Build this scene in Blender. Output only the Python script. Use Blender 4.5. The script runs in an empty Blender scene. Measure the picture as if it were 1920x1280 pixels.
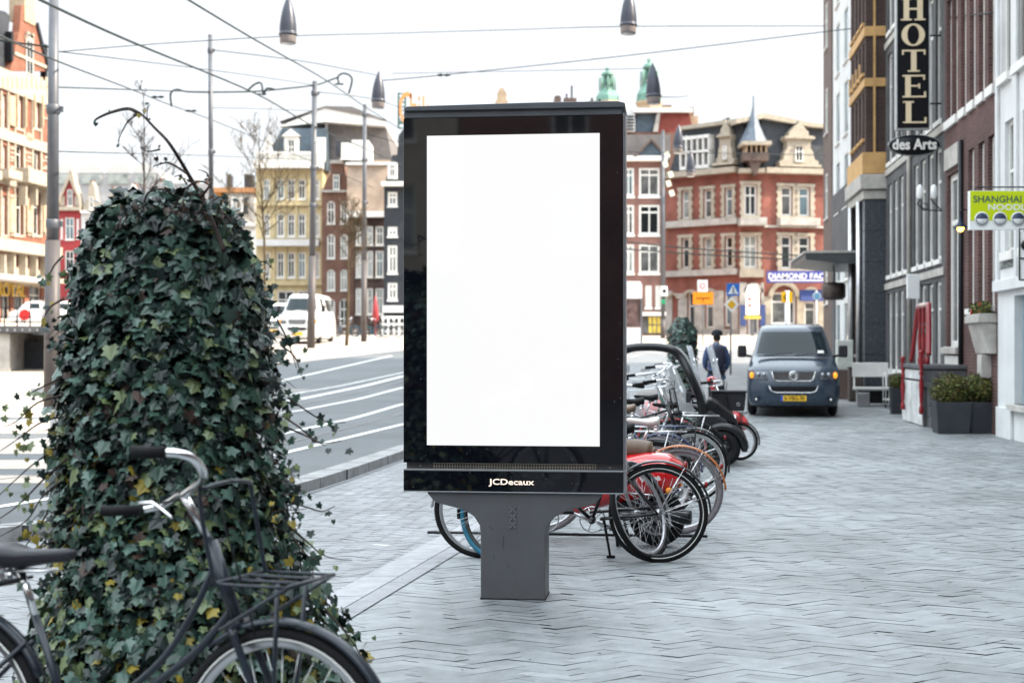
import bpy, bmesh, math, random
from mathutils import Vector, Matrix
R = math.radians
random.seed(7)
scene = bpy.context.scene
C = scene.collection
# ------------------------------------------------------------------ camera
FPX, HY, CH = 2667.0, 650.0, 1.5
cam_d = bpy.data.cameras.new("camera"); cam = bpy.data.objects.new("camera", cam_d); C.objects.link(cam)
cam.location = (0, 0, CH); cam.rotation_euler = (R(90), 0, 0)
cam_d.lens = 50.0; cam_d.sensor_width = 36.0; cam_d.shift_y = 10.0/1920
cam_d.clip_end = 2000; cam_d.clip_start = 0.1
cam_d.dof.use_dof = True; cam_d.dof.focus_distance = 8.5; cam_d.dof.aperture_fstop = 3.0
scene.camera = cam
# ------------------------------------------------------------------ world, sun
SUN_EL, SUN_D = 38.0, Vector((0.985, -0.14, 0)).normalized()
w = bpy.data.worlds.new("World"); scene.world = w; w.use_nodes = True
nt = w.node_tree; nt.nodes.clear()
sky = nt.nodes.new('ShaderNodeTexSky'); sky.sky_type = 'NISHITA'; sky.sun_disc = False
sky.sun_elevation = R(SUN_EL); sky.sun_rotation = math.atan2(SUN_D.x, SUN_D.y)
sky.air_density = 1.0; sky.dust_density = 1.5; sky.ozone_density = 1.0
bg = nt.nodes.new('ShaderNodeBackground'); bg.inputs[1].default_value = 0.15
ow = nt.nodes.new('ShaderNodeOutputWorld')
# thin bright veil of high cloud over the blue
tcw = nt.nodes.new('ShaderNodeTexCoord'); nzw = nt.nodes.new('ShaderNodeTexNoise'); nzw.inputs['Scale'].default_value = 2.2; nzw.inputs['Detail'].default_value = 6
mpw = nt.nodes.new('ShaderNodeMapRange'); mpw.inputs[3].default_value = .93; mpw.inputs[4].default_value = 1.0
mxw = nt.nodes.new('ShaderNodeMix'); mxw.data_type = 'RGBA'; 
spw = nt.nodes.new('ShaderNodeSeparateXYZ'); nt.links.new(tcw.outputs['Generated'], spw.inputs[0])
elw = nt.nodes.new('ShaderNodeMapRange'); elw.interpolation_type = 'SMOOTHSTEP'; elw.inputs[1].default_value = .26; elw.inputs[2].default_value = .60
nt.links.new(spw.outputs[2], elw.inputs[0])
vl = nt.nodes.new('ShaderNodeMix'); vl.data_type = 'RGBA'; vl.inputs[6].default_value = (1.30, 1.33, 1.36, 1); vl.inputs[7].default_value = (4.3, 4.75, 5.05, 1)   # veil made far brighter above the view, added fill for the shaded street
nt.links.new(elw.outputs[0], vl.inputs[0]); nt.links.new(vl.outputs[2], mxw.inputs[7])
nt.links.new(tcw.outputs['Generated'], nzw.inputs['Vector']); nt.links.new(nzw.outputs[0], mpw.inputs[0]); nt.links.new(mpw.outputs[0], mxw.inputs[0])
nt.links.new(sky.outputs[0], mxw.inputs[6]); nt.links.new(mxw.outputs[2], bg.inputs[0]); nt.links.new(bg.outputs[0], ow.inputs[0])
sl = bpy.data.lights.new("sun", 'SUN'); sl.energy = 2.1; sl.angle = R(0.5); sl.color = (1, .87, .70)
so = bpy.data.objects.new("sun", sl); C.objects.link(so)
sd = Vector((SUN_D.x*math.cos(R(SUN_EL)), SUN_D.y*math.cos(R(SUN_EL)), math.sin(R(SUN_EL))))
so.rotation_euler = (-sd).to_track_quat('-Z', 'Y').to_euler(); so.location = (30, -5, 40)
scene.view_settings.view_transform = 'Standard'; scene.view_settings.look = 'None'
scene.view_settings.exposure = 2.42; scene.view_settings.gamma = 1.0
scene.cycles.max_bounces = 8; scene.cycles.transparent_max_bounces = 12
scene.cycles.caustics_reflective = False; scene.cycles.caustics_refractive = False

# ------------------------------------------------------------------ projection helpers (real-world coordinates from a sighting at a known distance)
HP = [(-60, 0), (28, 0), (35, .12), (40, .3), (50, .8), (60, 1.3), (70, 1.7), (85, 2.1), (100, 2.35), (130, 2.5), (400, 2.6)]
def gh(Y):
    for (a, ha), (b, hb) in zip(HP, HP[1:]):
        if Y <= b: return ha + (hb-ha)*(Y-a)/(b-a)
    return HP[-1][1]
def at(px, py, Y): return Vector(((px-960)*Y/FPX, Y, CH-(py-HY)*Y/FPX))
def xat(px, Y): return (px-960)*Y/FPX
def zat(py, Y): return CH-(py-HY)*Y/FPX
def gp(px, py):
    Y = 3.0
    while HY+(CH-gh(Y))*FPX/Y > py and Y < 300: Y += 0.02
    return Vector((xat(px, Y), Y, gh(Y)))

# ------------------------------------------------------------------ materials
MATS = {}
def mat(name, col, rough=.6, metal=0, var=.12, scale=6, bump=0, bscale=None, spec=.5, coat=0, trans=0, emit=None, estr=0, alpha=1, macro=0, mscale=.6):
    if name in MATS: return MATS[name]
    m = bpy.data.materials.new(name); m.use_nodes = True; n = m.node_tree; b = n.nodes['Principled BSDF']
    b.inputs['Roughness'].default_value = rough; b.inputs['Metallic'].default_value = metal
    if spec == .5: spec = .22 if max(col) < .06 and not metal else .34
    b.inputs['Specular IOR Level'].default_value = spec
    if coat: b.inputs['Coat Weight'].default_value = coat; b.inputs['Coat Roughness'].default_value = .05
    if trans: b.inputs['Transmission Weight'].default_value = trans; b.inputs['IOR'].default_value = 1.45
    if alpha < 1: b.inputs['Alpha'].default_value = alpha
    if emit: b.inputs['Emission Color'].default_value = (*emit, 1); b.inputs['Emission Strength'].default_value = estr
    b.inputs['Base Color'].default_value = (*col, 1)
    if var or bump:
        tc = n.nodes.new('ShaderNodeTexCoord'); ns = n.nodes.new('ShaderNodeTexNoise')
        ns.inputs['Scale'].default_value = scale; ns.inputs['Detail'].default_value = 5; ns.inputs['Roughness'].default_value = .65
        n.links.new(tc.outputs['Object'], ns.inputs['Vector'])
    if var:
        mp = n.nodes.new('ShaderNodeMapRange'); mp.inputs[1].default_value = .3; mp.inputs[2].default_value = .7
        mp.inputs[3].default_value = 1-var*1.6; mp.inputs[4].default_value = 1+var*1.1
        mx = n.nodes.new('ShaderNodeVectorMath'); mx.operation = 'SCALE'; mx.inputs[0].default_value = col
        n.links.new(ns.outputs[0], mp.inputs[0]); n.links.new(mp.outputs[0], mx.inputs['Scale']); n.links.new(mx.outputs[0], b.inputs['Base Color'])
        if macro:   # worn, stained patches metres across
            n3 = n.nodes.new('ShaderNodeTexNoise'); n3.inputs['Scale'].default_value = mscale; n3.inputs['Detail'].default_value = 7; n3.inputs['Roughness'].default_value = .6; n3.inputs['Distortion'].default_value = .6
            m3 = n.nodes.new('ShaderNodeMapRange'); m3.inputs[1].default_value = .32; m3.inputs[2].default_value = .66; m3.inputs[3].default_value = 1-macro; m3.inputs[4].default_value = 1+macro*.55
            mm = n.nodes.new('ShaderNodeMath'); mm.operation = 'MULTIPLY'
            n.links.new(tc.outputs['Object'], n3.inputs['Vector']); n.links.new(n3.outputs[0], m3.inputs[0]); n.links.new(m3.outputs[0], mm.inputs[0]); n.links.new(mp.outputs[0], mm.inputs[1]); n.links.new(mm.outputs[0], mx.inputs['Scale'])
        rr = n.nodes.new('ShaderNodeMapRange'); rr.inputs[3].default_value = max(.02, rough-.08); rr.inputs[4].default_value = min(1, rough+.1)
        n.links.new(ns.outputs[0], rr.inputs[0]); n.links.new(rr.outputs[0], b.inputs['Roughness'])
    if bump:
        n2 = n.nodes.new('ShaderNodeTexNoise'); n2.inputs['Scale'].default_value = bscale or scale*8; n2.inputs['Detail'].default_value = 4
        n.links.new(tc.outputs['Object'], n2.inputs['Vector'])
        bp = n.nodes.new('ShaderNodeBump'); bp.inputs['Strength'].default_value = bump; bp.inputs['Distance'].default_value = .01
        n.links.new(n2.outputs[0], bp.inputs['Height']); n.links.new(bp.outputs[0], b.inputs['Normal'])
    MATS[name] = m; return m
def brick(name, c1, c2, mortar, bw=.22, bh=.065, ms=.012, rough=.85, rot=None, axes='xz', dirt=.2):
    if name in MATS: return MATS[name]
    m = bpy.data.materials.new(name); m.use_nodes = True; n = m.node_tree; b = n.nodes['Principled BSDF']
    b.inputs['Roughness'].default_value = rough; b.inputs['Specular IOR Level'].default_value = .25
    tc = n.nodes.new('ShaderNodeTexCoord'); sp = n.nodes.new('ShaderNodeSeparateXYZ'); cb = n.nodes.new('ShaderNodeCombineXYZ')
    n.links.new(tc.outputs['Object'], sp.inputs[0])
    if axes == 'xz':
        ad = n.nodes.new('ShaderNodeMath'); ad.operation = 'ADD'
        n.links.new(sp.outputs[0], ad.inputs[0]); n.links.new(sp.outputs[1], ad.inputs[1])
        n.links.new(ad.outputs[0], cb.inputs[0]); n.links.new(sp.outputs[2], cb.inputs[1])
    else:
        n.links.new(sp.outputs[0], cb.inputs[0]); n.links.new(sp.outputs[1], cb.inputs[1])
    bt = n.nodes.new('ShaderNodeTexBrick'); bt.inputs['Scale'].default_value = 1
    bt.inputs['Brick Width'].default_value = bw; bt.inputs['Row Height'].default_value = bh; bt.inputs['Mortar Size'].default_value = ms
    bt.inputs['Color1'].default_value = (*c1, 1); bt.inputs['Color2'].default_value = (*c2, 1); bt.inputs['Mortar'].default_value = (*mortar, 1)
    n.links.new(cb.outputs[0], bt.inputs['Vector'])
    ns = n.nodes.new('ShaderNodeTexNoise'); ns.inputs['Scale'].default_value = .9; ns.inputs['Detail'].default_value = 8
    n.links.new(tc.outputs['Object'], ns.inputs['Vector'])
    mp = n.nodes.new('ShaderNodeMapRange'); mp.inputs[1].default_value = .3; mp.inputs[2].default_value = .7; mp.inputs[3].default_value = 1-dirt*1.4; mp.inputs[4].default_value = 1+dirt
    n.links.new(ns.outputs[0], mp.inputs[0])
    sc = n.nodes.new('ShaderNodeVectorMath'); sc.operation = 'SCALE'
    n.links.new(bt.outputs['Color'], sc.inputs[0]); n.links.new(mp.outputs[0], sc.inputs['Scale']); n.links.new(sc.outputs[0], b.inputs['Base Color'])
    bp = n.nodes.new('ShaderNodeBump'); bp.inputs['Strength'].default_value = .5; bp.inputs['Distance'].default_value = .01; bp.invert = True
    n.links.new(bt.outputs['Fac'], bp.inputs['Height']); n.links.new(bp.outputs[0], b.inputs['Normal'])
    MATS[name] = m; return m

# ------------------------------------------------------------------ mesh builder
class MB:
    def __init__(s, M=None): s.v = []; s.f = []; s.m = []; s.sm = []; s.M = M
    def add(s, vs, fs, mi=0, smooth=False):
        o = len(s.v)
        s.v += [tuple(s.M @ Vector(v)) if s.M else tuple(v) for v in vs]
        for f in fs: s.f.append([o+i for i in f]); s.m.append(mi); s.sm.append(smooth)
        return s
    def box(s, c, d, mi=0, rz=0, T=None):
        x, y, z = [q/2 for q in d]
        vs = [Vector((a, b, e)) for a in (-x, x) for b in (-y, y) for e in (-z, z)]
        if rz: M = Matrix.Rotation(rz, 3, 'Z'); vs = [M @ v for v in vs]
        if T: vs = [T @ v for v in vs]
        vs = [v+Vector(c) for v in vs]
        return s.add(vs, [(0, 1, 3, 2), (4, 6, 7, 5), (0, 4, 5, 1), (2, 3, 7, 6), (0, 2, 6, 4), (1, 5, 7, 3)], mi)
    def bx(s, x0, x1, y0, y1, z0, z1, mi=0): return s.box(((x0+x1)/2, (y0+y1)/2, (z0+z1)/2), (abs(x1-x0), abs(y1-y0), abs(z1-z0)), mi)
    def tube(s, pts, r, n=8, mi=0, closed=False, smooth=True, flat=None):
        pts = [Vector(p) for p in pts]; N = len(pts)
        rs = r if isinstance(r, (list, tuple)) else [r]*N
        up = None; vs = []; fs = []
        for i, p in enumerate(pts):
            a = pts[(i-1) % N] if closed or i else pts[0]; b = pts[(i+1) % N] if closed or i < N-1 else pts[-1]
            t = (b-a)
            if t.length < 1e-9: t = Vector((0, 0, 1))
            t.normalize()
            if up is None: up = t.orthogonal().normalized()
            up = (up - t*up.dot(t))
            if up.length < 1e-6: up = t.orthogonal()
            up.normalize(); sd_ = t.cross(up)
            for k in range(n):
                an = 2*math.pi*k/n; vs.append(p + (up*math.cos(an)+sd_*math.sin(an))*rs[i])
        for i in range(N if closed else N-1):
            for k in range(n):
                a = i*n+k; b = i*n+(k+1) % n; c = ((i+1) % N)*n+(k+1) % n; d = ((i+1) % N)*n+k
                fs.append((a, b, c, d))
        if not closed: fs += [tuple(reversed(range(n))), tuple(range((N-1)*n, N*n))]
        return s.add(vs, fs, mi, smooth)
    def lathe(s, prof, c=(0, 0, 0), n=16, mi=0, axis='z', smooth=True, a0=0, a1=360, sx=1, sy=1):
        vs = []; fs = []; full = abs(a1-a0) >= 360; K = n if full else n+1
        for (r, z) in prof:
            for k in range(K):
                a = R(a0+(a1-a0)*k/n); x, y = r*math.cos(a)*sx, r*math.sin(a)*sy
                v = (x, y, z) if axis == 'z' else ((x, z, y) if axis == 'y' else (z, x, y))
                vs.append(Vector(v)+Vector(c))
        for i in range(len(prof)-1):
            for k in range(n if full else n):
                k2 = (k+1) % K
                fs.append((i*K+k, i*K+k2, (i+1)*K+k2, (i+1)*K+k))
        return s.add(vs, fs, mi, smooth)
    def disc(s, c, r, axis='y', n=20, mi=0, t=.004):
        return s.lathe([(0, -t/2), (r, -t/2), (r, t/2), (0, t/2)], c, n, mi, axis, False)
    def ring(s, c, RR, r, axis='y', n=40, m=8, mi=0, sx=1):
        prof = [(RR+r*math.cos(2*math.pi*k/m), r*sx*math.sin(2*math.pi*k/m)) for k in range(m+1)]
        return s.lathe(prof, c, n, mi, axis)
    def prism(s, poly, d0, d1, mi=0, plane='xz', smooth=False):
        """poly in a plane, extruded between d0 and d1 on the other axis"""
        def P(a, b, d): return (a, d, b) if plane == 'xz' else ((d, a, b) if plane == 'yz' else (a, b, d))
        n = len(poly); vs = [P(a, b, d0) for a, b in poly]+[P(a, b, d1) for a, b in poly]
        fs = [tuple(range(n)), tuple(reversed(range(n, 2*n)))]+[(i, n+i, n+(i+1) % n, (i+1) % n) for i in range(n)]
        return s.add(vs, fs, mi, smooth)
    def sphere(s, c, r, n=12, m=8, mi=0, sc=(1, 1, 1)):
        prof = [(math.sin(math.pi*i/m)*r, -math.cos(math.pi*i/m)*r*sc[2]) for i in range(m+1)]
        return s.lathe(prof, c, n, mi, sx=sc[0], sy=sc[1])
    def mesh(s, name, mats):
        me = bpy.data.meshes.new(name); me.from_pydata(s.v, [], s.f)
        for m in (mats if isinstance(mats, (list, tuple)) else [mats]): me.materials.append(m)
        me.polygons.foreach_set('material_index', s.m); me.polygons.foreach_set('use_smooth', s.sm); me.update()
        bm = bmesh.new(); bm.from_mesh(me); bmesh.ops.recalc_face_normals(bm, faces=bm.faces); bm.to_mesh(me); bm.free()
        return me
    def build(s, name, mats, parent=None, bevel=0, seg=2, loc=None, rz=0):
        o = bpy.data.objects.new(name, s.mesh(name, mats)); C.objects.link(o)
        if parent: o.parent = parent
        if loc: o.location = loc
        if rz: o.rotation_euler = (0, 0, rz)
        if bevel:
            b = o.modifiers.new('bevel', 'BEVEL'); b.width = bevel; b.segments = seg; b.limit_method = 'ANGLE'; b.angle_limit = R(40)
        return o
def tag(o, label, cat, group=None):
    o['label'] = label; o['category'] = cat
    if group: o['group'] = group
    return o
def thing(name, label, cat, loc=(0, 0, 0), rz=0, group=None):
    o = bpy.data.objects.new(name, None); C.objects.link(o); o.location = loc; o.rotation_euler = (0, 0, rz)
    o.empty_display_size = .2
    return tag(o, label, cat, group)
def struct(o): o['kind'] = 'structure'; return o
def copy_tree(o, parent=None):
    c = o.copy(); C.objects.link(c)
    if parent: c.parent = parent; c.matrix_parent_inverse = o.matrix_parent_inverse
    for ch in list(o.children): copy_tree(ch, c)
    return c
def text(body, size, mt, name='lettering', parent=None, loc=(0, 0, 0), rot=(R(90), 0, 0), ext=.004, sx=1, align='CENTER', off=0, space=1):
    cu = bpy.data.curves.new(name, 'FONT'); cu.body = body; cu.size = size; cu.extrude = ext; cu.align_x = align; cu.align_y = 'CENTER'; cu.offset = off
    cu.space_character = space; cu.resolution_u = 3
    t = bpy.data.objects.new('tmp', cu); C.objects.link(t)
    me = bpy.data.meshes.new_from_object(t.evaluated_get(bpy.context.evaluated_depsgraph_get()))
    bpy.data.objects.remove(t); bpy.data.curves.remove(cu)
    for v in me.vertices: v.co.x *= sx
    me.materials.clear(); me.materials.append(mt)
    o = bpy.data.objects.new(name, me); C.objects.link(o)
    if parent: o.parent = parent
    o.location = loc; o.rotation_euler = rot
    return o
def fit_text(body, x0, x1, h, mt, parent, zc, y, name='lettering', off=0, ext=.002):
    o = text(body, 1, mt, name, parent, (0, 0, 0), ext=ext, off=off); xs = [v.co.x for v in o.data.vertices]; ys = [v.co.y for v in o.data.vertices]
    a, b, c, d = min(xs), max(xs), min(ys), max(ys)
    for v in o.data.vertices: v.co.x = (v.co.x-a)/(b-a)*(x1-x0)-(x1-x0)/2; v.co.y = ((v.co.y-c)/(d-c)-.5)*h
    o.location = ((x0+x1)/2, y, zc); return o
def smooth_pts(pts, k=6):
    P = [Vector(p) for p in pts]; out = []
    for i in range(len(P)-1):
        p0 = P[max(i-1, 0)]; p1 = P[i]; p2 = P[i+1]; p3 = P[min(i+2, len(P)-1)]
        for j in range(k):
            t = j/k; out.append(.5*((2*p1)+(-p0+p2)*t+(2*p0-5*p1+4*p2-p3)*t*t+(-p0+3*p1-3*p2+p3)*t**3))
    out.append(P[-1]); return out

# ------------------------------------------------------------------ common materials
M_ = dict
white = mat('white_paint', (.72, .71, .68), .5, var=.08, scale=3)
cream = mat('cream_stone', (.38, .335, .27), .75, var=.15, scale=2.5, bump=.2)
lstone = mat('grey_stone', (.42, .40, .37), .8, var=.2, scale=2, bump=.3)
slate = mat('slate_roof', (.045, .05, .06), .55, var=.25, scale=3, bump=.3)
dmetal = mat('dark_metal', (.014, .015, .018), .4, .3, var=.1)
gmetal = mat('grey_pole_paint', (.16, .16, .17), .45, .3, var=.12, scale=3)
chrome = mat('chrome', (.75, .75, .76), .12, 1, var=0)
alum = mat('aluminium', (.5, .5, .51), .3, 1, var=.1)
rubber = mat('black_rubber', (.007, .007, .008), .75, var=.2, scale=20)
blackp = mat('black_paint', (.005, .0055, .007), .28, var=.1, scale=8, coat=.15, spec=.4)
glass_d = mat('window_glass', (.010, .014, .016), .04, var=0, spec=.55)
pane_mid = mat('window_glass_curtained', (.12, .125, .125), .08, var=.5, scale=.7, spec=.5)
pane_lt = mat('window_glass_bright', (.30, .33, .32), .1, var=.35, scale=.8, spec=.5)
pane_sky = mat('window_glass_blue', (.10, .17, .20), .05, var=.3, scale=.5, spec=1)
# ================================================================== GROUND
asphalt = mat('asphalt', (.105, .112, .118), .75, var=.10, scale=9, bump=.5, bscale=180, macro=.22, mscale=.35)
mortar_m = mat('joint_sand', (.040, .040, .042), .95, var=.2, scale=5)
linep = mat('road_marking_paint', (.62, .62, .60), .6, var=.18, scale=5)
kerb_m = mat('kerb_granite', (.26, .26, .26), .75, var=.2, scale=6, bump=.4, bscale=120)
pave_far = brick('far_paving', (.19, .19, .195), (.22, .22, .22), (.06, .06, .06), .4, .2, .012, axes='xy', dirt=.15)
plaza_m = mat('plaza_paving', (.40, .34, .29), .8, var=.12, scale=.6, macro=.12, mscale=.1)
def ysteps(y0, y1):
    ys = []; y = y0
    while y < y1: ys.append(y); y += 1.5 if y < 60 else 5
    return ys+[y1]
def sheet(name, xl, xr, y0, y1, dz, m, thick=0):
    """ground sheet between two x(Y) curves, following the slope of the street"""
    mb = MB(); ys = ysteps(y0, y1); vs = []; fs = []
    for y in ys: vs += [(xl(y), y, gh(y)+dz), (xr(y), y, gh(y)+dz)]
    for i in range(len(ys)-1): fs.append((2*i, 2*i+1, 2*i+3, 2*i+2))
    mb.add(vs, fs)
    if thick:
        vs2 = [];
        for y in ys: vs2 += [(xr(y), y, gh(y)+dz), (xr(y), y, gh(y)+dz-thick)]
        mb.add(vs2, [(2*i, 2*i+1, 2*i+3, 2*i+2) for i in range(len(ys)-1)])
    return mb
def interp(pts, y):
    for (a, xa), (b, xb) in zip(pts, pts[1:]):
        if y <= b: return xa+(xb-xa)*(y-a)/(b-a)
    (a, xa), (b, xb) = pts[-2], pts[-1]; return xb+(xb-xa)*(y-b)/(b-a)
KERB = [(-30, -9.0), (6, -8.0), (9.5, -5.2), (10.8, -3.9), (12.0, -2.95), (13.8, -2.23), (16, -1.85), (18.9, -1.45), (24, -.75), (32, .35), (45, 2.2), (60, 4.0)]
kx = lambda y: interp(KERB, y)
# base ground to the horizon
mb = MB(); ys = [-60, 0, 20, 28, 35, 40, 50, 60, 70, 85, 100, 130, 400, 1200]
vs = []
for y in ys: vs += [(-600, y, gh(y)-.02), (600, y, gh(y)-.02)]
mb.add(vs, [(2*i, 2*i+1, 2*i+3, 2*i+2) for i in range(len(ys)-1)])
struct(mb.build('ground', mortar_m))
ROADTOP = .10
struct(sheet('road', lambda y: -60, lambda y: kx(y)-.28, -30, 62, ROADTOP, asphalt, .12).build('road', asphalt))
struct(sheet('plaza', lambda y: -300, lambda y: 300, 62, 400, .004, plaza_m).build('plaza', plaza_m))
# upper road lighter paving (far side of the tram tracks)
TRK = lambda y: interp([(10, -30), (30, -19), (40, -12.5), (50, -7.9), (57, -5.4), (62, -3.5)], y)
struct(sheet('far_pavement', lambda y: -60, TRK, 12, 62.0, ROADTOP+.004, plaza_m).build('tram_plaza', plaza_m))
for ya, yb in ((14.6, 15.5), (16.3, 17.6), (18.6, 21.5), (23.0, 27.0), (28.0, 36.0)):  # pale strips paint the bands of sunlight onto the road, asphalt left between
    struct(sheet('sun_band_paving', lambda y: -40, lambda y: -.325*y, ya, yb, ROADTOP+.003, plaza_m).build('sun_band_paving', plaza_m))
mb = sheet('kerb', lambda y: kx(y)-.28, kx, 6, 62, ROADTOP+.02, kerb_m, .13)
y = 6.0   # joints between kerb stones
while y < 40: mb.box((kx(y)-.14, y, gh(y)+.061), (.285, .012, .122), 1); y += 1.0
struct(mb.build('kerb', [kerb_m, mortar_m]))
# herringbone pavers, each one a real slightly tilted face
def herring(name, n, cw, inside, rot, x0, x1, y0, y1, gap, mats, dz=.004, tilt=.0012, org=(0, 0), wts=None, ys=.6):
    rnd = random.Random(3); mb = MB(); cr, sr = math.cos(rot), math.sin(rot)
    rad = int(max(abs(x0), abs(x1), abs(y0), abs(y1))*1.5/cw)
    cx, cy = (x0+x1)/2, (y0+y1)/2/ys
    ci = int((cx*cr+cy*sr)/cw); cj = int((-cx*sr+cy*cr)/cw); hr = int(math.hypot(x1-x0, (y1-y0)/ys)/2/cw)+n+2
    for i in range(ci-hr, ci+hr):
        for j in range(cj-hr, cj+hr):
            t = (i-j) % (2*n)
            if t == 0: q = (i, j, i+n, j+1)
            elif t == 2*n-1: q = (i, j, i+1, j+n)
            else: continue
            mx, my = (q[0]+q[2])/2*cw, (q[1]+q[3])/2*cw
            X, Y = mx*cr-my*sr, (mx*sr+my*cr)*ys
            if not (x0 < X < x1 and y0 < Y < y1) or not inside(X, Y): continue
            g4 = [gap*rnd.choice((.15, .3, .6, 1, 1.6)) for _ in range(4)]; a, b, c, d = q[0]*cw+g4[0], q[1]*cw+g4[1], q[2]*cw-g4[2], q[3]*cw-g4[3]
            tx, ty, tz = rnd.gauss(0, tilt*5), rnd.gauss(0, tilt*5), rnd.gauss(0, .0008)
            vs = []
            for (u, v) in ((a, b), (c, b), (c, d), (a, d)):
                P = (u*cr-v*sr, (u*sr+v*cr)*ys)
                vs.append((P[0], P[1], gh(P[1])+dz+tz+(u-mx)*tx+(v-my)*ty))
            mb.add(vs, [(0, 1, 2, 3)], rnd.choices(range(len(mats)), wts)[0])
    return struct(mb.build(name, mats))
stripx = lambda y: -1.096+.2*(y-8.57)
strip2 = lambda y: stripx(y)+.37
facx = lambda y: 5.5+.1125*y
pv = [mat('paver_grey_%s' % s, c, .46, var=.14, scale=9, bump=.35, bscale=150, macro=.30, mscale=.7, spec=.6) for s, c in
      (('a', (.238, .256, .267)), ('b', (.222, .240, .250)), ('c', (.256, .275, .286)), ('d', (.202, .218, .228)), ('light', (.34, .345, .35)))]
herring('pavement', 3, .118, lambda X, Y: X > strip2(Y)-.16 and X < facx(Y)+.3, R(48.5), -3, 11.5, 2.4, 34, .0019, pv, wts=[30, 30, 24, 14, .4])
cl = [mat('clinker_%s' % s, c, .50, var=.14, scale=9, bump=.3, bscale=150, macro=.2, mscale=.6, spec=.55) for s, c in
      (('a', (.200, .210, .222)), ('b', (.178, .187, .200)), ('c', (.225, .235, .247)), ('light', (.40, .40, .40)))]
herring('parking_bay', 3, .072, lambda X, Y: X < stripx(Y)+.09 and X > kx(Y)-.06, R(40), -4.2, 3.0, 6.2, 24, .0018, cl, wts=[30, 26, 24, .35])
struct(sheet('far_walk', lambda y: max(kx(y), -9), lambda y: facx(y)+.3, 34, 52, .002, pave_far).build('far_pavement', pave_far))
struct(sheet('b', kx, lambda y: stripx(y), 24, 34, .002, pave_far).build('far_parking_bay', pave_far))
struct(sheet('p', lambda y: kx(y)-2, lambda y: 60, 52, 62, .002, pave_far).build('crossing_pavement', pave_far))
slab = [mat('border_stone_%d' % i, c, .7, var=.12, scale=8, bump=.3, bscale=140) for i, c in enumerate(((.31, .315, .33), (.26, .265, .28)))]
mb = MB()
for k, (w0, w1, L) in enumerate(((0, .225, .75), (.232, .36, 1.0))):
    y = 4.0
    while y < 30:
        a, b = y+.004, y+L-.004
        mb.add([(stripx(a)+w0, a, .011), (stripx(a)+w1, a, .011), (stripx(b)+w1, b, .011), (stripx(b)+w0, b, .011)], [(0, 1, 2, 3)], k); y += L
mb.add([(kx(yy)+o, yy, .010) for yy in (7, 9.5, 12, 13.8, 16, 18.9, 24) for o in (.004, .055)], [(2*i, 2*i+1, 2*i+3, 2*i+2) for i in range(6)], 1)
struct(mb.build('border_stones', slab))
# road markings (strips laid on the asphalt)
def mark(pts, w_, mb):
    G = []
    for (px, py) in pts:
        Y = 5.0
        while HY+(CH-gh(Y)-ROADTOP)*FPX/Y > py and Y < 100: Y += .02
        G.append(Vector((xat(px, Y), Y)))
    S = []
    for i in range(len(G)-1):
        for k in range(8): S.append(G[i].lerp(G[i+1], k/8))
    S.append(G[-1]); vs = []
    for i, p in enumerate(S):
        a = S[max(i-1, 0)]; b = S[min(i+1, len(S)-1)]; d = (b-a).normalized(); n = Vector((d.y, -d.x))
        for sgn in (-1, 1): q = p+n*sgn*w_/2; vs.append((q.x, q.y, gh(q.y)+ROADTOP+.006))
    mb.add(vs, [(2*i, 2*i+1, 2*i+3, 2*i+2) for i in range(len(S)-1)])
mb = MB()
mark([(-60, 960), (200, 918), (535, 849), (753, 796), (950, 748)], .13, mb)
mark([(-60, 880), (300, 838), (509, 818), (753, 758), (950, 712)], .14, mb)
mark([(-60, 838), (300, 800), (566, 769), (753, 727), (950, 690)], .14, mb)
mark([(-60, 792), (300, 776), (531, 753), (753, 706), (950, 676)], .2, mb)
mark([(300, 768), (542, 740), (753, 699), (900, 672)], .1, mb)
mark([(400, 726), (527, 714), (620, 693), (734, 667)], .16, mb)
struct(mb.build('road_markings', linep))
rail_m = mat('worn_rail_steel', (.25, .25, .25), .3, .9, var=.1)
mb = MB()
mark([(-60, 905), (300, 868), (540, 830), (753, 775)], .05, mb); mark([(-60, 815), (300, 790), (540, 762), (753, 715)], .06, mb)
struct(mb.build('tram_rails', rail_m))

# ================================================================== ADVERTISING PANEL
pan = thing('advertising_panel', 'tall black framed advertising panel with blank white lit screen on grey T-shaped foot', 'billboard', (at(961, 1124, 8.41).x, 8.41, 0), R(-6.4))
# local x along the panel, -y towards the viewer.  scale 317 px per metre at the centre
pg = mat('panel_grey_paint', (.105, .105, .112), .42, .35, var=.07, scale=4, bump=.06, bscale=300)
pglass = mat('panel_black_glass', (.003, .0035, .006), .03, var=0, spec=.8, coat=.5)
scr = mat('screen_white', (.03, .03, .03), .06, var=0, emit=(1, 1, 1), estr=.178, spec=.8)
S_ = 317.0
lx = lambda px: (px-961)/S_*1.006
lz = lambda py: CH-(py-HY)/S_
T = .20
x0, x1 = lx(756), lx(1167)
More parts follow.
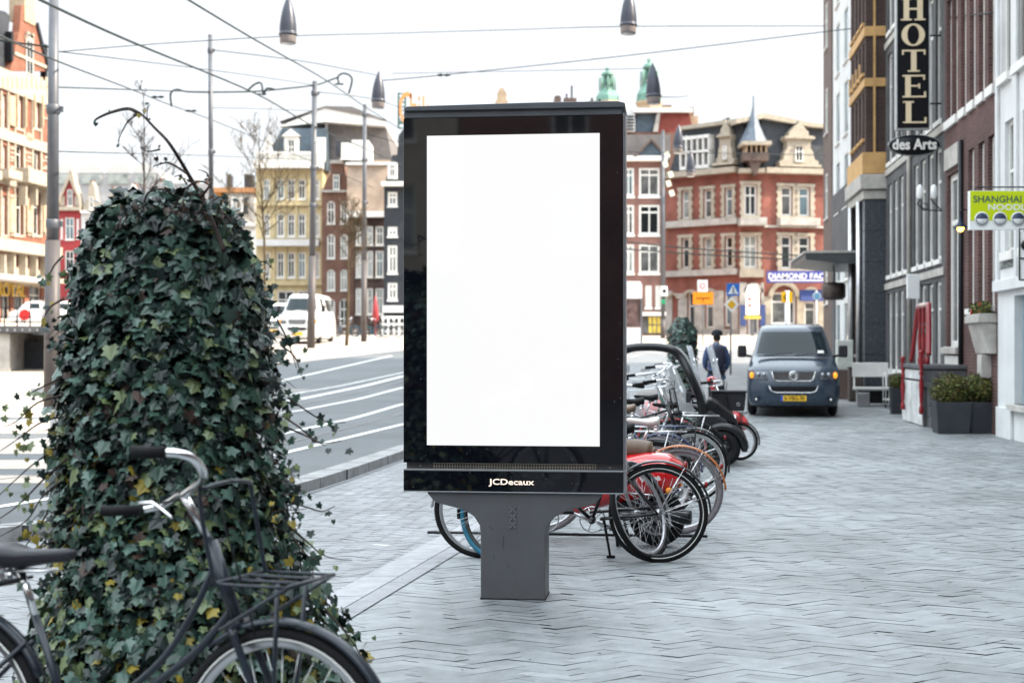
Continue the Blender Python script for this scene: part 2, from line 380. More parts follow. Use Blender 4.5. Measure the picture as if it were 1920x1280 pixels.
# foot: T profile extruded
prof = [(lx(901), 0), (lx(901), lz(1004)), (lx(899), lz(985)), (lx(888), lz(968)), (lx(868), lz(956)), (lx(815), lz(943)), (lx(800), lz(926)), (lx(800), lz(921)),
        (lx(1129), lz(921)), (lx(1129), lz(926)), (lx(1114), lz(943)), (lx(1062), lz(956)), (lx(1040), lz(968)), (lx(1026), lz(985)), (lx(1022), lz(1004)), (lx(1022), 0)]
ft = MB().prism(prof, 0, .27).build('foot', pg, pan, .006, 2)
mb = MB()
for k in range(3):
    cz = lz(948)-k*.046-.02
    for sgn in (-1, 1):
        T3 = Matrix.Rotation(sgn*R(45), 3, 'Y')
        mb.box((lx(961.5), -.002, cz), (.055, .008, .010), 0, T=T3)
mb.build('embossed_crosses', mat('panel_grey_emboss', (.15, .15, .16), .4, .4, var=.03), ft)
MB().bx(lx(1022)+.001, lx(1022)+.003, .02, .032, .45, .66).build('small_print_strip', mat('faded_white', (.45, .45, .45), .6), ft)
# cabinet body
cb_ = MB(); y0c, y1c = .035, .27
cb_.bx(x0+.008, x1-.004, y0c, y1c-.03, lz(921), lz(214)); cabinet = cb_.build('cabinet', pg, pan, .004)
MB().bx(x0+.012, x1-.008, y0c-.012, y0c, lz(880), lz(867)).build('vent_recess', pg, cabinet)
mb = MB()
for k in range(62):
    xx = lx(812)+k*(lx(1115)-lx(812))/61; mb.bx(xx-.0018, xx+.0018, y0c-.018, y0c-.013, lz(881), lz(868.5))
for zz in (869.5, 875, 880.5): mb.bx(lx(810), lx(1117), y0c-.0165, y0c-.0135, lz(zz)-.0015, lz(zz)+.0015)
mb.build('vent_grille', mat('brass_grille', (.55, .48, .38), .35, .8, var=.1), cabinet)
mb = MB()
for px_ in (786, 822, 1104, 1142): MB().disc((lx(px_), y0c-.017, lz(875)), .005, 'y', 10).build('screw', alum, cabinet)
# glass front with a white screen behind the pane, four borders
gy = -.012
gf = MB(); zt, zb = lz(220), lz(868); sx0, sx1, st, sb = lx(800), lx(1123.5), lz(253), lz(835)
gf.bx(x0, sx0, gy, y0c-.001, zb, zt); gf.bx(sx1, x1, gy, y0c-.001, zb, zt); gf.bx(sx0, sx1, gy, y0c-.001, st, zt); gf.bx(sx0, sx1, gy, y0c-.001, zb, sb)
gfo = gf.build('glass_front', pglass, pan)
MB().bx(sx0, sx1, gy+.001, y0c-.001, sb, st).build('screen', scr, pan)
mb = MB()
mb.bx(x1-.001, x1+.007, gy+.002, y1c-.02, lz(880), lz(216)); mb.bx(x1+.0075, x1+.012, gy+.02, y1c-.03, lz(880), lz(216))
mb.bx(x0-.002, x0-.0005, gy+.002, y0c, lz(868), lz(220))
mb.build('edge_trim', mat('trim_grey', (.30, .31, .33), .3, .7, var=.05), pan, .001)
# lower fascia
fs_ = MB().bx(x0, x1, -.02, y0c-.004, lz(921), lz(882)).build('lower_fascia', pglass, pan, .002)
mb = MB(); tr = MATS['trim_grey']
mb.bx(x0-.001, x1+.004, -.022, y0c, lz(882)+.0005, lz(880)+.0005); mb.bx(x0-.001, x1+.004, -.022, y0c, lz(923), lz(921)-.0005)
mb.bx(x1+.0005, x1+.015, -.016, y1c-.03, lz(922), lz(880)); mb.build('fascia_trim', tr, fs_, .0015)
fit_text('JCDecaux', lx(917), lx(1002), 14.5/S_, mat('warm_white_letter', (.85, .72, .60), .5, var=0, emit=(1, .75, .6), estr=.15), fs_, lz(904), -.0215, off=.014, ext=.001)
# top cap
mb = MB(); ty = -.035
mb.bx(x0+.002, x1-.01, -.018, y1c, lz(219.5), lz(206)); mb.bx(x0+.02, x1-.0, ty, y1c+.02, lz(206), lz(198)); 
mb.prism([(x0+.008, lz(207)), (x1+.012, lz(207)), (x1+.010, lz(199)), (x1-.03, lz(195.5)), (lx(1010), lz(195)), (lx(930), lz(196)), (x0+.03, lz(198)), (x0+.006, lz(200))], ty-.004, y1c+.03)
mb.build('top_cap', mat('cap_grey', (.085, .09, .10), .4, .3, var=.1), pan, .004)
mb = MB()
for px_ in (829, 1105): MB().lathe([(.03, 0), (.03, .004), (.022, .009), (0, .009)], (lx(px_), .1, lz(197)), 12).build('cap_bolt', pg, pan)
# dust specks and scuffs on the glass and foot
rs = random.Random(5); mb = MB()
for k in range(60):
    px_, py_ = rs.choice([(rs.uniform(760, 798), rs.uniform(400, 862)), (rs.uniform(1126, 1164), rs.uniform(300, 862)), (rs.uniform(760, 1160), rs.uniform(838, 864)), (rs.uniform(760, 1160), rs.uniform(885, 918))])
    gy_ = gy if py_ < 870 else -.02
    a = rs.uniform(0, 3.14); L = rs.choice([.001, .0015, .003, .006]); T3 = Matrix.Rotation(a, 3, 'Y')
    mb.box((lx(px_), gy_-.0004, lz(py_)), (L*1.3, .0006, .0009), 0, T=T3)
mb.build('dust_specks', mat('dust', (.35, .35, .35), .9), gfo)['kind'] = 'stuff'
mb = MB()
for (a, b, c, d) in ((944, 1004, 943, 1028), (917, 986, 924, 994), (952, 1060, 955, 1064), (925, 1040, 927, 1048)):
    mb.tube([(lx(a), -.0005, lz(b)), (lx((a+c)/2)+.001, -.0005, lz((b+d)/2)), (lx(c), -.0005, lz(d))], .0012, 5)
mb.build('scuff_marks', mat('scuff', (.03, .03, .032), .8), ft)

# dark grimy gap where the foot enters the paving
MB().prism([(lx(900), -.004), (lx(1023), -.004), (lx(1023), .275), (lx(900), .275)], .006, .013, 0, 'xy').build('foot_joint', mat('joint_grime', (.02, .02, .02), .95, var=.4, scale=30), ft)
# ================================================================== BUILDING KIT
def holes_wall(mb, x0, x1, z0, z1, holes, y=0, rev=.2, mi=0, rmi=None):
    rmi = mi if rmi is None else rmi
    hs = [(max(a, x0), min(b, x1), max(c, z0), min(d, z1)) for a, b, c, d in holes]
    xs = sorted(set([x0, x1]+[h[0] for h in hs]+[h[1] for h in hs]))
    for a, b in zip(xs, xs[1:]):
        if b-a < 1e-4: continue
        m = (a+b)/2; zz = z0
        for h in sorted([h for h in hs if h[0] < m < h[1]], key=lambda h: h[2])+[(0, 0, z1, z1)]:
            if h[2] > zz+1e-4: mb.add([(a, y, zz), (b, y, zz), (b, y, h[2]), (a, y, h[2])], [(0, 1, 2, 3)], mi)
            zz = max(zz, h[3])
    for a, b, c, d in hs:
        Yb = y+rev
        mb.add([(a, y, c), (b, y, c), (b, y, d), (a, y, d), (a, Yb, c), (b, Yb, c), (b, Yb, d), (a, Yb, d)],
               [(0, 1, 5, 4), (1, 2, 6, 5), (2, 3, 7, 6), (3, 0, 4, 7)], rmi)
    return mb
WC = {}
def window(parent, x, z, w, h, fm=None, pane=None, rec=.14, t=.08, mull=1, trans=(.62,), sill=.06, sm=None, arch=False, wm=None, out=.07, y0=0):
    """x,z lower-left corner of the opening; a frame with its pane as child"""
    fm = fm or white; sm = sm or fm
    if pane is None: pane = random.choice([glass_d, glass_d, pane_mid, pane_mid, pane_lt, pane_sky])
    if pane == 'dark': pane = random.choice([glass_d, glass_d, pane_mid])
    key = (round(w, 2), round(h, 2), fm.name, sm.name, rec, t, mull, trans, sill, arch, out, wm.name if wm else 0)
    if key not in WC:
        mb = MB(); d0, d1 = rec-.05, rec+.02
        if h > 2*t and w > 2*t:
            for bxs in ((0, t, 0, h), (w-t, w, 0, h), (t, w-t, 0, t), (t, w-t, h-t, h)): mb.bx(bxs[0], bxs[1], d0, d1, bxs[2], bxs[3])
            for k in range(mull): xx = w*(k+1)/(mull+1); mb.bx(xx-t*.3, xx+t*.3, d0+.01, d1-.003, t, h-t)
            for q in trans: mb.bx(t, w-t, d0+.006, d1-.006, h*q-t*.4, h*q+t*.4)
        if sill: mb.bx(-.05, w+.05, -out, rec-.06, -sill, 0, 1)
        if arch:
            n = 10; r = w/2
            for sg in (-1, 1):
                pl = [(w/2+sg*r, h+.004)]+[(w/2+sg*r*math.cos(k/n*math.pi/2), h-r+r*math.sin(k/n*math.pi/2)) for k in range(n+1)]
                mb.prism(pl, -.004 if out > 0 else .01, rec+.015, 2)
        me = mb.mesh('window', [fm, sm, wm or fm])
        WC[key] = (me, MB().bx(t*.5, w-t*.5, rec-.015, rec+.005, t*.5, h-t*.5))
    me, pb = WC[key]
    o = bpy.data.objects.new('window', me); C.objects.link(o); o.parent = parent; o.location = (x, y0, z)
    pk = key+(pane.name,)
    if pk not in WC: WC[pk] = pb.mesh('pane', pane)
    p = bpy.data.objects.new('pane', WC[pk]); C.objects.link(p); p.parent = o
    return o
U = Vector((.1125, 1, 0)).normalized(); NR = 1.0063
RZ = math.atan2(-1, -.1125)
def row_building(name, label, Ya, Yb, H, wallm, holes, proud=0, depth=9, revm=None, rev=.25, base=-.3, roofm=None, cat='building', end=None):
    """street-side facade between distances Ya..Yb; holes are (Y_far, Y_near, z0, z1)"""
    t = thing(name, label, cat, (facx(Yb)-proud, Yb, 0), RZ)
    W = (Yb-Ya)*NR; f = lambda Y: (Yb-Y)*NR
    hs = [(f(a), f(b), c, d) for a, b, c, d in holes]
    mb = MB(); holes_wall(mb, 0, W, base, H, hs, 0, rev, 0, 1)
    mb.add([(0, 0, base), (0, depth, base), (0, depth, H), (0, 0, H)], [(0, 1, 2, 3)], 2)
    mb.add([(W, 0, base), (W, depth, base), (W, depth, H), (W, 0, H)], [(0, 1, 2, 3)], 2)
    mb.add([(0, depth, base), (W, depth, base), (W, depth, H), (0, depth, H)], [(0, 1, 2, 3)], 0)
    mb.add([(0, 0, H), (W, 0, H), (W, depth, H), (0, depth, H)], [(0, 1, 2, 3)], 3)
    # dark room behind the openings
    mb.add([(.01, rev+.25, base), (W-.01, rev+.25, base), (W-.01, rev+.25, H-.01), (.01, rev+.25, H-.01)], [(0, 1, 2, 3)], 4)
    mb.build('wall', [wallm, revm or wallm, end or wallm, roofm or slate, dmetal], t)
    return t, f, hs
br_purple = brick('purple_brown_brick', (.125, .056, .050), (.085, .038, .036), (.12, .095, .09), .21, .06, .010)
br_dark = brick('dark_brown_brick', (.068, .036, .031), (.042, .025, .023), (.07, .058, .052), .21, .06, .010)
br_red = brick('red_brick', (.235, .062, .032), (.18, .048, .028), (.28, .17, .12), .24, .08, .014)
br_redcorner = brick('corner_red_brick', (.27, .062, .045), (.20, .048, .038), (.25, .15, .12), .24, .08, .014)
br_brown = brick('brown_brick', (.20, .095, .065), (.15, .07, .05), (.17, .12, .10), .24, .08, .014)
br_light = brick('light_brick', (.50, .38, .29), (.42, .31, .24), (.40, .33, .27), .24, .08, .014)
grey_conc = mat('dark_grey_stone', (.088, .088, .092), .8, var=.25, scale=1.5, bump=.4)
granite = mat('polished_granite', (.055, .064, .074), .25, var=.15, scale=14, bump=.03)
ochre = mat('ochre_terracotta', (.50, .30, .12), .6, var=.15, scale=3)
wwall = mat('white_render', (.62, .63, .63), .7, var=.08, scale=1.2, bump=.1)
brownstone = mat('brown_stone', (.12, .085, .072), .75, var=.2, scale=2)

# ---------------- the row on the right, near to far
t, f, hs = row_building('shop_building', 'pale building behind the viewpoint at the near end of the right hand row', -26, 13.9, 10.6, br_purple,
    [(y+1.2, y, z, z+1.9) for y in range(-24, 12, 3) for z in (1, 4.2, 7.4)])
for h in hs: window(t, h[0], h[2], h[1]-h[0], h[3]-h[2], sill=.1)
t, f, hs = row_building('white_building', 'white rendered building with a shop window, cut by the right edge of the photo', 13.9, 24.0, 10.6, wwall,
    [(22.85, 19.2, .58, 2.32), (18.6, 15, .58, 2.32), (23.5, 22.78, 3.05, 5.2), (22.3, 21.5, 3.05, 5.2), (20.8, 19.8, 3.05, 5.2), (23.75, 23.1, 5.98, 8.3), (22.75, 21.95, 5.98, 8.3), (21.2, 20.2, 5.98, 8.3)], rev=.22)
for i, h in enumerate(hs):
    if i < 2: window(t, h[0], h[2], h[1]-h[0], h[3]-h[2], fm=mat('blue_grey_frame', (.28, .36, .40), .4, var=.05), pane=pane_sky, rec=.17, t=.12, mull=1, trans=(), sill=.09, sm=lstone, out=.12)
    else: window(t, h[0], h[2], h[1]-h[0], h[3]-h[2], rec=.12, sill=.14, out=.08, pane=pane_mid, t=.07)
mb = MB()
for Y in (23.93, 22.62, 21.2): mb.bx(f(Y)-.08, f(Y)+.08, -.05, -.002, 2.6, 10.4)
mb.bx(.02, f(13.95), -.10, -.003, 2.42, 2.6); mb.bx(.02, f(13.95), -.25, -.003, 10.3, 10.59)
mb.bx(f(23.95), f(22.9), -.05, -.003, -.2, .5); mb.build('pilaster', wwall, t, .008)
text('SHANGHAI', .22, mat('sign_grey_letter', (.25, .27, .26), .5, var=0), 'lettering', t, (f(23.35), -.012, 2.85), ext=.008, sx=.8)
# brick building
wn = [(y+.47, y, 5.98, 8.4) for y in (24.25, 25.02, 25.8, 26.6, 27.4, 28.0)]+[(y+.5, y, 2.2, 5.14) for y in (24.25, 25.05, 25.9)]+[(28.45, 27.25, 1.5, 4.9)]+[(y+.47, y, 8.9, 10.2) for y in (24.25, 25.02, 25.8, 26.6, 27.4)]
t, f, hs = row_building('brick_house', 'purple brown brick house with tall narrow white framed windows beside the white building', 24.0, 28.65, 10.9, br_purple, wn, rev=.24)
for i, h in enumerate(hs):
    big = i == 9
    window(t, h[0], h[2], h[1]-h[0], h[3]-h[2], rec=.13, t=.075 if not big else .12, mull=0 if not big else 1, trans=(.5,) if not big else (.72,), sill=.16 if i < 6 else .1, out=.06, pane=glass_d if not big else pane_mid)
MB().bx(f(28.5), f(27.2), -.05, -.003, 5.0, 5.42).build('fascia_board', lstone, t, .01)
MB().bx(f(28.6), f(27.1), -.10, -.003, 1.36, 1.49).build('door_sill', lstone, t, .01)
mb = MB(); mb.bx(f(28.5), f(27.2), -.04, -.003, .7, 1.33)
mb.build('white_plinth_panel', white, t, .01)
MB().tube([(f(26.85), -.05, -.2), (f(26.85), -.05, 5.4)], .045, 8).build('drainpipe', dmetal, t)
# tapered white balcony box
bt = thing('balcony_planter', 'tapered white stone balcony box holding heather on the brick house', 'planter', (facx(24.65), 24.65, 1.3), RZ, None)
mb = MB(); mb.add([(-.65, 0, .1), (.65, 0, .1), (.65, -.14, .1), (-.65, -.14, .1), (-.65, 0, .72), (.65, 0, .72), (.65, -.3, .72), (-.65, -.3, .72)], [(0, 1, 2, 3), (4, 5, 6, 7), (0, 1, 5, 4), (1, 2, 6, 5), (2, 3, 7, 6), (3, 0, 4, 7)])
mb.bx(-.69, .69, -.36, 0, .722, .86); mb.bx(-.67, .67, -.33, 0, .862, .90); mb.bx(-.2, .2, -.2, 0, -.4, .08); mb.build('stone_box', lstone, bt, .006)
def leaf_clump(mb, cs, n, size, rnd, mis=(0,), flat=0):
    """n small leaf-shaped faces spread through ellipsoids cs=[(cx,cy,cz,rx,ry,rz)]"""
    for k in range(n):
        c = rnd.choice(cs)
        while 1:
            p = Vector((rnd.uniform(-1, 1), rnd.uniform(-1, 1), rnd.uniform(-1, 1)))
            if .35 < p.length < 1: break
        q = Vector((c[0]+p.x*c[3], c[1]+p.y*c[4], c[2]+p.z*c[5]))
        nrm = (p*.6+Vector((rnd.gauss(0, .6), rnd.gauss(0, .6), rnd.gauss(.3, .5)))).normalized()
        a = nrm.orthogonal().normalized(); a.rotate(Matrix.Rotation(rnd.uniform(0, 6.28), 3, nrm)); b = nrm.cross(a)
        s = size*rnd.uniform(.6, 1.4)
        mb.add([q-a*s, q-b*s*.45+a*s*.1, q+a*s, q+b*s*.45+a*s*.1], [(0, 1, 2, 3)], rnd.choice(mis))
bt.scale = (.85, .85, .85)
gr = [mat('leaf_%s' % s, c, .55, var=0) for s, c in (('olive', (.12, .12, .02)), ('dark_green', (.03, .055, .018)), ('moss', (.08, .09, .02)), ('bronze', (.10, .06, .025)))]
rd = random.Random(11); mb = MB()
leaf_clump(mb, [(x, -.17, 1.02, .16, .14, .14) for x in (-.5, -.25, 0, .25, .5)], 900, .035, rd, (0, 0, 1, 2)); mb.build('heather', gr, bt)
MB().tube([(.15, -.2, .9), (.35, -.26, 1.12)], [.05, .015], 8).build('red_flower', mat('signal_red', (.5, .02, .02), .4, var=.05), bt); MB().tube([(-.3, -.3, .9), (-.26, -.3, 1.0)], [.03, .01], 8).build('red_flower', MATS['signal_red'], bt)
# hotel
wn = []
for y in (29.05, 29.95, 30.85, 31.75, 32.9, 33.8, 34.7, 35.6):
    for (a, b) in ((.95, 2.85), (3.3, 5.6), (6.15, 8.9), (9.45, 11.6)): wn.append((y+.62, y, a, b))
t, f, hs = row_building('hotel_building', 'dark grey stone hotel with rows of tall white framed windows behind the vertical sign', 28.65, 36.7, 12.2, grey_conc, wn, rev=.22)
for h in hs: window(t, h[0], h[2], h[1]-h[0], h[3]-h[2], rec=.1, t=.075, mull=1, trans=(.7,), sill=.10, out=.05, pane=glass_d)
mb = MB()
for a, b, z in ((36.6, 28.7, 2.95), (36.6, 28.7, 5.85), (36.6, 28.7, 9.1)): mb.bx(f(a), f(b), -.04, -.003, z, z+.16)
mb.build('string_course', lstone, t, .01)
MB().tube([(f(32.65), -.06, -.2), (f(32.65), -.06, 12)], .05, 8).build('drainpipe', lstone, t)
# brick building with ochre bands on a granite ground floor, stands proud of the row
wn = [(y+.36, y, a, b) for y in (36.95, 37.65, 38.35, 39.1) for a, b in ((6.9, 8.1), (8.6, 9.4), (9.9, 11.2), (11.7, 13))]+[(38.9, 37.4, 1.3, 3.7), (38.9, 37.4, 4.0, 5.2)]
t, f, hs = row_building('banded_brick_building', 'dark brick building with ochre bands above a grey granite ground floor', 36.7, 39.8, 14, br_dark, wn, proud=.5, rev=.2)
for i, h in enumerate(hs): window(t, h[0], h[2], h[1]-h[0], h[3]-h[2], rec=.1, t=.06, mull=0, trans=(.5,), sill=.08, fm=alum if i > 15 else white, sm=ochre if i < 16 else granite, pane=pane_lt if i > 15 else glass_d)
W = (39.8-36.7)*NR
def wrap(mb, z0, z1, p, mi=0): mb.prism([(-.02, -p), (W+p, -p), (W+p, .6), (W+.002, .6), (W+.002, -.002), (-.02, -.002)], z0, z1, mi, 'xy')
for z0, z1, p_ in ((9.5, 9.75, .05), (8.2, 8.42, .05), (5.95, 6.5, .10), (11.3, 11.5, .05)):
    mb = MB(); wrap(mb, z0, z1, p_); mb.build('ochre_band', ochre, t, .01)
for k in range(4): MB().bx(.3+k*.7, .4+k*.7, -.09, -.051, 8.42, 8.9).build('ochre_console', ochre, t)
mb = MB(); wrap(mb, 5.55, 5.93, .16, 0); wrap(mb, 5.3, 5.53, .08, 0); mb.build('cornice', lstone, t, .015)
for z in range(7):
    z0, z1 = -.3+z*.8, -.3+z*.8+.79
    MB().prism([(f(37.3), -.035), (W+.035, -.035), (W+.035, .62), (W+.003, .62), (W+.003, -.003), (f(37.3), -.003)], z0, z1, 0, 'xy').build('granite_cladding', granite, t, .004); MB().bx(0, f(39.0), -.035, -.003, z0, z1).build('granite_cladding', granite, t, .004)
mb = MB(); mb.tube([(f(39.0), -.10, -.2), (f(39.0), -.10, 5.3)], .07, 10); mb.tube([(f(37.3), -.1, -.2), (f(37.3), -.1, 5.3)], .07, 10); mb.build('metal_column', alum, t)
MB().bx(W+.055, W+.065, .18, .24, 6.5, 13.9).build('downpipe', ochre, t)
# canopy on it
cn = thing('entrance_canopy', 'grey flat entrance canopy on the banded building above the parked dark van', 'canopy', (facx(40.6)-.5, 40.6, 3.6), RZ)
mb = MB(); mb.prism([(.48, .14), (.48, .42), (-1.35, .46), (-1.38, .36), (-1.36, .26), (-1.2, .25), (-.35, .16), (0, .14)], -2.2, 2.2, 0, 'yz'); mb.build('canopy_roof', mat('canopy_grey', (.07, .075, .08), .4, .2, var=.1), cn, .01)
MB().bx(-2.22, 2.22, -1.4, .45, .44, .5).build('roof_sheet', lstone, cn)
dr = thing('hanging_drum_lamp', 'dark barrel shaped lamp hanging below the grey entrance canopy', 'lamp', (facx(40)-.95, 40, 2.8))
mb = MB(); mb.lathe([(.0, 0), (.26, .02), (.33, .10), (.33, .42), (.28, .5), (0, .52)], (0, 0, 0), 20); mb.tube([(0, 0, .5), (0, 0, 1.0)], .02); mb.build('drum', mat('bronze_brown', (.12, .10, .09), .35, .5, var=.3, scale=3), dr)
t, f, hs = row_building('white_tower_building', 'tall white building with a column of blue windows between brick and brown stone', 39.8, 48.6, 17.5, wwall,
    [(y+1.1, y, z, z+1.75) for y in (42.2, 44.4, 46.6) for z in (1.2, 3.6, 5.9, 8.2, 10.5, 12.8, 15)], rev=.15)
for h in hs: window(t, h[0], h[2], h[1]-h[0], h[3]-h[2], rec=.06, t=.07, mull=0, trans=(), sill=.04, pane=pane_sky)
MB().bx(.05, f(39.85), -.05, -.003, 4.4, 6.6).bx(.05, f(47.75), -.05, -.003, -.3, 4.39).build('grey_cladding', grey_conc, t)
t, f, hs = row_building('brown_stone_building', 'brown stone building closing the far end of the right hand row', 48.6, 51.2, 17.0, brownstone, [(50.6, 49.8, z, z+1.6) for z in (3, 6, 9, 12)], rev=.15, depth=6, proud=.05)
for h in hs: window(t, h[0], h[2], h[1]-h[0], h[3]-h[2], rec=.06, t=.07, sill=.04)
# unseen gables added on the near roofs to stripe the road with shadow
for i, (Y, nm, lb, m) in enumerate(((6, 'stepped', 'unseen purple brick gable added to the nearest roof for its shadow', br_purple), (17.5, 'white', 'unseen white gable added to the white building roof for its shadow', wwall), (33, 'grey', 'unseen grey gable added to the hotel roof for its shadow', grey_conc))):
    g = thing('shadow_gable', lb, 'gable', (facx(Y), Y, 10.6 if i < 2 else 12.2), RZ)
    MB().prism([(-2.2, 0), (2.2, 0), (2.2, 1.0), (1.2, 1.6), (1.0, 3.0), (0, 3.5), (-1.0, 3.0), (-1.2, 1.6), (-2.2, 1.0)], .05, 5).build('gable_wall', m, g)

# ---------------- row behind the camera (seen only in the black glass)
def plain_block(name, label, x0, x1, Y, H, m, facing=1, nrow=3, pw=1.1, gap=2.6):
    t = thing(name, label, 'building', (x1, Y, 0), R(180))
    W = x1-x0; hs = [(x, x+pw, z*3.3+1, z*3.3+3.0) for x in [gap*.5+i*gap for i in range(int((W-pw)/gap))] for z in range(nrow)]
    mb = MB(); holes_wall(mb, 0, W, -.2, H, hs, 0, .2)
    mb.bx(0, W, .3, 8, -.2, H-.01); mb.prism([(-.1, H), (W+.1, H), (W-1, H+2.2), (1, H+2.2)], .1, 7.9, 1); mb.build('wall', [m, slate], t)
    for h in hs: window(t, h[0], h[2], h[1]-h[0], h[3]-h[2])
    return t
plain_block('apartment_building', 'beige block of flats across the street behind the viewpoint', -26, -9, -24, 13, cream, nrow=4)
plain_block('apartment_building', 'brown brick block across the street behind the viewpoint', -8.9, 4, -24, 11.5, br_brown)
# ================================================================== FAR BUILDINGS
class Far:
    def __init__(s, name, label, px0, px1, Y, depth=8, z0=None, cat='building', Y2=None, group=None):
        s.Y = Y; s.Y2 = Y2 or Y; s.px0, s.px1 = px0, px1
        z0 = gh(Y) if z0 is None else z0
        A = Vector((xat(px0, Y), Y, 0)); B = Vector((xat(px1, s.Y2), s.Y2, 0)); s.A = A; s.d = (B-A); s.L = s.d.length; s.d.normalize()
        s.t = thing(name, label, cat, (A.x, A.y, z0), math.atan2(s.d.y, s.d.x), group); s.z0 = z0; s.depth = depth
    def uv(s, px, py):
        # intersect sight line with the facade plane
        r = Vector(((px-960)/FPX, 1)); a, d = s.A, s.d
        den = d.x*r.y-d.y*r.x; u = (a.y*r.x-a.x*r.y)/den; Y = a.y+d.y*u
        return u, CH-(py-HY)*Y/FPX-s.z0
    def rect(s, px0, px1, py0, py1):
        pm = (px0+px1)/2; a = s.uv(px0, py0)[0]; b = s.uv(px1, py0)[0]; return a, b, s.uv(pm, py1)[1], s.uv(pm, py0)[1]
    def wall(s, pyt, m, wins=(), rev=.2, px0=None, px1=None, pyb=None, name='wall', y=0, wm=None, **kw):
        a = s.uv(px0 or s.px0, pyt)[0]; b = s.uv(px1 or s.px1, pyt)[0]; zt = s.uv(((px0 or s.px0)+(px1 or s.px1))/2, pyt)[1]; zb = -.6 if pyb is None else s.uv(s.px0, pyb)[1]
        hs = [s.rect(*w_) for w_ in wins]
        mb = MB(); holes_wall(mb, a, b, zb, zt, hs, y, rev, 0)
        mb.add([(a, y, zb), (b, y, zb), (b, s.depth, zb), (a, s.depth, zb), (a, y, zt), (b, y, zt), (b, s.depth, zt), (a, s.depth, zt)], [(1, 2, 6, 5), (2, 3, 7, 6), (3, 0, 4, 7), (4, 5, 6, 7)], 1 if wm else 0)
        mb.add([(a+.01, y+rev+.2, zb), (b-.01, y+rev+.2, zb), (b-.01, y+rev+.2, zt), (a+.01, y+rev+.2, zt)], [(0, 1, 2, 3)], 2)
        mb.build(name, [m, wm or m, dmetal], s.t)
        kw.setdefault('wm', m)
        for h in hs: window(s.t, h[0], h[2], h[1]-h[0], h[3]-h[2], y0=y, **kw)
        return s
    def poly(s, name, pts, d0, d1, m):
        MB().prism([s.uv(*p) for p in pts], d0, d1).build(name, m, s.t); return s
    def box(s, name, px0, px1, py0, py1, d0, d1, m, n=1):
        mb = MB(); a, b, c, d = s.rect(px0, px1, py0, py1); mb.bx(a, b, d0, d1, c, d); mb.build(name, m, s.t); return s
    def boxes(s, name, rects, d0, d1, m):
        if name not in ('stone_surround', 'stone_frieze', 'quoin_stones', 'balustrade', 'quoined_surround', 'stone_band', 'carved_panel', 'dormer_frame', 'louvre', 'yellow_poster'):
            for r_ in rects: s.box(name, *r_, d0, d1, m)
            return s
        mb = MB()
        for r_ in rects: a, b, c, d = s.rect(*r_); mb.bx(a, b, d0, d1, c, d)
        mb.build(name, m, s.t); return s
def grid(cols, rows): return [(a, b, c, d) for a, b in cols for c, d in rows]
ystone = mat('yellow_sandstone', (.50, .42, .25), .75, var=.12, scale=1.5)
maroon = mat('maroon_paint', (.30, .035, .04), .6, var=.12, scale=2)
orangew = mat('orange_wall', (.62, .27, .06), .7, var=.1)
charcoal = mat('charcoal_paint', (.035, .04, .048), .6, var=.15, scale=2)
lslate = mat('light_zinc_roof', (.34, .34, .35), .5, var=.15, scale=1)
bslate = mat('blue_slate', (.07, .10, .13), .5, var=.2, scale=2)
tslate = mat('taupe_slate', (.16, .145, .14), .7, var=.15, scale=2)
copper = mat('green_copper', (.14, .27, .22), .55, var=.25, scale=1.2)
redmans = mat('red_tile_roof', (.20, .045, .035), .7, var=.15, scale=2)
tan = mat('tan_stone', (.42, .32, .22), .75, var=.15, scale=2)
# --- ornate red brick building far left (facade along the street)
F = Far('ornate_brick_building', 'ornate orange red brick building with stone balconies at the left edge', -60, 91, 103, 10, z0=3.2, Y2=116.3)
cols = [(-44, -32), (-20, -8), (2, 12), (28, 42), (61, 74)]; rows = [(176, 240), (272, 328), (366, 440)]
F.wall(134, br_red, grid(cols, rows)+[(-45, -5, 535, 600), (2, 20, 535, 600), (26, 46, 535, 598), (55, 78, 535, 596)], rev=.35, rec=.25, t=.1, mull=1, trans=(.7,), sill=.2, sm=cream)
F.boxes('stone_surround', [r_ for a, b in cols for r_ in ((a-3, a-.3, 170, 335), (b+.3, b+3, 170, 335), (a-3, a-.3, 350, 445), (b+.3, b+3, 350, 445))], -.12, -.003, cream)
F.boxes('stone_frieze', [(-60, 91, 134, 172), (-60, 91, 246, 266), (-60, 91, 335, 348), (-60, 91, 500, 534)], -.2, -.01, cream)
F.boxes('quoin_stones', [(x, x+7, y, y+5) for x in (18, 50, 82) for y in range(275, 440, 18)], -.08, -.004, cream)
F.boxes('frieze_niche', [(x, x+4, 145, 166) for x in range(-55, 88, 9)], -.24, -.205, tan)
F.boxes('carved_panel', [(14, 25, 180, 236), (46, 58, 250, 264), (15, 24, 372, 436), (47, 57, 372, 436), (78, 84, 372, 436)], -.2, -.004, tan)
F.boxes('stone_band', [(18, 26, y, y+3) for y in (285, 300, 315, 390, 405, 420)]+[(45, 58, y, y+3) for y in (285, 300, 315, 390, 405, 420)]+[(77, 90, y, y+3) for y in (200, 220, 285, 300, 315, 390, 405, 420)], -.06, -.004, cream)
F.boxes('colonnette', [(26, 28, 178, 238), (42, 44, 178, 238), (59, 61, 178, 238), (74, 76, 178, 238)], -.3, -.125, tan)
F.boxes('balcony', [(-55, -25, 318, 334), (-12, 14, 320, 336), (26, 79, 322, 348), (-60, 91, 452, 474)], -1.2, -.2, cream)
F.boxes('balcony_bracket', [(x, x+3, 348, 385) for x in (30, 50, 72)]+[(x, x+3, 476, 520) for x in (-10, 8, 30, 50, 70)], -.8, -.2, cream)
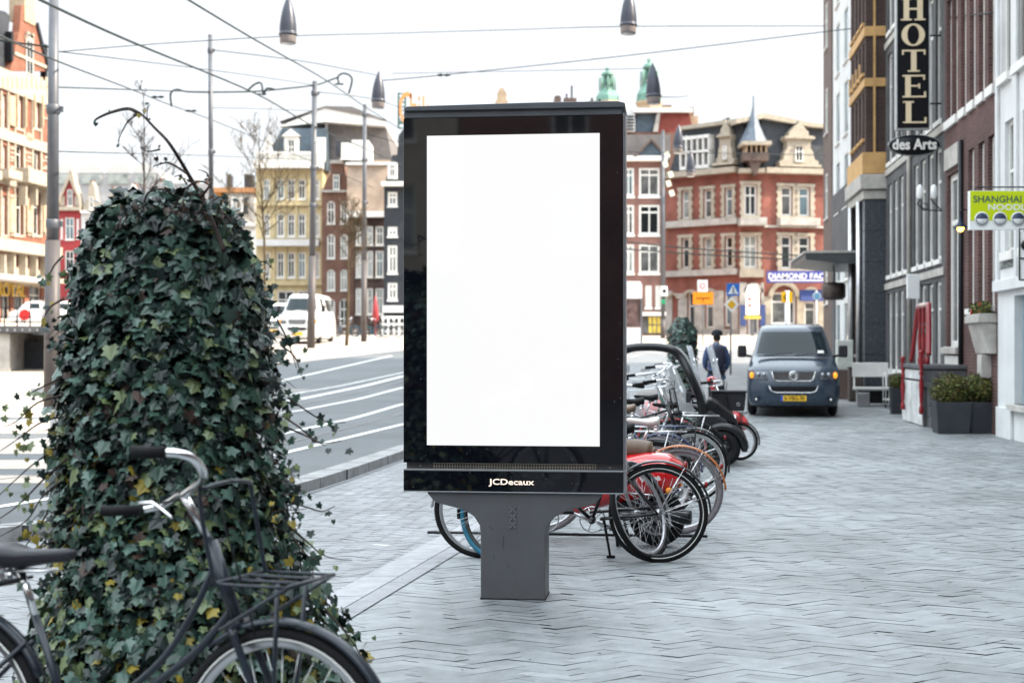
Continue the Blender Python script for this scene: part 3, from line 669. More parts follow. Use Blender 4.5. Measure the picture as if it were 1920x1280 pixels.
F.box('shop_awning', -60, 45, 519, 527, -2.5, -.1, white).box('canopy', 45, 91, 521, 530, -1.6, -.1, cream)
a = F.uv(10, 545)
text('ROYAL', 1.5, mat('gold_letter', (.6, .4, .05), .4, var=0), 'lettering', F.t, (a[0], -.5, a[1]), ext=.05)
F.poly('gable', [(18, 134), (91, 134), (88, 125), (76, 88), (66, 45), (62, 10), (40, 10), (36, 60), (28, 90), (22, 120)], 0, .6, br_red)
F.poly('gable_coping', [(91, 134), (94, 130), (80, 86), (69, 42), (66, 45), (76, 88), (88, 125)], -.15, .75, dmetal)
F.box('chimney_stack', 44, 64, -14, 44, -.1, 1.2, tan)
F.boxes('gable_stone_band', [(26, 85, 110, 116), (46, 60, 70, 78)], -.12, -.004, cream)
a, b, c, d = F.rect(47, 60, 62, 140); window(F.t, a, c, b-a, d-c, y0=-.2, rec=.12, sill=.1, arch=True, wm=cream, sm=cream)
F.poly('mansard_roof', [(-60, 134), (22, 134), (30, 30), (22, 22), (-60, 0)], .5, 8, slate)
F.boxes('finial', [(84, 87, 84, 150), (19, 23, 60, 115)], -.1, .4, dmetal)
# --- row of far gabled houses
Yr = 150
F = Far('glass_roof_hall', 'long pale glass gabled roofs rising behind the far houses', 95, 300, 175, 12)
F.wall(325, lslate, ())
for i in range(4):
    x = 96+i*50; F.poly('glass_gable', [(x, 326), (x+50, 326), (x+44, 314), (x+25, 306), (x+6, 314)], 0, 10, mat('frosted_roof_glass', (.48, .48, .47), .4, var=.1))
    F.box('glazing', x+8, x+44, 327, 345, -.2, 0, pane_lt)
F = Far('gabled_house', 'narrow dark red house with a stepped white edged gable far behind the tram pole', 108, 151, Yr)
F.wall(388, maroon, [(122, 139, 408, 450), (122, 139, 470, 510), (113, 118, 410, 448), (143, 148, 410, 448)], rec=.1, t=.12)
F.poly('gable', [(110, 389), (149, 389), (146, 372), (136, 345), (131, 334), (126, 345), (114, 372)], 0, 1, maroon)
F.poly('gable_edge', [(108, 389), (110, 389), (114, 374), (127, 346), (131, 336), (135, 346), (147, 372), (149, 389), (153, 389), (150, 370), (141, 345), (137, 322), (133, 318), (128, 330), (124, 342), (111, 372)], -.3, 1.2, cream)
F.boxes('attic_panel', [(113, 122, 368, 386), (140, 148, 368, 386)], -.1, -.003, cream); F.box('cornice', 106, 152, 388, 395, -.4, -.02, cream)
a, b, c, d = F.rect(127, 137, 356, 387); window(F.t, a, c, b-a, d-c, y0=-.22, rec=.1, sill=.1)
specs = [(152, 192, 395, wwall, 340, 'pale grey house with a shaped white gable beside the dark red one'), (193, 233, 400, br_brown, 352, 'brown brick house between two pale gabled houses'), (234, 262, 398, cream, 345, 'narrow cream house with a neck gable beside brown brick')]
for x0_, x1_, e, m, g, lb in specs:
    F = Far('gabled_house', lb, x0_, x1_, Yr, group='far gabled houses across the water'); w_ = x1_-x0_
    cs = [(x0_+w_*.16, x0_+w_*.40), (x0_+w_*.60, x0_+w_*.84)]
    F.wall(e, m, grid(cs, [(408, 438), (455, 485), (500, 530)]), rec=.1, t=.12)
    F.poly('gable', [(x0_+2, e), (x1_-2, e), (x1_-6, e-14), (x0_+w_*.7, e-22), (x0_+w_*.62, g+8), (x0_+w_*.5, g), (x0_+w_*.38, g+8), (x0_+w_*.3, e-22), (x0_+6, e-14)], 0, 1.2, cream if m is not cream else wwall)
    F.box('chimney', x0_+1, x0_+6, g-8, e, 3, 4, br_brown)
    a, b, c, d = F.rect(x0_+w_*.4, x0_+w_*.6, e-26, e-4); window(F.t, a, c, b-a, d-c, y0=-.2, rec=.1)
    F.box('cornice', x0_, x1_, e, e+5, -.35, -.02, white)
F = Far('long_slate_building', 'long pale building under a light grey slate roof behind the ivy top', 262, 402, 146)
F.wall(392, wwall, grid([(270+i*19, 280+i*19) for i in range(7)], [(402, 432), (448, 478), (495, 525)]), rec=.1, t=.12)
F.poly('roof', [(262, 392), (402, 392), (398, 345), (270, 340)], .2, 8, lslate); F.boxes('chimney', [(286, 292, 328, 345), (352, 358, 332, 348), (372, 380, 330, 346)], 3, 4, br_brown)
F.boxes('dormer', [(x, x+12, 355, 385) for x in (282, 318, 354)], -.1, 3, wwall)
F = Far('orange_building', 'house with an orange side wall and a white mansard storey with black shutters', 399, 484, 140)
F.wall(420, wwall, grid([(424, 436), (442, 454), (460, 472)], [(430, 470), (485, 525)])+[(425, 437, 535, 570), (452, 466, 535, 575)], rec=.1, t=.12, arch=False)
F.box('orange_wall', 399, 414, 354, 420, .2, 8, orangew)
F.poly('mansard_roof', [(414, 420), (480, 420), (474, 362), (420, 362)], .1, 7, lstone)
F.box('roof_edge', 398, 484, 352, 361, -.2, 7.5, mat('terracotta_edge', (.45, .22, .10), .7))
F.box('dormer', 428, 455, 370, 398, -.3, 2, wwall); 
for x in (417, 456): F.poly('shutter', [(x, 402), (x+11, 402), (x+9, 380), (x+11, 370), (x+3, 372)], -.35, -.31, charcoal)
for x in (430, 438, 446):
    a, b, c, d = F.rect(x, x+6, 374, 395); window(F.t, a, c, b-a, d-c, y0=-.42, rec=.11, sill=.05, t=.07, mull=0)
F.boxes('roof_vent', [(414, 420, 320, 352), (447, 463, 320, 350)], 3, 4.5, charcoal); F.box('cornice', 412, 484, 418, 424, -.4, -.02, white)
# --- yellow palazzo with mansard
F = Far('yellow_stone_building', 'tall yellow stone building with a grey mansard roof and white balustrade', 480, 605, 118, 12)
cols = [(494, 506), (519, 533), (539, 553), (559, 573), (590, 599)]
F.wall(318, ystone, grid(cols, [(336, 373), (401, 443), (473, 520)])+[(492, 512, 545, 598), (520, 552, 545, 598), (558, 580, 545, 598)], rec=.12, t=.11, mull=1, trans=(.68,), sill=.12)
F.boxes('cornice', [(478, 607, 303, 317)], -.9, .1, white); F.boxes('string_course', [(480, 605, 380, 386), (480, 605, 528, 535)], -.3, -.01, ystone); F.box('balcony_band', 482, 600, 450, 462, -.8, -.01, wwall)
F.boxes('balustrade', [(482+i*4, 484+i*4, 290, 303) for i in range(30)]+[(480, 605, 286, 290)], -.6, -.3, white)
F.poly('front_mansard', [(486, 318), (612, 318), (612, 240), (528, 240)], .2, 11, bslate)
F.boxes('pilaster', [(513, 516, 320, 530), (535, 538, 320, 530), (555, 558, 320, 530), (578, 582, 320, 530)], -.15, -.004, ystone)
F.box('dormer', 533, 560, 256, 304, -.1, 3, white).poly('dormer_pediment', [(529, 256), (564, 256), (546, 242)], -.3, 3, white)
a, b, c, d = F.rect(540, 554, 262, 300); window(F.t, a, c, b-a, d-c, y0=-.22, rec=.1, sill=.05)
F.box('dormer', 589, 610, 258, 304, -.1, 3, white)
F.poly('corner_pavilion', [(494, 304), (512, 304), (510, 268), (503, 252), (496, 268)], -.2, 1.5, white)
F = Far('side_wing', 'light brick side wing with a wide taupe mansard roof above the brown brick house', 606, 736, 120, 12)
F.wall(300, br_light, [(690, 700, 330, 352)], rec=.1)
F.poly('mansard_roof', [(612, 300), (735, 300), (724, 240), (612, 232)], .1, 12, tslate); F.poly('roof_edge', [(527, 240), (612, 206), (660, 207), (725, 232), (725, 240), (612, 232), (540, 240)], -1, 12, white)
F.poly('flat_roof', [(527, 232), (612, 203), (662, 204), (725, 229), (612, 206.5)], -1.1, 11.8, tslate); F.boxes('vent', [(604, 608, 196, 206), (615, 619, 196, 206), (663, 668, 202, 210)], 2, 3, dmetal); F.box('corner_trim', 610, 614, 232, 300, -.1, 0, white)
# --- brown brick neck gable house
F = Far('neck_gable_house', 'narrow brown brick house with arched white windows between yellow and charcoal fronts', 603, 665, 112, 8)
cols = [(613, 628), (638, 652)]
F.wall(360, br_brown, grid(cols, [(377, 420), (439, 485), (505, 545)])+[(612, 628, 560, 604), (636, 654, 560, 612)], rec=.1, t=.12, arch=True, mull=1)
F.poly('gable', [(604, 360), (664, 360), (655, 340), (644, 325), (642, 306), (622, 306), (620, 325), (610, 342)], 0, 6, br_brown); F.boxes('gable_cap', [(618, 646, 301, 307), (603, 665, 357, 361)], -.3, 1, lstone)
a, b, c, d = F.rect(625, 637, 328, 356); window(F.t, a, c, b-a, d-c, y0=-.22, rec=.1, arch=True, wm=white)
# --- terrace between: light stucco + dark brick house
F = Far('light_brick_house', 'dark brick house with white cornice and light attic beside the charcoal house', 663, 724, 109, 8)
cols = [(667, 677), (688, 699), (704, 719)]
F.wall(406, br_dark, grid(cols, [(424, 460), (470, 520), (540, 590)]), rec=.1, t=.12); F.box('attic_wall', 650, 726, 308, 398, .3, 8, br_light); F.box('cornice', 652, 726, 397, 408, -.6, 0, white)
F.box('roof_box', 640, 655, 268, 300, -.1, 3, white); F.poly('dormer', [(636, 300), (690, 300), (690, 262), (660, 262), (655, 275)], .1, 4, white); F.box('satellite_dish_box', 628, 640, 262, 288, .5, 2, slate)
F.box('coping', 648, 727, 304, 309, 0, 8, white)
# --- charcoal houses next to the panel
F = Far('charcoal_house', 'charcoal painted house with white window frames at the left edge of the advertising panel', 720, 830, 100, 8)
F.wall(350, charcoal, grid([(727, 745), (760, 778), (793, 811)], [(360, 386), (425, 443), (460, 512), (530, 562)]), rec=.08, t=.16, mull=1, sill=.12)
F.box('cornice', 716, 834, 342, 350, -.6, .1, white); F.poly('mansard_roof', [(722, 342), (828, 342), (815, 290), (735, 290)], .2, 7, charcoal); F.box('dormer', 727, 745, 304, 336, -.1, 3, wwall)
a, b, c, d = F.rect(730, 742, 308, 332); window(F.t, a, c, b-a, d-c, y0=-.22, rec=.1, sill=.05)
F.box('shop_fascia', 718, 832, 573, 586, -.5, -.01, wwall); F.poly('slim_gable', [(742, 290), (757, 290), (757, 235), (745, 250)], 1, 6, charcoal)
# --- roofline behind the panel (visible above it)
F = Far('tall_corner_block', 'tall block mostly hidden behind the panel with chimneys showing above it', 830, 1176, 125, 10, cat='building')
F.wall(240, br_brown, grid([(845+i*28, 858+i*28) for i in range(11)], [(260, 300), (330, 370), (400, 440), (470, 510), (540, 590)]), rec=.1, t=.12)
F.poly('stone_turret', [(926, 240), (952, 240), (949, 196), (953, 192), (949, 186), (950, 176), (944, 165), (937, 165), (932, 176), (932, 186), (928, 192), (932, 196)], 0, 2.5, tan)
F.boxes('chimney', [(1040, 1053, 178, 240), (1058, 1082, 180, 240), (1105, 1135, 186, 240)], 1, 3, brownstone); F.boxes('chimney_pot', [(1062, 1065, 170, 180), (1072, 1075, 155, 180), (1110, 1114, 178, 186), (1124, 1128, 180, 186), (1042, 1051, 174, 178)], 1.5, 2, dmetal)
# roof sign
rsn = thing('roof_lettering_sign', 'orange rooftop letters on a green lattice frame above the panel top left', 'sign', (xat(750, 110), 110, zat(240, 110)))
s_ = 110/FPX; mb = MB()
for z in range(175, 240, 8): mb.bx(-.15, .35, .2, .3, (240-z)*s_-.04, (240-z)*s_+.04)
mb.bx(-.2, -.08, .2, .35, 0, 67*s_); mb.bx(.33, .45, .2, .35, 0, 67*s_); mb.bx(-.2, 3.2, .5, .62, .5, .62); mb.build('lattice_frame', mat('green_iron', (.03, .12, .09), .5), rsn)
om = mat('orange_letter', (.75, .30, .10), .4, var=.05)
for ch, px_, py0, w_ in (('C', 760, 172, 14), ('h', 776, 174, 12), ('i', 786, 176, 5), ('l', 794, 179, 5), ('t', 803, 182, 6), ('o', 812, 187, 6)):
    hgt = (240-py0)*s_; text(ch, hgt*1.25, om, 'letter', rsn, ((px_-750)*s_, 0, hgt*.5), ext=.06, sx=.45, off=.02)
# --- right hand side: brick house with white windows
F = Far('brown_brick_corner_house', 'brown brick house with paired white windows right beside the advertising panel', 1160, 1248, 92, 9)
cols = [(1168, 1189), (1198, 1237)]
F.wall(302, brick('rose_brick', (.26, .12, .10), (.21, .10, .085), (.22, .15, .13), .24, .08, .014), grid(cols, [(315, 368), (384, 440), (458, 512)])+[(1210, 1222, 535, 576), (1229, 1240, 535, 576)], rec=.08, t=.14, mull=1, trans=(.75,), sill=.14)
F.boxes('cornice', [(1160, 1250, 294, 303)], -.5, .1, white); F.poly('roof', [(1160, 294), (1262, 294), (1262, 246), (1160, 246)], 1.5, 8, tslate)
F.poly('gable_dormer', [(1192, 294), (1246, 294), (1220, 264)], -.3, 3, bslate); F.poly('dormer_trim', [(1186, 296), (1192, 296), (1220, 266), (1246, 294), (1252, 294), (1220, 261)], -.5, 0, brownstone)
F.box('shop_fascia', 1202, 1248, 585, 592, -.3, -.01, white); F.boxes('yellow_poster', [(1216+i*8, 1222+i*8, y, y+14) for i in range(3) for y in (594, 610)], -.12, -.08, mat('poster_yellow', (.6, .45, .08), .6, var=.2)); F.box('shop_window', 1206, 1238, 592, 626, -.08, -.004, pane_mid)
F.boxes('pilaster', [(1240, 1247, 303, 626)], -.2, -.004, charcoal)
# --- red mansard building behind, with chimneys
F = Far('red_mansard_building', 'building with a steep red roof and chimneys behind the ornate corner building', 1176, 1318, 135, 9)
F.wall(248, br_brown, [(1180, 1188, 256, 280)], rec=.1)
F.poly('mansard_roof', [(1229, 248), (1300, 248), (1292, 212), (1236, 208)], 0, 8, redmans); F.poly('hip_end', [(1180, 248), (1229, 248), (1236, 208), (1196, 214)], .2, 8, bslate)
F.box('roof_edge', 1186, 1298, 204, 212, -.5, 8, wwall); F.poly('hip_trim', [(1224, 248), (1233, 248), (1238, 210), (1232, 210)], -.3, 0, lstone)
F.boxes('chimney', [(1243, 1263, 197, 205), (1292, 1312, 214, 248)], 1, 3, tan); F.boxes('chimney_top', [(1292, 1304, 197, 214), (1245, 1262, 193, 197)], 1.2, 2.6, br_brown); F.box('pavilion', 1160, 1190, 190, 248, -.3, 4, wwall)
F.boxes('louvre', [(1174, 1188, y, y+3) for y in range(218, 246, 6)], -.4, -.31, charcoal)
# --- church towers
for (px_, py0, py1, w_, lb) in ((1217, 108, 200, 15, 'green copper church dome with an open lantern behind the hanging street lamp'), (1139, 125, 200, 14, 'green copper church dome with an open lantern above the panel top')):
    Yt = 185; s_ = Yt/FPX
    tw = thing('church_tower', lb, 'tower', (xat(px_, Yt), Yt, gh(Yt)))
    z = lambda p: zat(p, Yt)-gh(Yt); ww = w_*s_
    mb = MB(); mb.lathe([(ww*1.5, 0), (ww*1.5, z(py1)), (ww*1.7, z(py1)+.3), (ww*1.7, z(py1)+.6)], n=8, smooth=False); mb.build('shaft', tan, tw)
    mb = MB(); h = py1-py0; mb.lathe([(ww*1.6, z(py1)+.6), (ww*1.5, z(py0+h*.75)), (ww*1.05, z(py0+h*.6)), (ww*.75, z(py0+h*.52)), (ww*.9, z(py0+h*.5)), (0, z(py0+h*.48))], n=8, smooth=False)
    mb.lathe([(.5, z(py0+h*.25)), (.9, z(py0+h*.22)), (.6, z(py0+h*.14)), (.15, z(py0+h*.1)), (.35, z(py0+h*.06)), (.0, z(py0))], n=8)
    mb.build('dome', copper, tw)
    mb = MB()
    for k in range(8):
        a = k*math.pi/4; mb.tube([(ww*.75*math.cos(a), ww*.75*math.sin(a), z(py0+h*.5)), (ww*.7*math.cos(a), ww*.7*math.sin(a), z(py0+h*.28)), (.3*math.cos(a), .3*math.sin(a), z(py0+h*.22))], .12, 5)
        mb.tube([(ww*1.05*math.cos(a), ww*1.05*math.sin(a), z(py0+h*.6)), (ww*1.05*math.cos(a), ww*1.05*math.sin(a), z(py0+h*.28))], .1, 5)
    mb.lathe([(.45, z(py0+h*.45)), (.5, z(py0+h*.3)), (.2, z(py0+h*.25))], n=8); mb.build('lantern', copper, tw)
# --- ornate red corner building
FL = Far('ornate_corner_building', 'ornate red brick corner building with cream stone gables and a pointed turret', 1249, 1386, 106, 9, Y2=102)
RC = br_redcorner
def quoins(F, l, r, t, b, name='quoined_surround', w_=5):
    rects = []; y = t; k = 0
    while y < b: e = 2.0 if k % 2 else 0; rects += [(l-w_-e, l-.4, y, min(y+7, b)), (r+.4, r+w_+e, y, min(y+7, b))]; y += 7; k += 1
    rects += [(l-w_-2, r+w_+2, t-6, t-.2), (l-w_, r+w_, b+.2, b+5)]
    F.boxes(name, rects, -.16, -.005, cream)
up = [(1279, 1293, 357, 410), (1320, 1335, 355, 409), (1360, 1374, 352, 406)]; lo = [(1279, 1293, 446, 503), (1320, 1335, 445, 502), (1360, 1374, 443, 501)]
gl = [(1290, 1303, 548, 615), (1323, 1338, 548, 615), (1359, 1372, 545, 610), (1262, 1272, 595, 616)]
FL.wall(330, RC, up+lo+gl, rev=.25, rec=.16, t=.13, mull=0, trans=(.62,), sill=.1, sm=cream)
for r_ in up+lo: quoins(FL, *r_)
FL.boxes('cornice', [(1249, 1386, 320, 330)], -.7, .1, cream); FL.boxes('string_course', [(1249, 1386, 412, 424), (1249, 1386, 506, 517)], -.3, -.01, lstone)
FL.boxes('ground_floor_stone', [(1249, 1261, 545, 625), (1273, 1289, 550, 625), (1304, 1322, 548, 625), (1339, 1358, 545, 625), (1373, 1385, 540, 625), (1249, 1386, 617, 632)], -.12, -.004, lstone)
def arch_band(F, cx, cy, r, th, m, name='arch', d=-.3):
    F.poly(name, [(cx+r*math.cos(a), cy-r*math.sin(a)) for a in [math.pi*k/12 for k in range(13)]]+[(cx+(r-th)*math.cos(a), cy-(r-th)*math.sin(a)) for a in [math.pi*(12-k)/12 for k in range(13)]], d, -.005, m)
arch_band(FL, 1330, 556, 16, 5, cream); arch_band(FL, 1297, 556, 13, 5, cream); arch_band(FL, 1265, 560, 11, 4, cream)
cslate = mat('corner_slate', (.050, .056, .066), .55, var=.25, scale=2)
FL.poly('mansard_roof', [(1252, 320), (1390, 320), (1390, 232), (1276, 240)], .3, 8, cslate); FL.poly('roof_edge', [(1276, 244), (1390, 230), (1390, 222), (1276, 238)], -.2, 8, cream)
FL.boxes('dormer_frame', [(1281, 1336, 256, 262), (1281, 1336, 284, 288), (1281, 1336, 312, 318)]+[(1281+i*10.6, 1283+i*10.6, 256, 318) for i in range(6)], -.5, .3, white); FL.box('dormer_glass', 1282, 1335, 258, 316, -.3, .25, pane_mid)
def stepgable(F, l, r, b, t, win=True):
    w_ = r-l; c = (l+r)/2
    pts = [(l, b), (r, b), (r, b-8), (r-w_*.10, b-12), (r-w_*.14, b-26), (r-w_*.2, b-32), (r-w_*.2, b-44), (r-w_*.12, b-50), (r-w_*.14, b-56), (r-w_*.24, b-56), (r-w_*.26, b-64), (c+w_*.2, b-66), (c+w_*.12, t+10), (c+2, t+6), (c, t), (c-2, t+6)]
    pts += [(2*c-x, y) for x, y in reversed(pts[2:-1])]
    F.poly('stone_gable', pts, -.35, 1.4, cream)
    F.box('gable_ledge', l-2, r+2, b-2, b+3, -.7, 0, cream); F.box('gable_ledge', l+w_*.12, r-w_*.12, b-54, b-50, -.6, 0, cream)
    a, b_, c_, d = F.rect(c-w_*.10, c+w_*.10, b-38, b-8); window(F.t, a, c_, b_-a, d-c_, y0=-.5, rec=.13, sill=.1, arch=True, wm=cream, sm=cream, pane=glass_d)
stepgable(FL, 1347, 1381, 308, 226)
FC = Far('x', 'x', 1386, 1431, 102, 6); bpy.data.objects.remove(FC.t)
# corner bay and right wing share the same building empty (own planes)
def same(F, px0, px1, Y, Y2=None, depth=9):
    G = Far.__new__(Far); G.Y = Y; G.Y2 = Y2 or Y; G.px0, G.px1 = px0, px1
    A = Vector((xat(px0, Y), Y, 0)); B = Vector((xat(px1, G.Y2), G.Y2, 0)); G.A = A; G.d = B-A; G.d.normalize(); G.z0 = F.z0; G.depth = depth
    e = bpy.data.objects.new('facade_bay', None); C.objects.link(e); e.parent = F.t
    e.matrix_parent_inverse = Matrix(); Mp = Matrix.Translation(F.t.location) @ F.t.rotation_euler.to_matrix().to_4x4()
    Mw = Matrix.Translation((A.x, A.y, F.z0)) @ Matrix.Rotation(math.atan2(G.d.y, G.d.x), 4, 'Z')
    G.Mrel = Mp.inverted() @ Mw; G.t = e; e.matrix_local = G.Mrel; G.real = F.t; return G
def settle(G):   # reparent the bay's parts straight to the building
    for ch in list(G.t.children):
        m = G.Mrel @ Matrix.LocRotScale(ch.location, ch.rotation_euler.to_quaternion(), ch.scale); ch.parent = G.real; ch.matrix_parent_inverse = Matrix(); ch.matrix_local = m
    bpy.data.objects.remove(G.t)
G = same(FL, 1386, 1431, 101.6)
G.wall(326, RC, [(1395, 1419, 346, 404), (1394, 1420, 440, 502), (1403, 1423, 545, 628)], rev=.25, rec=.16, t=.14, mull=1, trans=(.65,), sill=.1, arch=False)
quoins(G, 1395, 1419, 346, 404, w_=6); quoins(G, 1394, 1420, 442, 502, w_=6)
G.boxes('cornice', [(1384, 1431, 318, 326)], -.8, .1, cream); G.box('balcony', 1384, 1433, 410, 424, -1.2, -.01, lstone); G.box('string_course', 1386, 1431, 506, 520, -.4, -.01, cream)
arch_band(G, 1412, 548, 18, 6, lstone); G.boxes('ground_floor_stone', [(1386, 1399, 530, 632), (1426, 1431, 530, 632)], -.3, -.01, lstone)
G.boxes('shop_banner', [(1386, 1397, 572, 611), (1423, 1433, 572, 611)], -.5, -.42, mat('navy_banner', (.05, .08, .22), .6, var=.1))
G.box('turret_gallery', 1390, 1436, 290, 305, -1.2, 2.5, brownstone); G.boxes('turret_column', [(x, x+3, 276, 290) for x in (1394, 1403, 1412, 1421, 1430)], -1.1, 2.4, tan); G.box('turret_eave', 1386, 1440, 270, 277, -1.5, 2.8, cream)
mb = MB(); cx, cz = G.uv(1412, 271); tz = G.uv(1413, 205)[1]; r_ = 1.05
mb.lathe([(r_*1.0, cz), (r_*.8, cz+.45), (r_*.46, cz+(tz-cz)*.5), (.16, tz-.2), (.07, tz+.2), (.05, tz+.9), (0, tz+1.0)], (cx, -.2, 0), 8, smooth=False); mb.build('turret_spire', mat('spire_slate', (.13, .16, .20), .5, var=.2, scale=3), G.t)
G.poly('mansard_roof', [(1384, 318), (1434, 318), (1434, 232), (1384, 232)], 2.6, 8, cslate); G.poly('turret_corbel', [(1400, 305), (1424, 305), (1415, 330), (1409, 330)], -1, .2, brownstone)
settle(G)
G = same(FL, 1431, 1600, 101.6, 103)
up = [(1464, 1485, 350, 405), (1497, 1518, 351, 406)]; lo = [(1464, 1484, 442, 504), (1497, 1518, 443, 505)]
G.wall(326, RC, up+lo+[(1446, 1492, 548, 608), (1508, 1530, 565, 615), (1560, 1580, 350, 405)], rev=.25, rec=.16, t=.14, mull=0, trans=(.7,), sill=.1)
for r_ in up+lo: quoins(G, *r_, w_=7)
G.boxes('cornice', [(1431, 1600, 318, 328)], -.7, .1, cream); G.boxes('stone_balcony', [(1456, 1530, 410, 424)], -.8, -.01, lstone); G.boxes('string_course', [(1431, 1600, 424, 428)], -.2, -.01, lstone)
arch_band(G, 1468, 556, 29, 8, cream); arch_band(G, 1519, 552, 14, 5, cream); G.boxes('ground_floor_stone', [(1431, 1444, 556, 625), (1493, 1506, 556, 625), (1532, 1600, 556, 625), (1431, 1600, 612, 632)], -.15, -.004, cream)
G.poly('mansard_roof', [(1431, 318), (1600, 320), (1595, 236), (1520, 234), (1431, 216)], .4, 8, cslate); G.poly('roof_edge', [(1380, 232), (1431, 222), (1520, 238), (1590, 244), (1590, 238), (1520, 230), (1431, 212), (1380, 224)], -.1, 8, cream)
stepgable(G, 1458, 1531, 312, 228)
G.boxes('roof_chimney', [(1470, 1490, 210, 232), (1393, 1396, 208, 226)], 3, 5, dmetal); G.box('chimney_block', 1515, 1600, 235, 316, 6, 9, mat('taupe_block', (.14, .11, .10), .8, var=.15))
settle(G)
G = same(FL, 1431, 1600, 100.9, 102.3)
sb = bpy.data.objects
sg = thing('shop_sign', 'navy shop sign with white capital letters above the arched shop window', 'sign', (xat(1438, 100.8), 100.8, zat(530, 100.8)))
s_ = 100.8/FPX; MB().bx(0, 152*s_, 0, .15, 0, 22*s_).build('sign_board', mat('sign_navy', (.05, .07, .30), .5, var=.05), sg)
fit_text('DIAMOND FACTORY', 3*s_, 149*s_, 11*s_, mat('sign_white', (.8, .8, .8), .5, var=0), sg, 12.5*s_, -.012, off=.02, ext=.01)
MB().bx(.2, 4.0, -.02, -.005, .12, .2).build('small_line', MATS['sign_white'], sg)
bpy.data.objects.remove(G.t)
aw = thing('shop_awning', 'navy blue awning over the doorway under the shop sign', 'awning', (xat(1502, 100.8), 100.8, zat(564, 100.8)))
MB().prism([(0, 0), (.6, 0), (.6, .8), (.4, .8)], 0, 1.65, 0, 'yz').build('awning_cloth', mat('awning_navy', (.03, .05, .16), .7), aw)
# ================================================================== BICYCLES
steel = mat('spoke_steel', (.62, .62, .63), .25, 1, var=0)
stripe_w = mat('reflective_stripe', (.75, .75, .72), .5, var=0)
WM = {}
def wheel(parent, M, Rw=.345, tyre=None, rim=None, tr=.021, stripe=True, hub=None, nsp=32, name='wheel'):
    tyre = tyre or rubber; rim = rim or alum
    key = (Rw, tyre.name, rim.name, tr, stripe, nsp)
    if key not in WM:
        h = MB(); h.lathe([(0, -.055), (.012, -.055), (.012, -.035), (.028, -.033), (.028, -.028), (.018, -.026), (.018, .026), (.028, .028), (.028, .033), (.012, .035), (.012, .055), (0, .055)], axis='y', n=14)
        t = MB(); t.ring((0, 0, 0), Rw-tr, tr, 'y', 56, 10)
        if stripe:
            for sg in (-1, 1): t.ring((0, sg*tr*.80, 0), Rw-tr*1.6, .0034, 'y', 56, 5, 1, sx=.8)
        r = MB(); Ri = Rw-tr*2; r.lathe([(Ri+.004, -.011), (Ri-.012, -.011), (Ri-.018, -.004), (Ri-.018, .004), (Ri-.012, .011), (Ri+.004, .011)], axis='y', n=56)
        s = MB()
        for k in range(nsp):
            a = 2*math.pi*k/nsp; sg = 1 if k % 2 else -1; off = .32 if (k//2) % 2 else -.32
            s.tube([(.026*math.cos(a+off*2), sg*.03, .026*math.sin(a+off*2)), ((Ri-.016)*math.cos(a), 0, (Ri-.016)*math.sin(a))], .0013, 4)
        WM[key] = (h.mesh('wheel', alum), t.mesh('tyre', [tyre, stripe_w]), r.mesh('rim', rim), s.mesh('spokes', steel))
    me = WM[key]; w_ = bpy.data.objects.new(name, me[0]); C.objects.link(w_); w_.parent = parent; w_.matrix_local = M
    for nm, m in zip(('tyre', 'rim', 'spokes'), me[1:]):
        o = bpy.data.objects.new(nm, m); C.objects.link(o); o.parent = w_
    return w_
def saddle_mb(x, z, L=.27, Wd=.2):
    mb = MB(); st = [(0, .30, .6), (.03, .80, 1), (.10, 1, 1.1), (.20, .90, 1.0), (.34, .62, .85), (.52, .36, .7), (.72, .24, .6), (.9, .20, .55), (1, .08, .3)]
    vs = []; fs = []; n = 12
    for t, wf, hf in st:
        for k in range(n):
            a = 2*math.pi*k/n; y = math.cos(a)*Wd/2*wf; zz = math.sin(a); zz = zz*.028*hf if zz > 0 else zz*.045*hf
            vs.append((x-L*.4+L*t, y, z+zz+.012*abs(t-.35)*2*(1 if t > .35 else 1.6)))
    for i in range(len(st)-1):
        for k in range(n): fs.append((i*n+k, i*n+(k+1) % n, (i+1)*n+(k+1) % n, (i+1)*n+k))
    fs += [tuple(range(n)), tuple((len(st)-1)*n+k for k in range(n))]
    mb.add(vs, fs, 0, True); return mb
def arc(cx, cz, r, a0, a1, n=20, y=0): return [(cx+r*math.cos(R(a0+(a1-a0)*k/n)), y, cz+r*math.sin(R(a0+(a1-a0)*k/n))) for k in range(n+1)]
def guard(M, cx, cz, r, a0, a1, w_=.05, n=28):
    mb = MB(M); vs = []; fs = []; prof = [(-w_/2, -.012), (-w_/3, .0), (0, .004), (w_/3, 0), (w_/2, -.012)]; m = len(prof)
    for k in range(n+1):
        a = R(a0+(a1-a0)*k/n)
        for (y, d) in prof: vs.append((cx+(r+d)*math.cos(a), y, cz+(r+d)*math.sin(a)))
    for k in range(n):
        for j in range(m-1): fs.append((k*m+j, k*m+j+1, (k+1)*m+j+1, (k+1)*m+j))
    o2 = len(vs); vs2 = [Vector(v)+Vector((0, 0, 0)) for v in vs]
    mb.add(vs, fs, 0, True); return mb
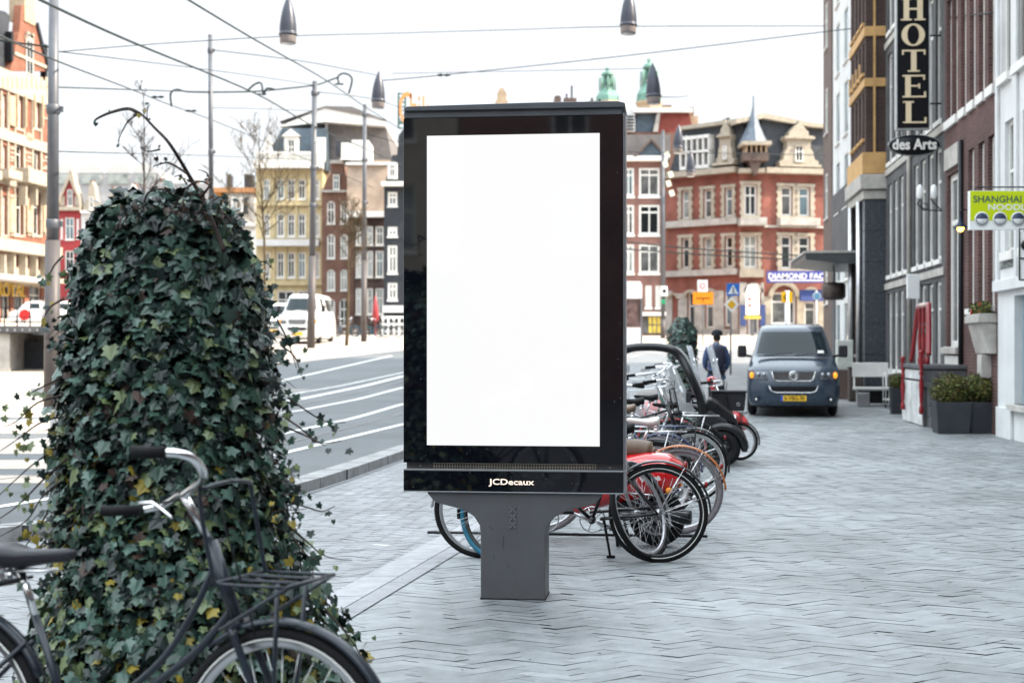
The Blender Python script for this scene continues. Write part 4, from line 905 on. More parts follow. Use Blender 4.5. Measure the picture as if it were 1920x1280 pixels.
def bicycle(label, loc, rz, fm=None, tyre=None, ftyre=None, rim=None, gm=None, saddle=None, steer=0, style='gents', rack=None, frack=False, bar='swept', lean=0, grip=None, sad_z=.95, crate=None, gear=True, stand=True, group='bicycles parked in the row behind the panel', Rw=.345, wb=1.10, guards=True, name='bicycle', bar_z=0, stripe=True, nsp=32):
    fm = fm or blackp; gm = gm or fm; saddle = saddle or rubber; grip = grip or rubber
    b = thing(name, label, 'bicycle', loc, rz, group); b.rotation_euler = (lean, 0, rz)
    ax = Vector((wb, 0, Rw)); dz = Rw-.345
    ht, hb_ = Vector((wb-.235, 0, .915+dz)), Vector((wb-.15, 0, .70+dz)); axis = (ht-hb_).normalized()
    SM = Matrix.Translation(hb_) @ Matrix.Rotation(steer, 4, axis) @ Matrix.Translation(-hb_)
    BBk = Vector((.46, 0, .29)); st = Vector((.29, 0, sad_z-.16)); I = Matrix.Identity(4)
    fr = MB(); r1 = .013
    if style == 'gents':
        fr.tube([ht-axis*.03, (.32, 0, st.z-.06)], r1*.9); fr.tube([hb_+axis*.03, BBk], r1)
    else:
        fr.tube(smooth_pts([ht-axis*.045, (wb-.29, 0, .72), (wb-.40, 0, .56), (wb-.58, 0, .42), (.42, 0, .37)]), r1*.85)
        fr.tube(smooth_pts([hb_+axis*.035, (wb-.27, 0, .61), (wb-.42, 0, .49), BBk]), r1)
    fr.tube([BBk, st], r1*.95); fr.tube([ht+axis*.012, hb_-axis*.01], .021, 10)
    for sg in (-1, 1):
        fr.tube([(.40, sg*.02, .30), (.25, sg*.05, .32), (0, sg*.062, Rw)], .0095); fr.tube([(0, sg*.062, Rw), (.28, sg*.02, st.z-.10)], .008)
    fr.tube([(BBk.x, -.04, BBk.z), (BBk.x, .04, BBk.z)], .024, 10); fr.build('frame', fm, b)
    sp = MB(); sp.tube([st-(st-BBk).normalized()*.02, st+(st-BBk).normalized()*.13], .0125); sp.tube([(.20, -.03, sad_z-.045), (.36, -.02, sad_z-.04)], .005); sp.tube([(.20, .03, sad_z-.045), (.36, .02, sad_z-.04)], .005); sp.build('seatpost', chrome, b)
    so_ = saddle_mb(.27, sad_z).build('saddle', saddle, b)
    mb = MB()
    for sg in (-1, 1): MB().lathe(smooth_prof([(.019, 0), (.022, .012), (.018, .024), (.022, .036), (.018, .05)]), (.19, sg*.04, sad_z-.075), 10).build('saddle_spring', chrome, so_)
    fk = MB(SM)
    for sg in (-1, 1): fk.tube(smooth_pts([hb_-axis*.02+Vector((0, sg*.045, 0)), hb_-axis*.2+Vector((.01, sg*.05, 0)), ax+Vector((-.03, sg*.055, .07)), ax+Vector((0, sg*.055, 0))]), [.012]*12+[.009]*7)
    fk.tube([hb_-axis*.015+Vector((0, -.055, 0)), hb_-axis*.015+Vector((0, .055, 0))], .016); fk.build('fork', fm, b)
    hs = ht+axis*(.17+bar_z); hbm = MB(SM); hbm.tube([ht, hs], .0115); hbm.tube([hs, hs+Vector((.05, 0, .01))], .014)
    c = hs+Vector((.05, 0, .01)); GR = []
    if bar == 'fore':
        SI = SM; L_ = lambda px, py, Y: (b_inv @ at(px, py, Y))
        b_inv = (Matrix.Translation(Vector(loc)) @ Matrix.Rotation(rz, 4, 'Z') @ Matrix.Rotation(lean, 4, 'X')).inverted()
        hbm = MB(); hbm.tube([ht, L_(345, 928, 4.15)], .0125); c = L_(345, 928, 4.15)
        hbm.tube(smooth_pts([c, L_(362, 915, 4.10), L_(378, 900, 4.0), L_(380, 884, 3.93), L_(362, 860, 3.88), L_(335, 850, 3.86), L_(308, 848, 3.86)]), .0125, 10)
        hbm.tube(smooth_pts([c, L_(350, 922, 4.25), L_(340, 925, 4.38), L_(310, 945, 4.48), L_(270, 955, 4.5)]), .0125, 10)
        GR = [MB().tube([L_(312, 848, 3.86), L_(246, 847, 3.86)], [.0165, .018], 12), MB().tube([L_(262, 956, 4.5), L_(190, 958, 4.5)], [.0165, .018], 12)]
    elif bar == 'flat':
        hbm.tube(smooth_pts([c+Vector((-.06, -.30, .02)), c+Vector((-.02, -.12, .01)), c, c+Vector((-.02, .12, .01)), c+Vector((-.06, .30, .02))]), .0115)
        for sg in (-1, 1): GR.append(MB(SM)); GR[-1].tube([c+Vector((-.035, sg*.19, .015)), c+Vector((-.06, sg*.31, .02))], .016, 10)
    else:
        for sg in (-1, 1):
            P = smooth_pts([c, c+Vector((.03, sg*.10, .03)), c+Vector((.02, sg*.20, .055)), c+Vector((-.07, sg*.265, .055)), c+Vector((-.24, sg*.285, .03))]); hbm.tube(P, .0115)
            GR.append(MB(SM)); GR[-1].tube([c+Vector((-.13, sg*.275, .046)), c+Vector((-.26, sg*.288, .028))], [.0165, .0175], 10)
    hbo = hbm.build('handlebar', chrome, b)
    for g in GR: g.build('grip', grip, hbo)
    lv = MB(SM)
    if bar == 'fore':
        lv = MB(); lv.tube([L_(262, 945, 4.45), L_(285, 942, 4.44), L_(298, 950, 4.42), L_(322, 970, 4.36)], [.009, .008, .006, .005], 6)
        cbm = MB(); cbm.tube(smooth_pts([L_(290, 945, 4.44), L_(400, 930, 4.2), L_(425, 1000, 4.1), L_(455, 1100, 4.08), L_(478, 1190, 4.08)]), .003, 5)
    else:
        for sg in (-1, 1): MB(SM).tube(smooth_pts([c+Vector((-.08, sg*.26, .045)), c+Vector((-.02, sg*.235, .015)), c+Vector((-.10, sg*.235, -.01)), c+Vector((-.19, sg*.25, -.012))]), .005, 6).build('brake_lever', chrome, hbo)
    if bar == 'fore': lv.build('brake_lever', chrome, hbo)
    if bar == 'fore': cbm.build('brake_cable', rubber, hbo)
    if bar != 'fore': cbm = MB(SM); cbm.tube(smooth_pts([c+Vector((-.05, -.24, .03)), c+Vector((.07, -.12, .05)), c+Vector((.08, -.02, -.08)), hb_+Vector((.06, -.02, 0))]), .003, 5); cbm.tube(smooth_pts([c+Vector((-.05, .24, .03)), c+Vector((.09, .10, .02)), c+Vector((.05, .02, -.12)), hb_+Vector((-.03, .02, .02))]), .003, 5); cbm.build('brake_cable', rubber, hbo)
    if bar != 'fore': lp = MB(SM); lp.lathe([(0, .04), (.028, .038), (.034, .02), (.03, -.02), (.015, -.05), (0, -.05)], tuple(ht+Vector((.10, 0, -.06))), 12, axis='x'); lp.build('headlamp', dmetal, b)
    wheel(b, Matrix.Translation((0, 0, Rw)), Rw, tyre, rim, stripe=stripe, nsp=nsp); wheel(b, SM @ Matrix.Translation(ax), Rw, ftyre or tyre, rim, stripe=stripe and not ftyre, nsp=nsp, name='wheel')
    if guards:
        ro = guard(I, 0, Rw, Rw+.022, 25, 178).build('mudguard', gm, b); sd_ = ro.modifiers.new('thick', 'SOLIDIFY'); sd_.thickness = .002
        stay = MB()
        for sg in (-1, 1): stay.tube([(-(Rw+.02)*math.cos(R(20)), sg*.022, Rw+(Rw+.02)*math.sin(R(20))), (0, sg*.062, Rw)], .0028, 5); stay.tube([(-(Rw+.02)*math.cos(R(60)), sg*.022, Rw+(Rw+.02)*math.sin(R(60))), (0, sg*.062, Rw)], .0028, 5)
        stay.build('mudguard_stay', chrome, ro)
        fo = guard(SM, ax.x, ax.z, Rw+.022, -10, 130).build('mudguard', gm, b); sd_ = fo.modifiers.new('thick', 'SOLIDIFY'); sd_.thickness = .002
    tl = MB(); tl.lathe([(0, -.02), (.02, -.018), (.024, 0), (0, .004)], (-(Rw+.035)*math.cos(R(32)), 0, Rw+(Rw+.035)*math.sin(R(32))), 10, axis='x'); tl.build('tail_lamp', mat('red_reflector', (.20, .008, .008), .2, var=0), b)
    cr = MB(); cr.ring((BBk.x, -.045, BBk.z), .088, .005, 'y', 28, 6); cr.disc((BBk.x, -.045, BBk.z), .03, 'y', 16, t=.01)
    for k in range(5): a = k*1.2566; cr.tube([(BBk.x, -.045, BBk.z), (BBk.x+.085*math.cos(a), -.045, BBk.z+.085*math.sin(a))], .005, 5)
    cr.build('chainring', steel, b); ca = R(205)
    for sg in (-1, 1):
        k = MB(); dx, dz_ = math.cos(ca)*sg*.17, math.sin(ca)*sg*.17; y = -.07 if sg > 0 else .07
        k.tube([(BBk.x, y, BBk.z), (BBk.x+dx, y*1.15, BBk.z+dz_)], [.012, .009]); ko = k.build('crank', alum, b)
        MB().box((BBk.x+dx, y*1.15+math.copysign(.055, y), BBk.z+dz_), (.075, .09, .022)).build('pedal', rubber, ko, .004)
    if gear:
        cc = MB(); cc.tube([(BBk.x+.02, -.05, BBk.z+.05), (0, -.05, Rw+.035)], .011, 6); cc.tube([(BBk.x, -.05, BBk.z-.088), (0, -.05, Rw-.035)], .004, 5); cc.build('chain_guard', fm, b)
    if stand:
        k = MB(); k.tube([(.38, -.03, .30), (.34, -.17, .02)], [.011, .009]); k.box((.335, -.18, .012), (.06, .03, .018)); k.build('kickstand', dmetal, b)
    if rack:
        k = MB(); z = Rw*2+.085
        for y in (-.06, -.02, .02, .06): k.tube([(.20, y, z), (-.26, y, z)], .005, 6)
        k.tube([(-.26, -.06, z), (-.27, 0, z), (-.26, .06, z)], .006, 6); k.tube([(.20, -.06, z), (.20, .06, z)], .006, 6)
        for sg in (-1, 1): k.tube([(-.12, sg*.06, z), (0, sg*.062, Rw)], .0065, 6); k.tube([(.18, sg*.06, z), (.27, sg*.02, z+.02)], .005, 6)
        k.build('rear_rack', rack, b)
    if frack:
        k = MB(SM); z = Rw*2+.135; xa, xb = wb-.14, wb+.09
        for y in (-.15, -.05, .05, .15): k.tube([(xa, y, z), (xb, y, z)], .005, 6)
        k.tube([(xb, -.15, z), (xb, .15, z)], .007, 6); k.tube([(xa, -.15, z), (xa, .15, z)], .007, 6)
        for y in (-.15, .15): k.tube(smooth_pts([(xa, y, z), (xa-.05, y, z+.24), (xa-.04, y*.8, z+.27), (xa-.04, 0, z+.28)]), .007, 6); k.tube([(wb+.03, y*.6, z), (wb, math.copysign(.062, y), Rw)], .0075, 6); k.tube([(xb, y, z), (xa+.02, y, z-.13)], .006, 6)
        k.build('front_rack', fm, b)
    return b, SM, ax
def smooth_prof(p, k=3): return [(q.x, q.y) for q in smooth_pts([(a, b, 0) for a, b in p], k)]
RL = R(180-6.4); RRt = R(-6.4)
def axle_loc(px, Y, gy=None): return (xat(px, Y), Y, gh(Y))
blue_t = mat('teal_blue_tyre', (.01, .12, .19), .6, var=.15, scale=20); grey_t = mat('grey_tyre', (.17, .16, .17), .7, var=.2, scale=20)
orange_g = mat('orange_brown_mudguard', (.42, .14, .04), .35, var=.15, coat=.4); navy = mat('navy_frame', (.015, .03, .09), .3, var=.1, coat=.4)
brown_l = mat('brown_leather', (.16, .11, .08), .5, var=.15); white_s = mat('white_saddle_vinyl', (.72, .70, .66), .4, var=.05); silver_f = mat('silver_frame', (.45, .46, .48), .3, .7, var=.05)
bicycle('black bicycle nearest the panel, kickstand down, with a teal blue front tyre', axle_loc(1234, 9.88), RL, ftyre=blue_t, saddle=rubber, steer=R(-28), sad_z=.93, rim=mat('black_rim', (.01, .01, .011), .3, .2, var=0), gm=mat('glossy_black_guard', (.012, .016, .02), .12, var=.05, coat=1), stripe=True)
bicycle('silver bicycle facing right with its front wheel turned sharply behind the black one', axle_loc(904, 10.1), RRt, fm=silver_f, rim=silver_f, saddle=brown_l, steer=R(62), sad_z=.86, wb=1.12, stand=False, bar_z=.05, style='omafiets', stripe=False)
bicycle('bicycle with grey tyres, orange brown mudguards and a white saddle', axle_loc(1275, 11.4), RL, fm=navy, tyre=grey_t, gm=orange_g, saddle=white_s, sad_z=.90, stripe=False, stand=False)
bicycle('navy blue bicycle with blue mudguards and rear rack behind the white saddle', axle_loc(1242, 13.0), RL, fm=navy, gm=navy, tyre=grey_t, rack=navy, saddle=rubber, sad_z=1.0, stripe=False, style='omafiets')
bicycle('dark bicycle facing right with a chrome handlebar in the middle of the row', axle_loc(1085, 13.9), RRt, saddle=rubber, steer=R(10), rack=dmetal, frack=True, bar_z=.03)
bicycle('silver bicycle with a red tail lamp beside the front wheel of the roofed scooter', axle_loc(1300, 15.0), RL, fm=silver_f, gm=rubber, tyre=rubber, rack=alum, sad_z=.88, steer=R(20))
bicycle('black bicycle seen through the clear door of the roofed scooter', axle_loc(1140, 20.2), RRt, saddle=rubber, steer=R(-20), frack=True, bar_z=.10, Rw=.345)
bicycle('silver bicycle behind the roofed scooter with a high handlebar', axle_loc(1165, 21.0), RRt, fm=silver_f, steer=R(25), bar_z=.12)
bicycle('black bicycle with a leather saddle squeezed between the white saddle and the navy one', axle_loc(1228, 12.2), RL, saddle=brown_l, rack=alum, sad_z=.97, steer=R(15), stripe=False)
bicycle('dark green bicycle facing right with an upright handlebar next to the roofed microcar', axle_loc(1098, 16.4), RRt, fm=mat('dark_green_frame', (.01, .05, .035), .3, coat=.3), steer=R(-25), style='omafiets', bar_z=.10, sad_z=.92)
bicycle('maroon bicycle with a chrome rear rack close to the roofed microcar', axle_loc(1262, 15.7), RL, fm=maroon, rack=chrome, sad_z=.94, stripe=False)
bC, SMc, axc = bicycle('small wheeled black folding bicycle carrying a black crate at the row end', axle_loc(1255, 18.9), RRt, Rw=.25, wb=.92, tyre=rubber, frack=True, sad_z=.85, steer=R(6), stripe=False)
cr_ = thing('crate', 'black plastic crate with lid on the front rack of the folding bicycle', 'crate', (xat(1366, 18.85), 18.85, .655), R(-6.4))
mb = MB(); mb.prism([(-.20, 0), (.20, 0), (.225, .235), (-.225, .235)], -.15, .15); mb.build('crate_body', mat('black_plastic', (.022, .022, .026), .5, var=.15), cr_, .012)
MB().bx(-.235, .235, -.165, .165, .237, .27).build('crate_lid', MATS['black_plastic'], cr_, .01); MB().ring((.12, -.152, .09), .02, .005, 'y', 14, 6).build('latch', alum, cr_)
# foreground bicycle
bicycle('black roadster bicycle with front carrier leaning against the ivy in the foreground', (xat(523, 4.1)-1.12*math.cos(R(15)), 4.1+1.12*math.sin(R(15)), 0), R(-15), fm=mat('satin_black_frame', (.018, .024, .034), .28, var=.15, coat=.3), style='omafiets', saddle=mat('black_vinyl_saddle', (.03, .03, .036), .35, var=.1), sad_z=.86, wb=1.12, steer=R(-4), frack=True, group=None, tyre=rubber, gm=MATS['satin_black_frame'], lean=R(-3), bar_z=.04, rack=dmetal, bar='fore')

# low parking rail
pr = thing('parking_rail', 'low dark steel parking rail on the paving behind the bicycle wheels', 'rail', (xat(1085, 11.15), 11.15, 0), R(-6.4))
mb = MB(); mb.tube([(-1.2, 0, .03), (1.0, 0, .03)], .012, 6); mb.build('rail', dmetal, pr)

# ================================================================== RED SCOOTER
red_p = mat('red_scooter_paint', (.52, .008, .012), .16, var=.03, scale=3, coat=1)
def scooter(label, loc, rz, group=None):
    s = thing('motor_scooter', label, 'scooter', loc, rz, group); Rr = .215
    def loft(secs, name, m, parent=s, n=16):
        """secs: (x, zc, half_w, half_h)"""
        mb = MB(); vs = []; fs = []
        for (x, zc, hw, hh) in secs:
            for k in range(n):
                a = 2*math.pi*k/n; ca, sa = math.cos(a), math.sin(a); q = .75
                vs.append((x, hw*math.copysign(abs(ca)**q, ca), zc+hh*math.copysign(abs(sa)**q, sa)))
        for i in range(len(secs)-1):
            for k in range(n): fs.append((i*n+k, i*n+(k+1) % n, (i+1)*n+(k+1) % n, (i+1)*n+k))
        fs += [tuple(range(n)), tuple((len(secs)-1)*n+k for k in range(n))]; mb.add(vs, fs, 0, True); return mb.build(name, m, parent)
    body = loft([(-.22, .56, .04, .03), (-.18, .565, .11, .08), (-.09, .56, .17, .14), (.06, .54, .20, .175), (.22, .51, .17, .18), (.34, .47, .13, .17), (.44, .36, .12, .09), (.60, .28, .17, .055), (.78, .27, .18, .055), (.92, .33, .17, .10), (1.0, .45, .19, .16)], 'body', red_p)
    for sg in (-1, 1):
        mb = MB(); mb.sphere((.06, sg*.16, .53), .2, 20, 12, 0, (1.25, .40, .68)); mb.build('side_cowl', red_p, s)
        mb = MB(); mb.tube([(.18, sg*.19, .415), (-.05, sg*.20, .40), (-.17, sg*.14, .44)], .008, 6); mb.build('trim_strip', chrome, s)
    shield = MB(); shield.prism([(.98, .30), (1.06, .34), (1.0, .62), (.93, .90), (.88, .92), (.94, .60)], -.2, .2); shield.build('leg_shield', red_p, s, .02, 3)
    mb = MB(); P = smooth_pts([(.02, 0, .70), (.12, 0, .725), (.3, 0, .735), (.42, 0, .72), (.5, 0, .70)]); mb.tube(P, [.04]*3+[.075]*(len(P)-6)+[.05]*3, 12); seat = mb.build('seat', brown_l, s)
    fg = MB(); P = arc(1.12, Rr, .27, 10, 150, 12); fg.tube(P, [.03]+[.085]*(len(P)-2)+[.03], 10); fg.build('front_mudguard', red_p, s)
    for x in (0, 1.12):
        mb = MB(); mb.ring((x, 0, Rr), Rr-.05, .05, 'y', 36, 10); mb.ring((x, -.045, Rr), Rr-.075, .006, 'y', 36, 5, 1); wl = mb.build('wheel', [rubber, stripe_w], s)
        mb = MB(); mb.lathe([(0, -.04), (.05, -.04), (.06, -.03), (Rr-.10, -.02), (Rr-.085, -.045), (Rr-.085, .045), (Rr-.10, .02), (0, .03)], (x, 0, Rr), 20, axis='y'); mb.build('rim', alum, wl)
    mb = MB(); mb.tube([(1.08, 0, .2), (.93, 0, .95)], .025); mb.tube([(1.12, .06, Rr), (1.03, .05, .45)], .018); mb.build('steering_column', alum, s)
    hd = loft([(.82, 1.0, .06, .04), (.88, 1.0, .10, .06), (.96, .99, .10, .065), (1.02, .98, .07, .05)], 'handlebar_shell', red_p); mb = MB(); mb.tube([(.9, -.33, 1.02), (.92, 0, 1.0), (.9, .33, 1.02)], .014); ho = mb.build('handlebar', chrome, s)
    for sg in (-1, 1): MB().tube([(.90, sg*.22, 1.02), (.9, sg*.35, 1.02)], .018).build('grip', rubber, ho)
    for sg in (-1, 1):
        mb = MB(); mb.tube([(.92, sg*.15, 1.02), (.94, sg*.24, 1.25)], .005, 6); mb.disc((.94, sg*.25, 1.28), .045, 'x', 16, t=.012); mb.build('mirror', chrome, s)
    mb = MB(); mb.sphere((-.13, .21, .44), .026, 10, 8); mb.sphere((-.13, -.21, .44), .026, 10, 8); mb.build('indicator', mat('amber_lens', (.8, .25, .01), .2, var=0), s)
    mb = MB(); mb.lathe([(0, -.02), (.04, -.018), (.045, 0), (0, .0)], (-.21, 0, .6), 12, axis='x'); mb.build('tail_lamp', MATS['red_reflector'], s)
    mb = MB(); mb.lathe([(0, .0), (.05, 0), (.055, .03), (.05, .30), (0, .31)], (-.28, .12, .24), 12, axis='x'); mb.build('exhaust', dmetal, s)
    mb = MB(); mb.tube([(.3, .1, .25), (0, .12, Rr), (-.05, .10, .22)], .05); mb.box((.15, -.02, .27), (.4, .18, .14)); mb.build('engine', dmetal, s, .02)
    mb = MB(); mb.tube([(.30, -.12, .24), (.26, -.2, .02), (.26, .2, .02), (.30, .12, .24)], .012, 6); mb.build('centre_stand', dmetal, s)
    return s
sc1 = scooter('red motor scooter with an orange indicator parked behind the black bicycle', (xat(1232, 10.72), 10.72, 0), R(180-17))
# script badge on the visible cowl (left side of the scooter faces the camera)
bt_ = fit_text('Vespa', -.08, .08, .055, mat('badge_silver', (.62, .62, .62), .4, var=0), sc1, .525, .268, name='badge_lettering', off=.03, ext=.004); bt_.rotation_euler = (R(86), R(-9), R(180))
plexi = mat('clear_plexiglass', (.62, .66, .70), .06, var=0, alpha=.42, spec=.8)
sc2 = scooter('red motor scooter with a tall clear windscreen at the far end of the row', (xat(1225, 21.6), 21.6, 0), R(-14))
for k, (sx_, w_) in enumerate(((0, .24),)):
    mb = MB(); n = 8; vs = []
    for i in range(7):
        for j in range(n+1):
            a = (j/n-.5)*2; vs.append((1.06-.10*i/6*1.6-.08*a*a, a*w_*(1-.25*(i/6)**2), .92+.60*i/6))
    mb.add(vs, [(i*(n+1)+j, i*(n+1)+j+1, (i+1)*(n+1)+j+1, (i+1)*(n+1)+j) for i in range(6) for j in range(n)], 0, True); o = mb.build('windscreen', plexi, sc2); o.modifiers.new('thick', 'SOLIDIFY').thickness = .004
sc3 = scooter('dark motor scooter with a smoke grey windscreen beside the red one', (xat(1190, 22.6), 22.6, 0), R(-8)); 
for ch in sc3.children:
    if ch.type == 'MESH' and red_p.name in [m.name for m in ch.data.materials]: ch.data = ch.data.copy(); ch.data.materials[0] = mat('grey_scooter_paint', (.05, .055, .065), .2, coat=.8, var=.03)
o = copy_tree([c for c in sc2.children if c.name.startswith('windscreen')][0], sc3)

# ================================================================== ROOFED SCOOTER CAR
cz_ = thing('roofed_microcar', 'black roofed microcar with a clear curved screen and open side in the row', 'microcar', (xat(1354, 18.3), 18.3, 0), R(-8))
def sidepoly(pts, y0, y1, name, m, bev=.02): return MB().prism(pts, y0, y1).build(name, m, cz_, bev, 3)
arch_pts = [(-1.55, .55), (-1.62, .95), (-1.52, 1.30), (-1.25, 1.46), (-.95, 1.50), (-.66, 1.47), (-.52, 1.36), (-.40, 1.14), (-.28, .86), (-.24, .62)]
for sg, ya in ((-1, -.46), (1, .46)):
    mb = MB(); P = smooth_pts([(x, ya*(.80 if z > 1.2 else .95), z) for x, z in arch_pts], 5); mb.tube(P, .052, 10); mb.build('roof_arch', blackp, cz_)
mb = MB(); P = smooth_pts([(x+.03, 0, z+.02) for x, z in arch_pts], 4); n = 6; vs = []
for p in P:
    for j in range(n+1): a = (j/n-.5)*2; k_ = .36 if p.z > 1.2 else .43; vs.append((p.x+.03*(1-a*a), a*k_, p.z+.02*(1-a*a)))
fsA = [(i*(n+1)+j, i*(n+1)+j+1, (i+1)*(n+1)+j+1, (i+1)*(n+1)+j) for i in range(len(P)-1) for j in range(n)]
N1 = (n)*20; mb.add(vs[20*(n+1):], [tuple(i-20*(n+1) for i in f) for f in fsA[N1:]], 0, True); o = mb.build('windscreen', plexi, cz_); o.modifiers.new('thick', 'SOLIDIFY').thickness = .005
mb = MB(); mb.add(vs[:21*(n+1)], fsA[:N1], 0, True); o = mb.build('roof', blackp, cz_); o.modifiers.new('thick', 'SOLIDIFY').thickness = .02
MB().add([(x, -.43, z) for x, z in [(-1.35, .62), (-1.40, .95), (-1.28, 1.24), (-1.15, 1.36), (-.92, 1.42), (-.70, 1.38), (-.60, 1.28), (-.48, 1.02), (-.36, .74), (-.34, .60)]], [tuple(range(10))]).build('side_window', mat('clear_side_window', (.75, .78, .8), .05, var=0, alpha=.38, spec=.9), cz_)
sidepoly([(-1.9, .28), (-1.9, .62), (-1.5, .66), (-.9, .58), (-.36, .60), (-.15, .70), (.05, .58), (.14, .45), (.10, .36), (-.24, .32), (-.36, .20), (-1.5, .20)], -.44, .44, 'body', MATS['black_plastic'], .03)
sidepoly([(-.30, .62), (-.16, .86), (-.05, .80), (.12, .66), (.20, .56), (.17, .50), (-.1, .6)], -.38, .38, 'bonnet', blackp, .03)
for x in (0, -1.68):
    for ya in (-.50, .50):
        mb = MB(); mb.ring((x, ya, .225), .165, .06, 'y', 32, 10); wl = mb.build('wheel', rubber, cz_); mb = MB()
        mb.ring((x, ya, .225), .11, .012, 'y', 24, 6)
        for k in range(5): a = k*1.2566; mb.tube([(x, ya, .225), (x+.11*math.cos(a), ya, .225+.11*math.sin(a))], .014, 6)
        mb.build('rim', dmetal, wl)
        mb = MB(); P = arc(x, .225, .275, -8, 165, 14, ya); mb.tube(P, [.03]+[.055]*(len(P)-2)+[.03], 8); mb.build('wheel_fender', blackp, cz_)
mb = MB(); mb.bx(-.62, -.40, -.30, .30, .60, .78); mb.tube([(-.5, -.05, .78), (-.72, -.1, .95)], .02); mb.ring((-.74, -.1, .98), .14, .014, 'x', 24, 6); mb.build('dashboard', MATS['black_plastic'], cz_, .01)
mb = MB(); mb.bx(-1.45, -1.0, -.25, .25, .5, .62); mb.bx(-1.5, -1.36, -.22, .22, .6, 1.15); mb.build('seat', rubber, cz_, .04)
mb = MB(); mb.tube([(-.36, -.46, .80), (-.40, -.56, .86)], .012); mb.box((-.42, -.60, .87), (.06, .17, .13)); mb.build('door_mirror', MATS['black_plastic'], cz_, .025)
mb = MB(); mb.disc((.155, -.28, .56), .06, 'x', 16, t=.03); mb.disc((.155, .28, .56), .06, 'x', 16, t=.03); mb.build('headlamp', chrome, cz_)
MB().box((-1.30, -.3, 1.22), (.26, .12, .1)).build('sun_visor', rubber, cz_, .02)

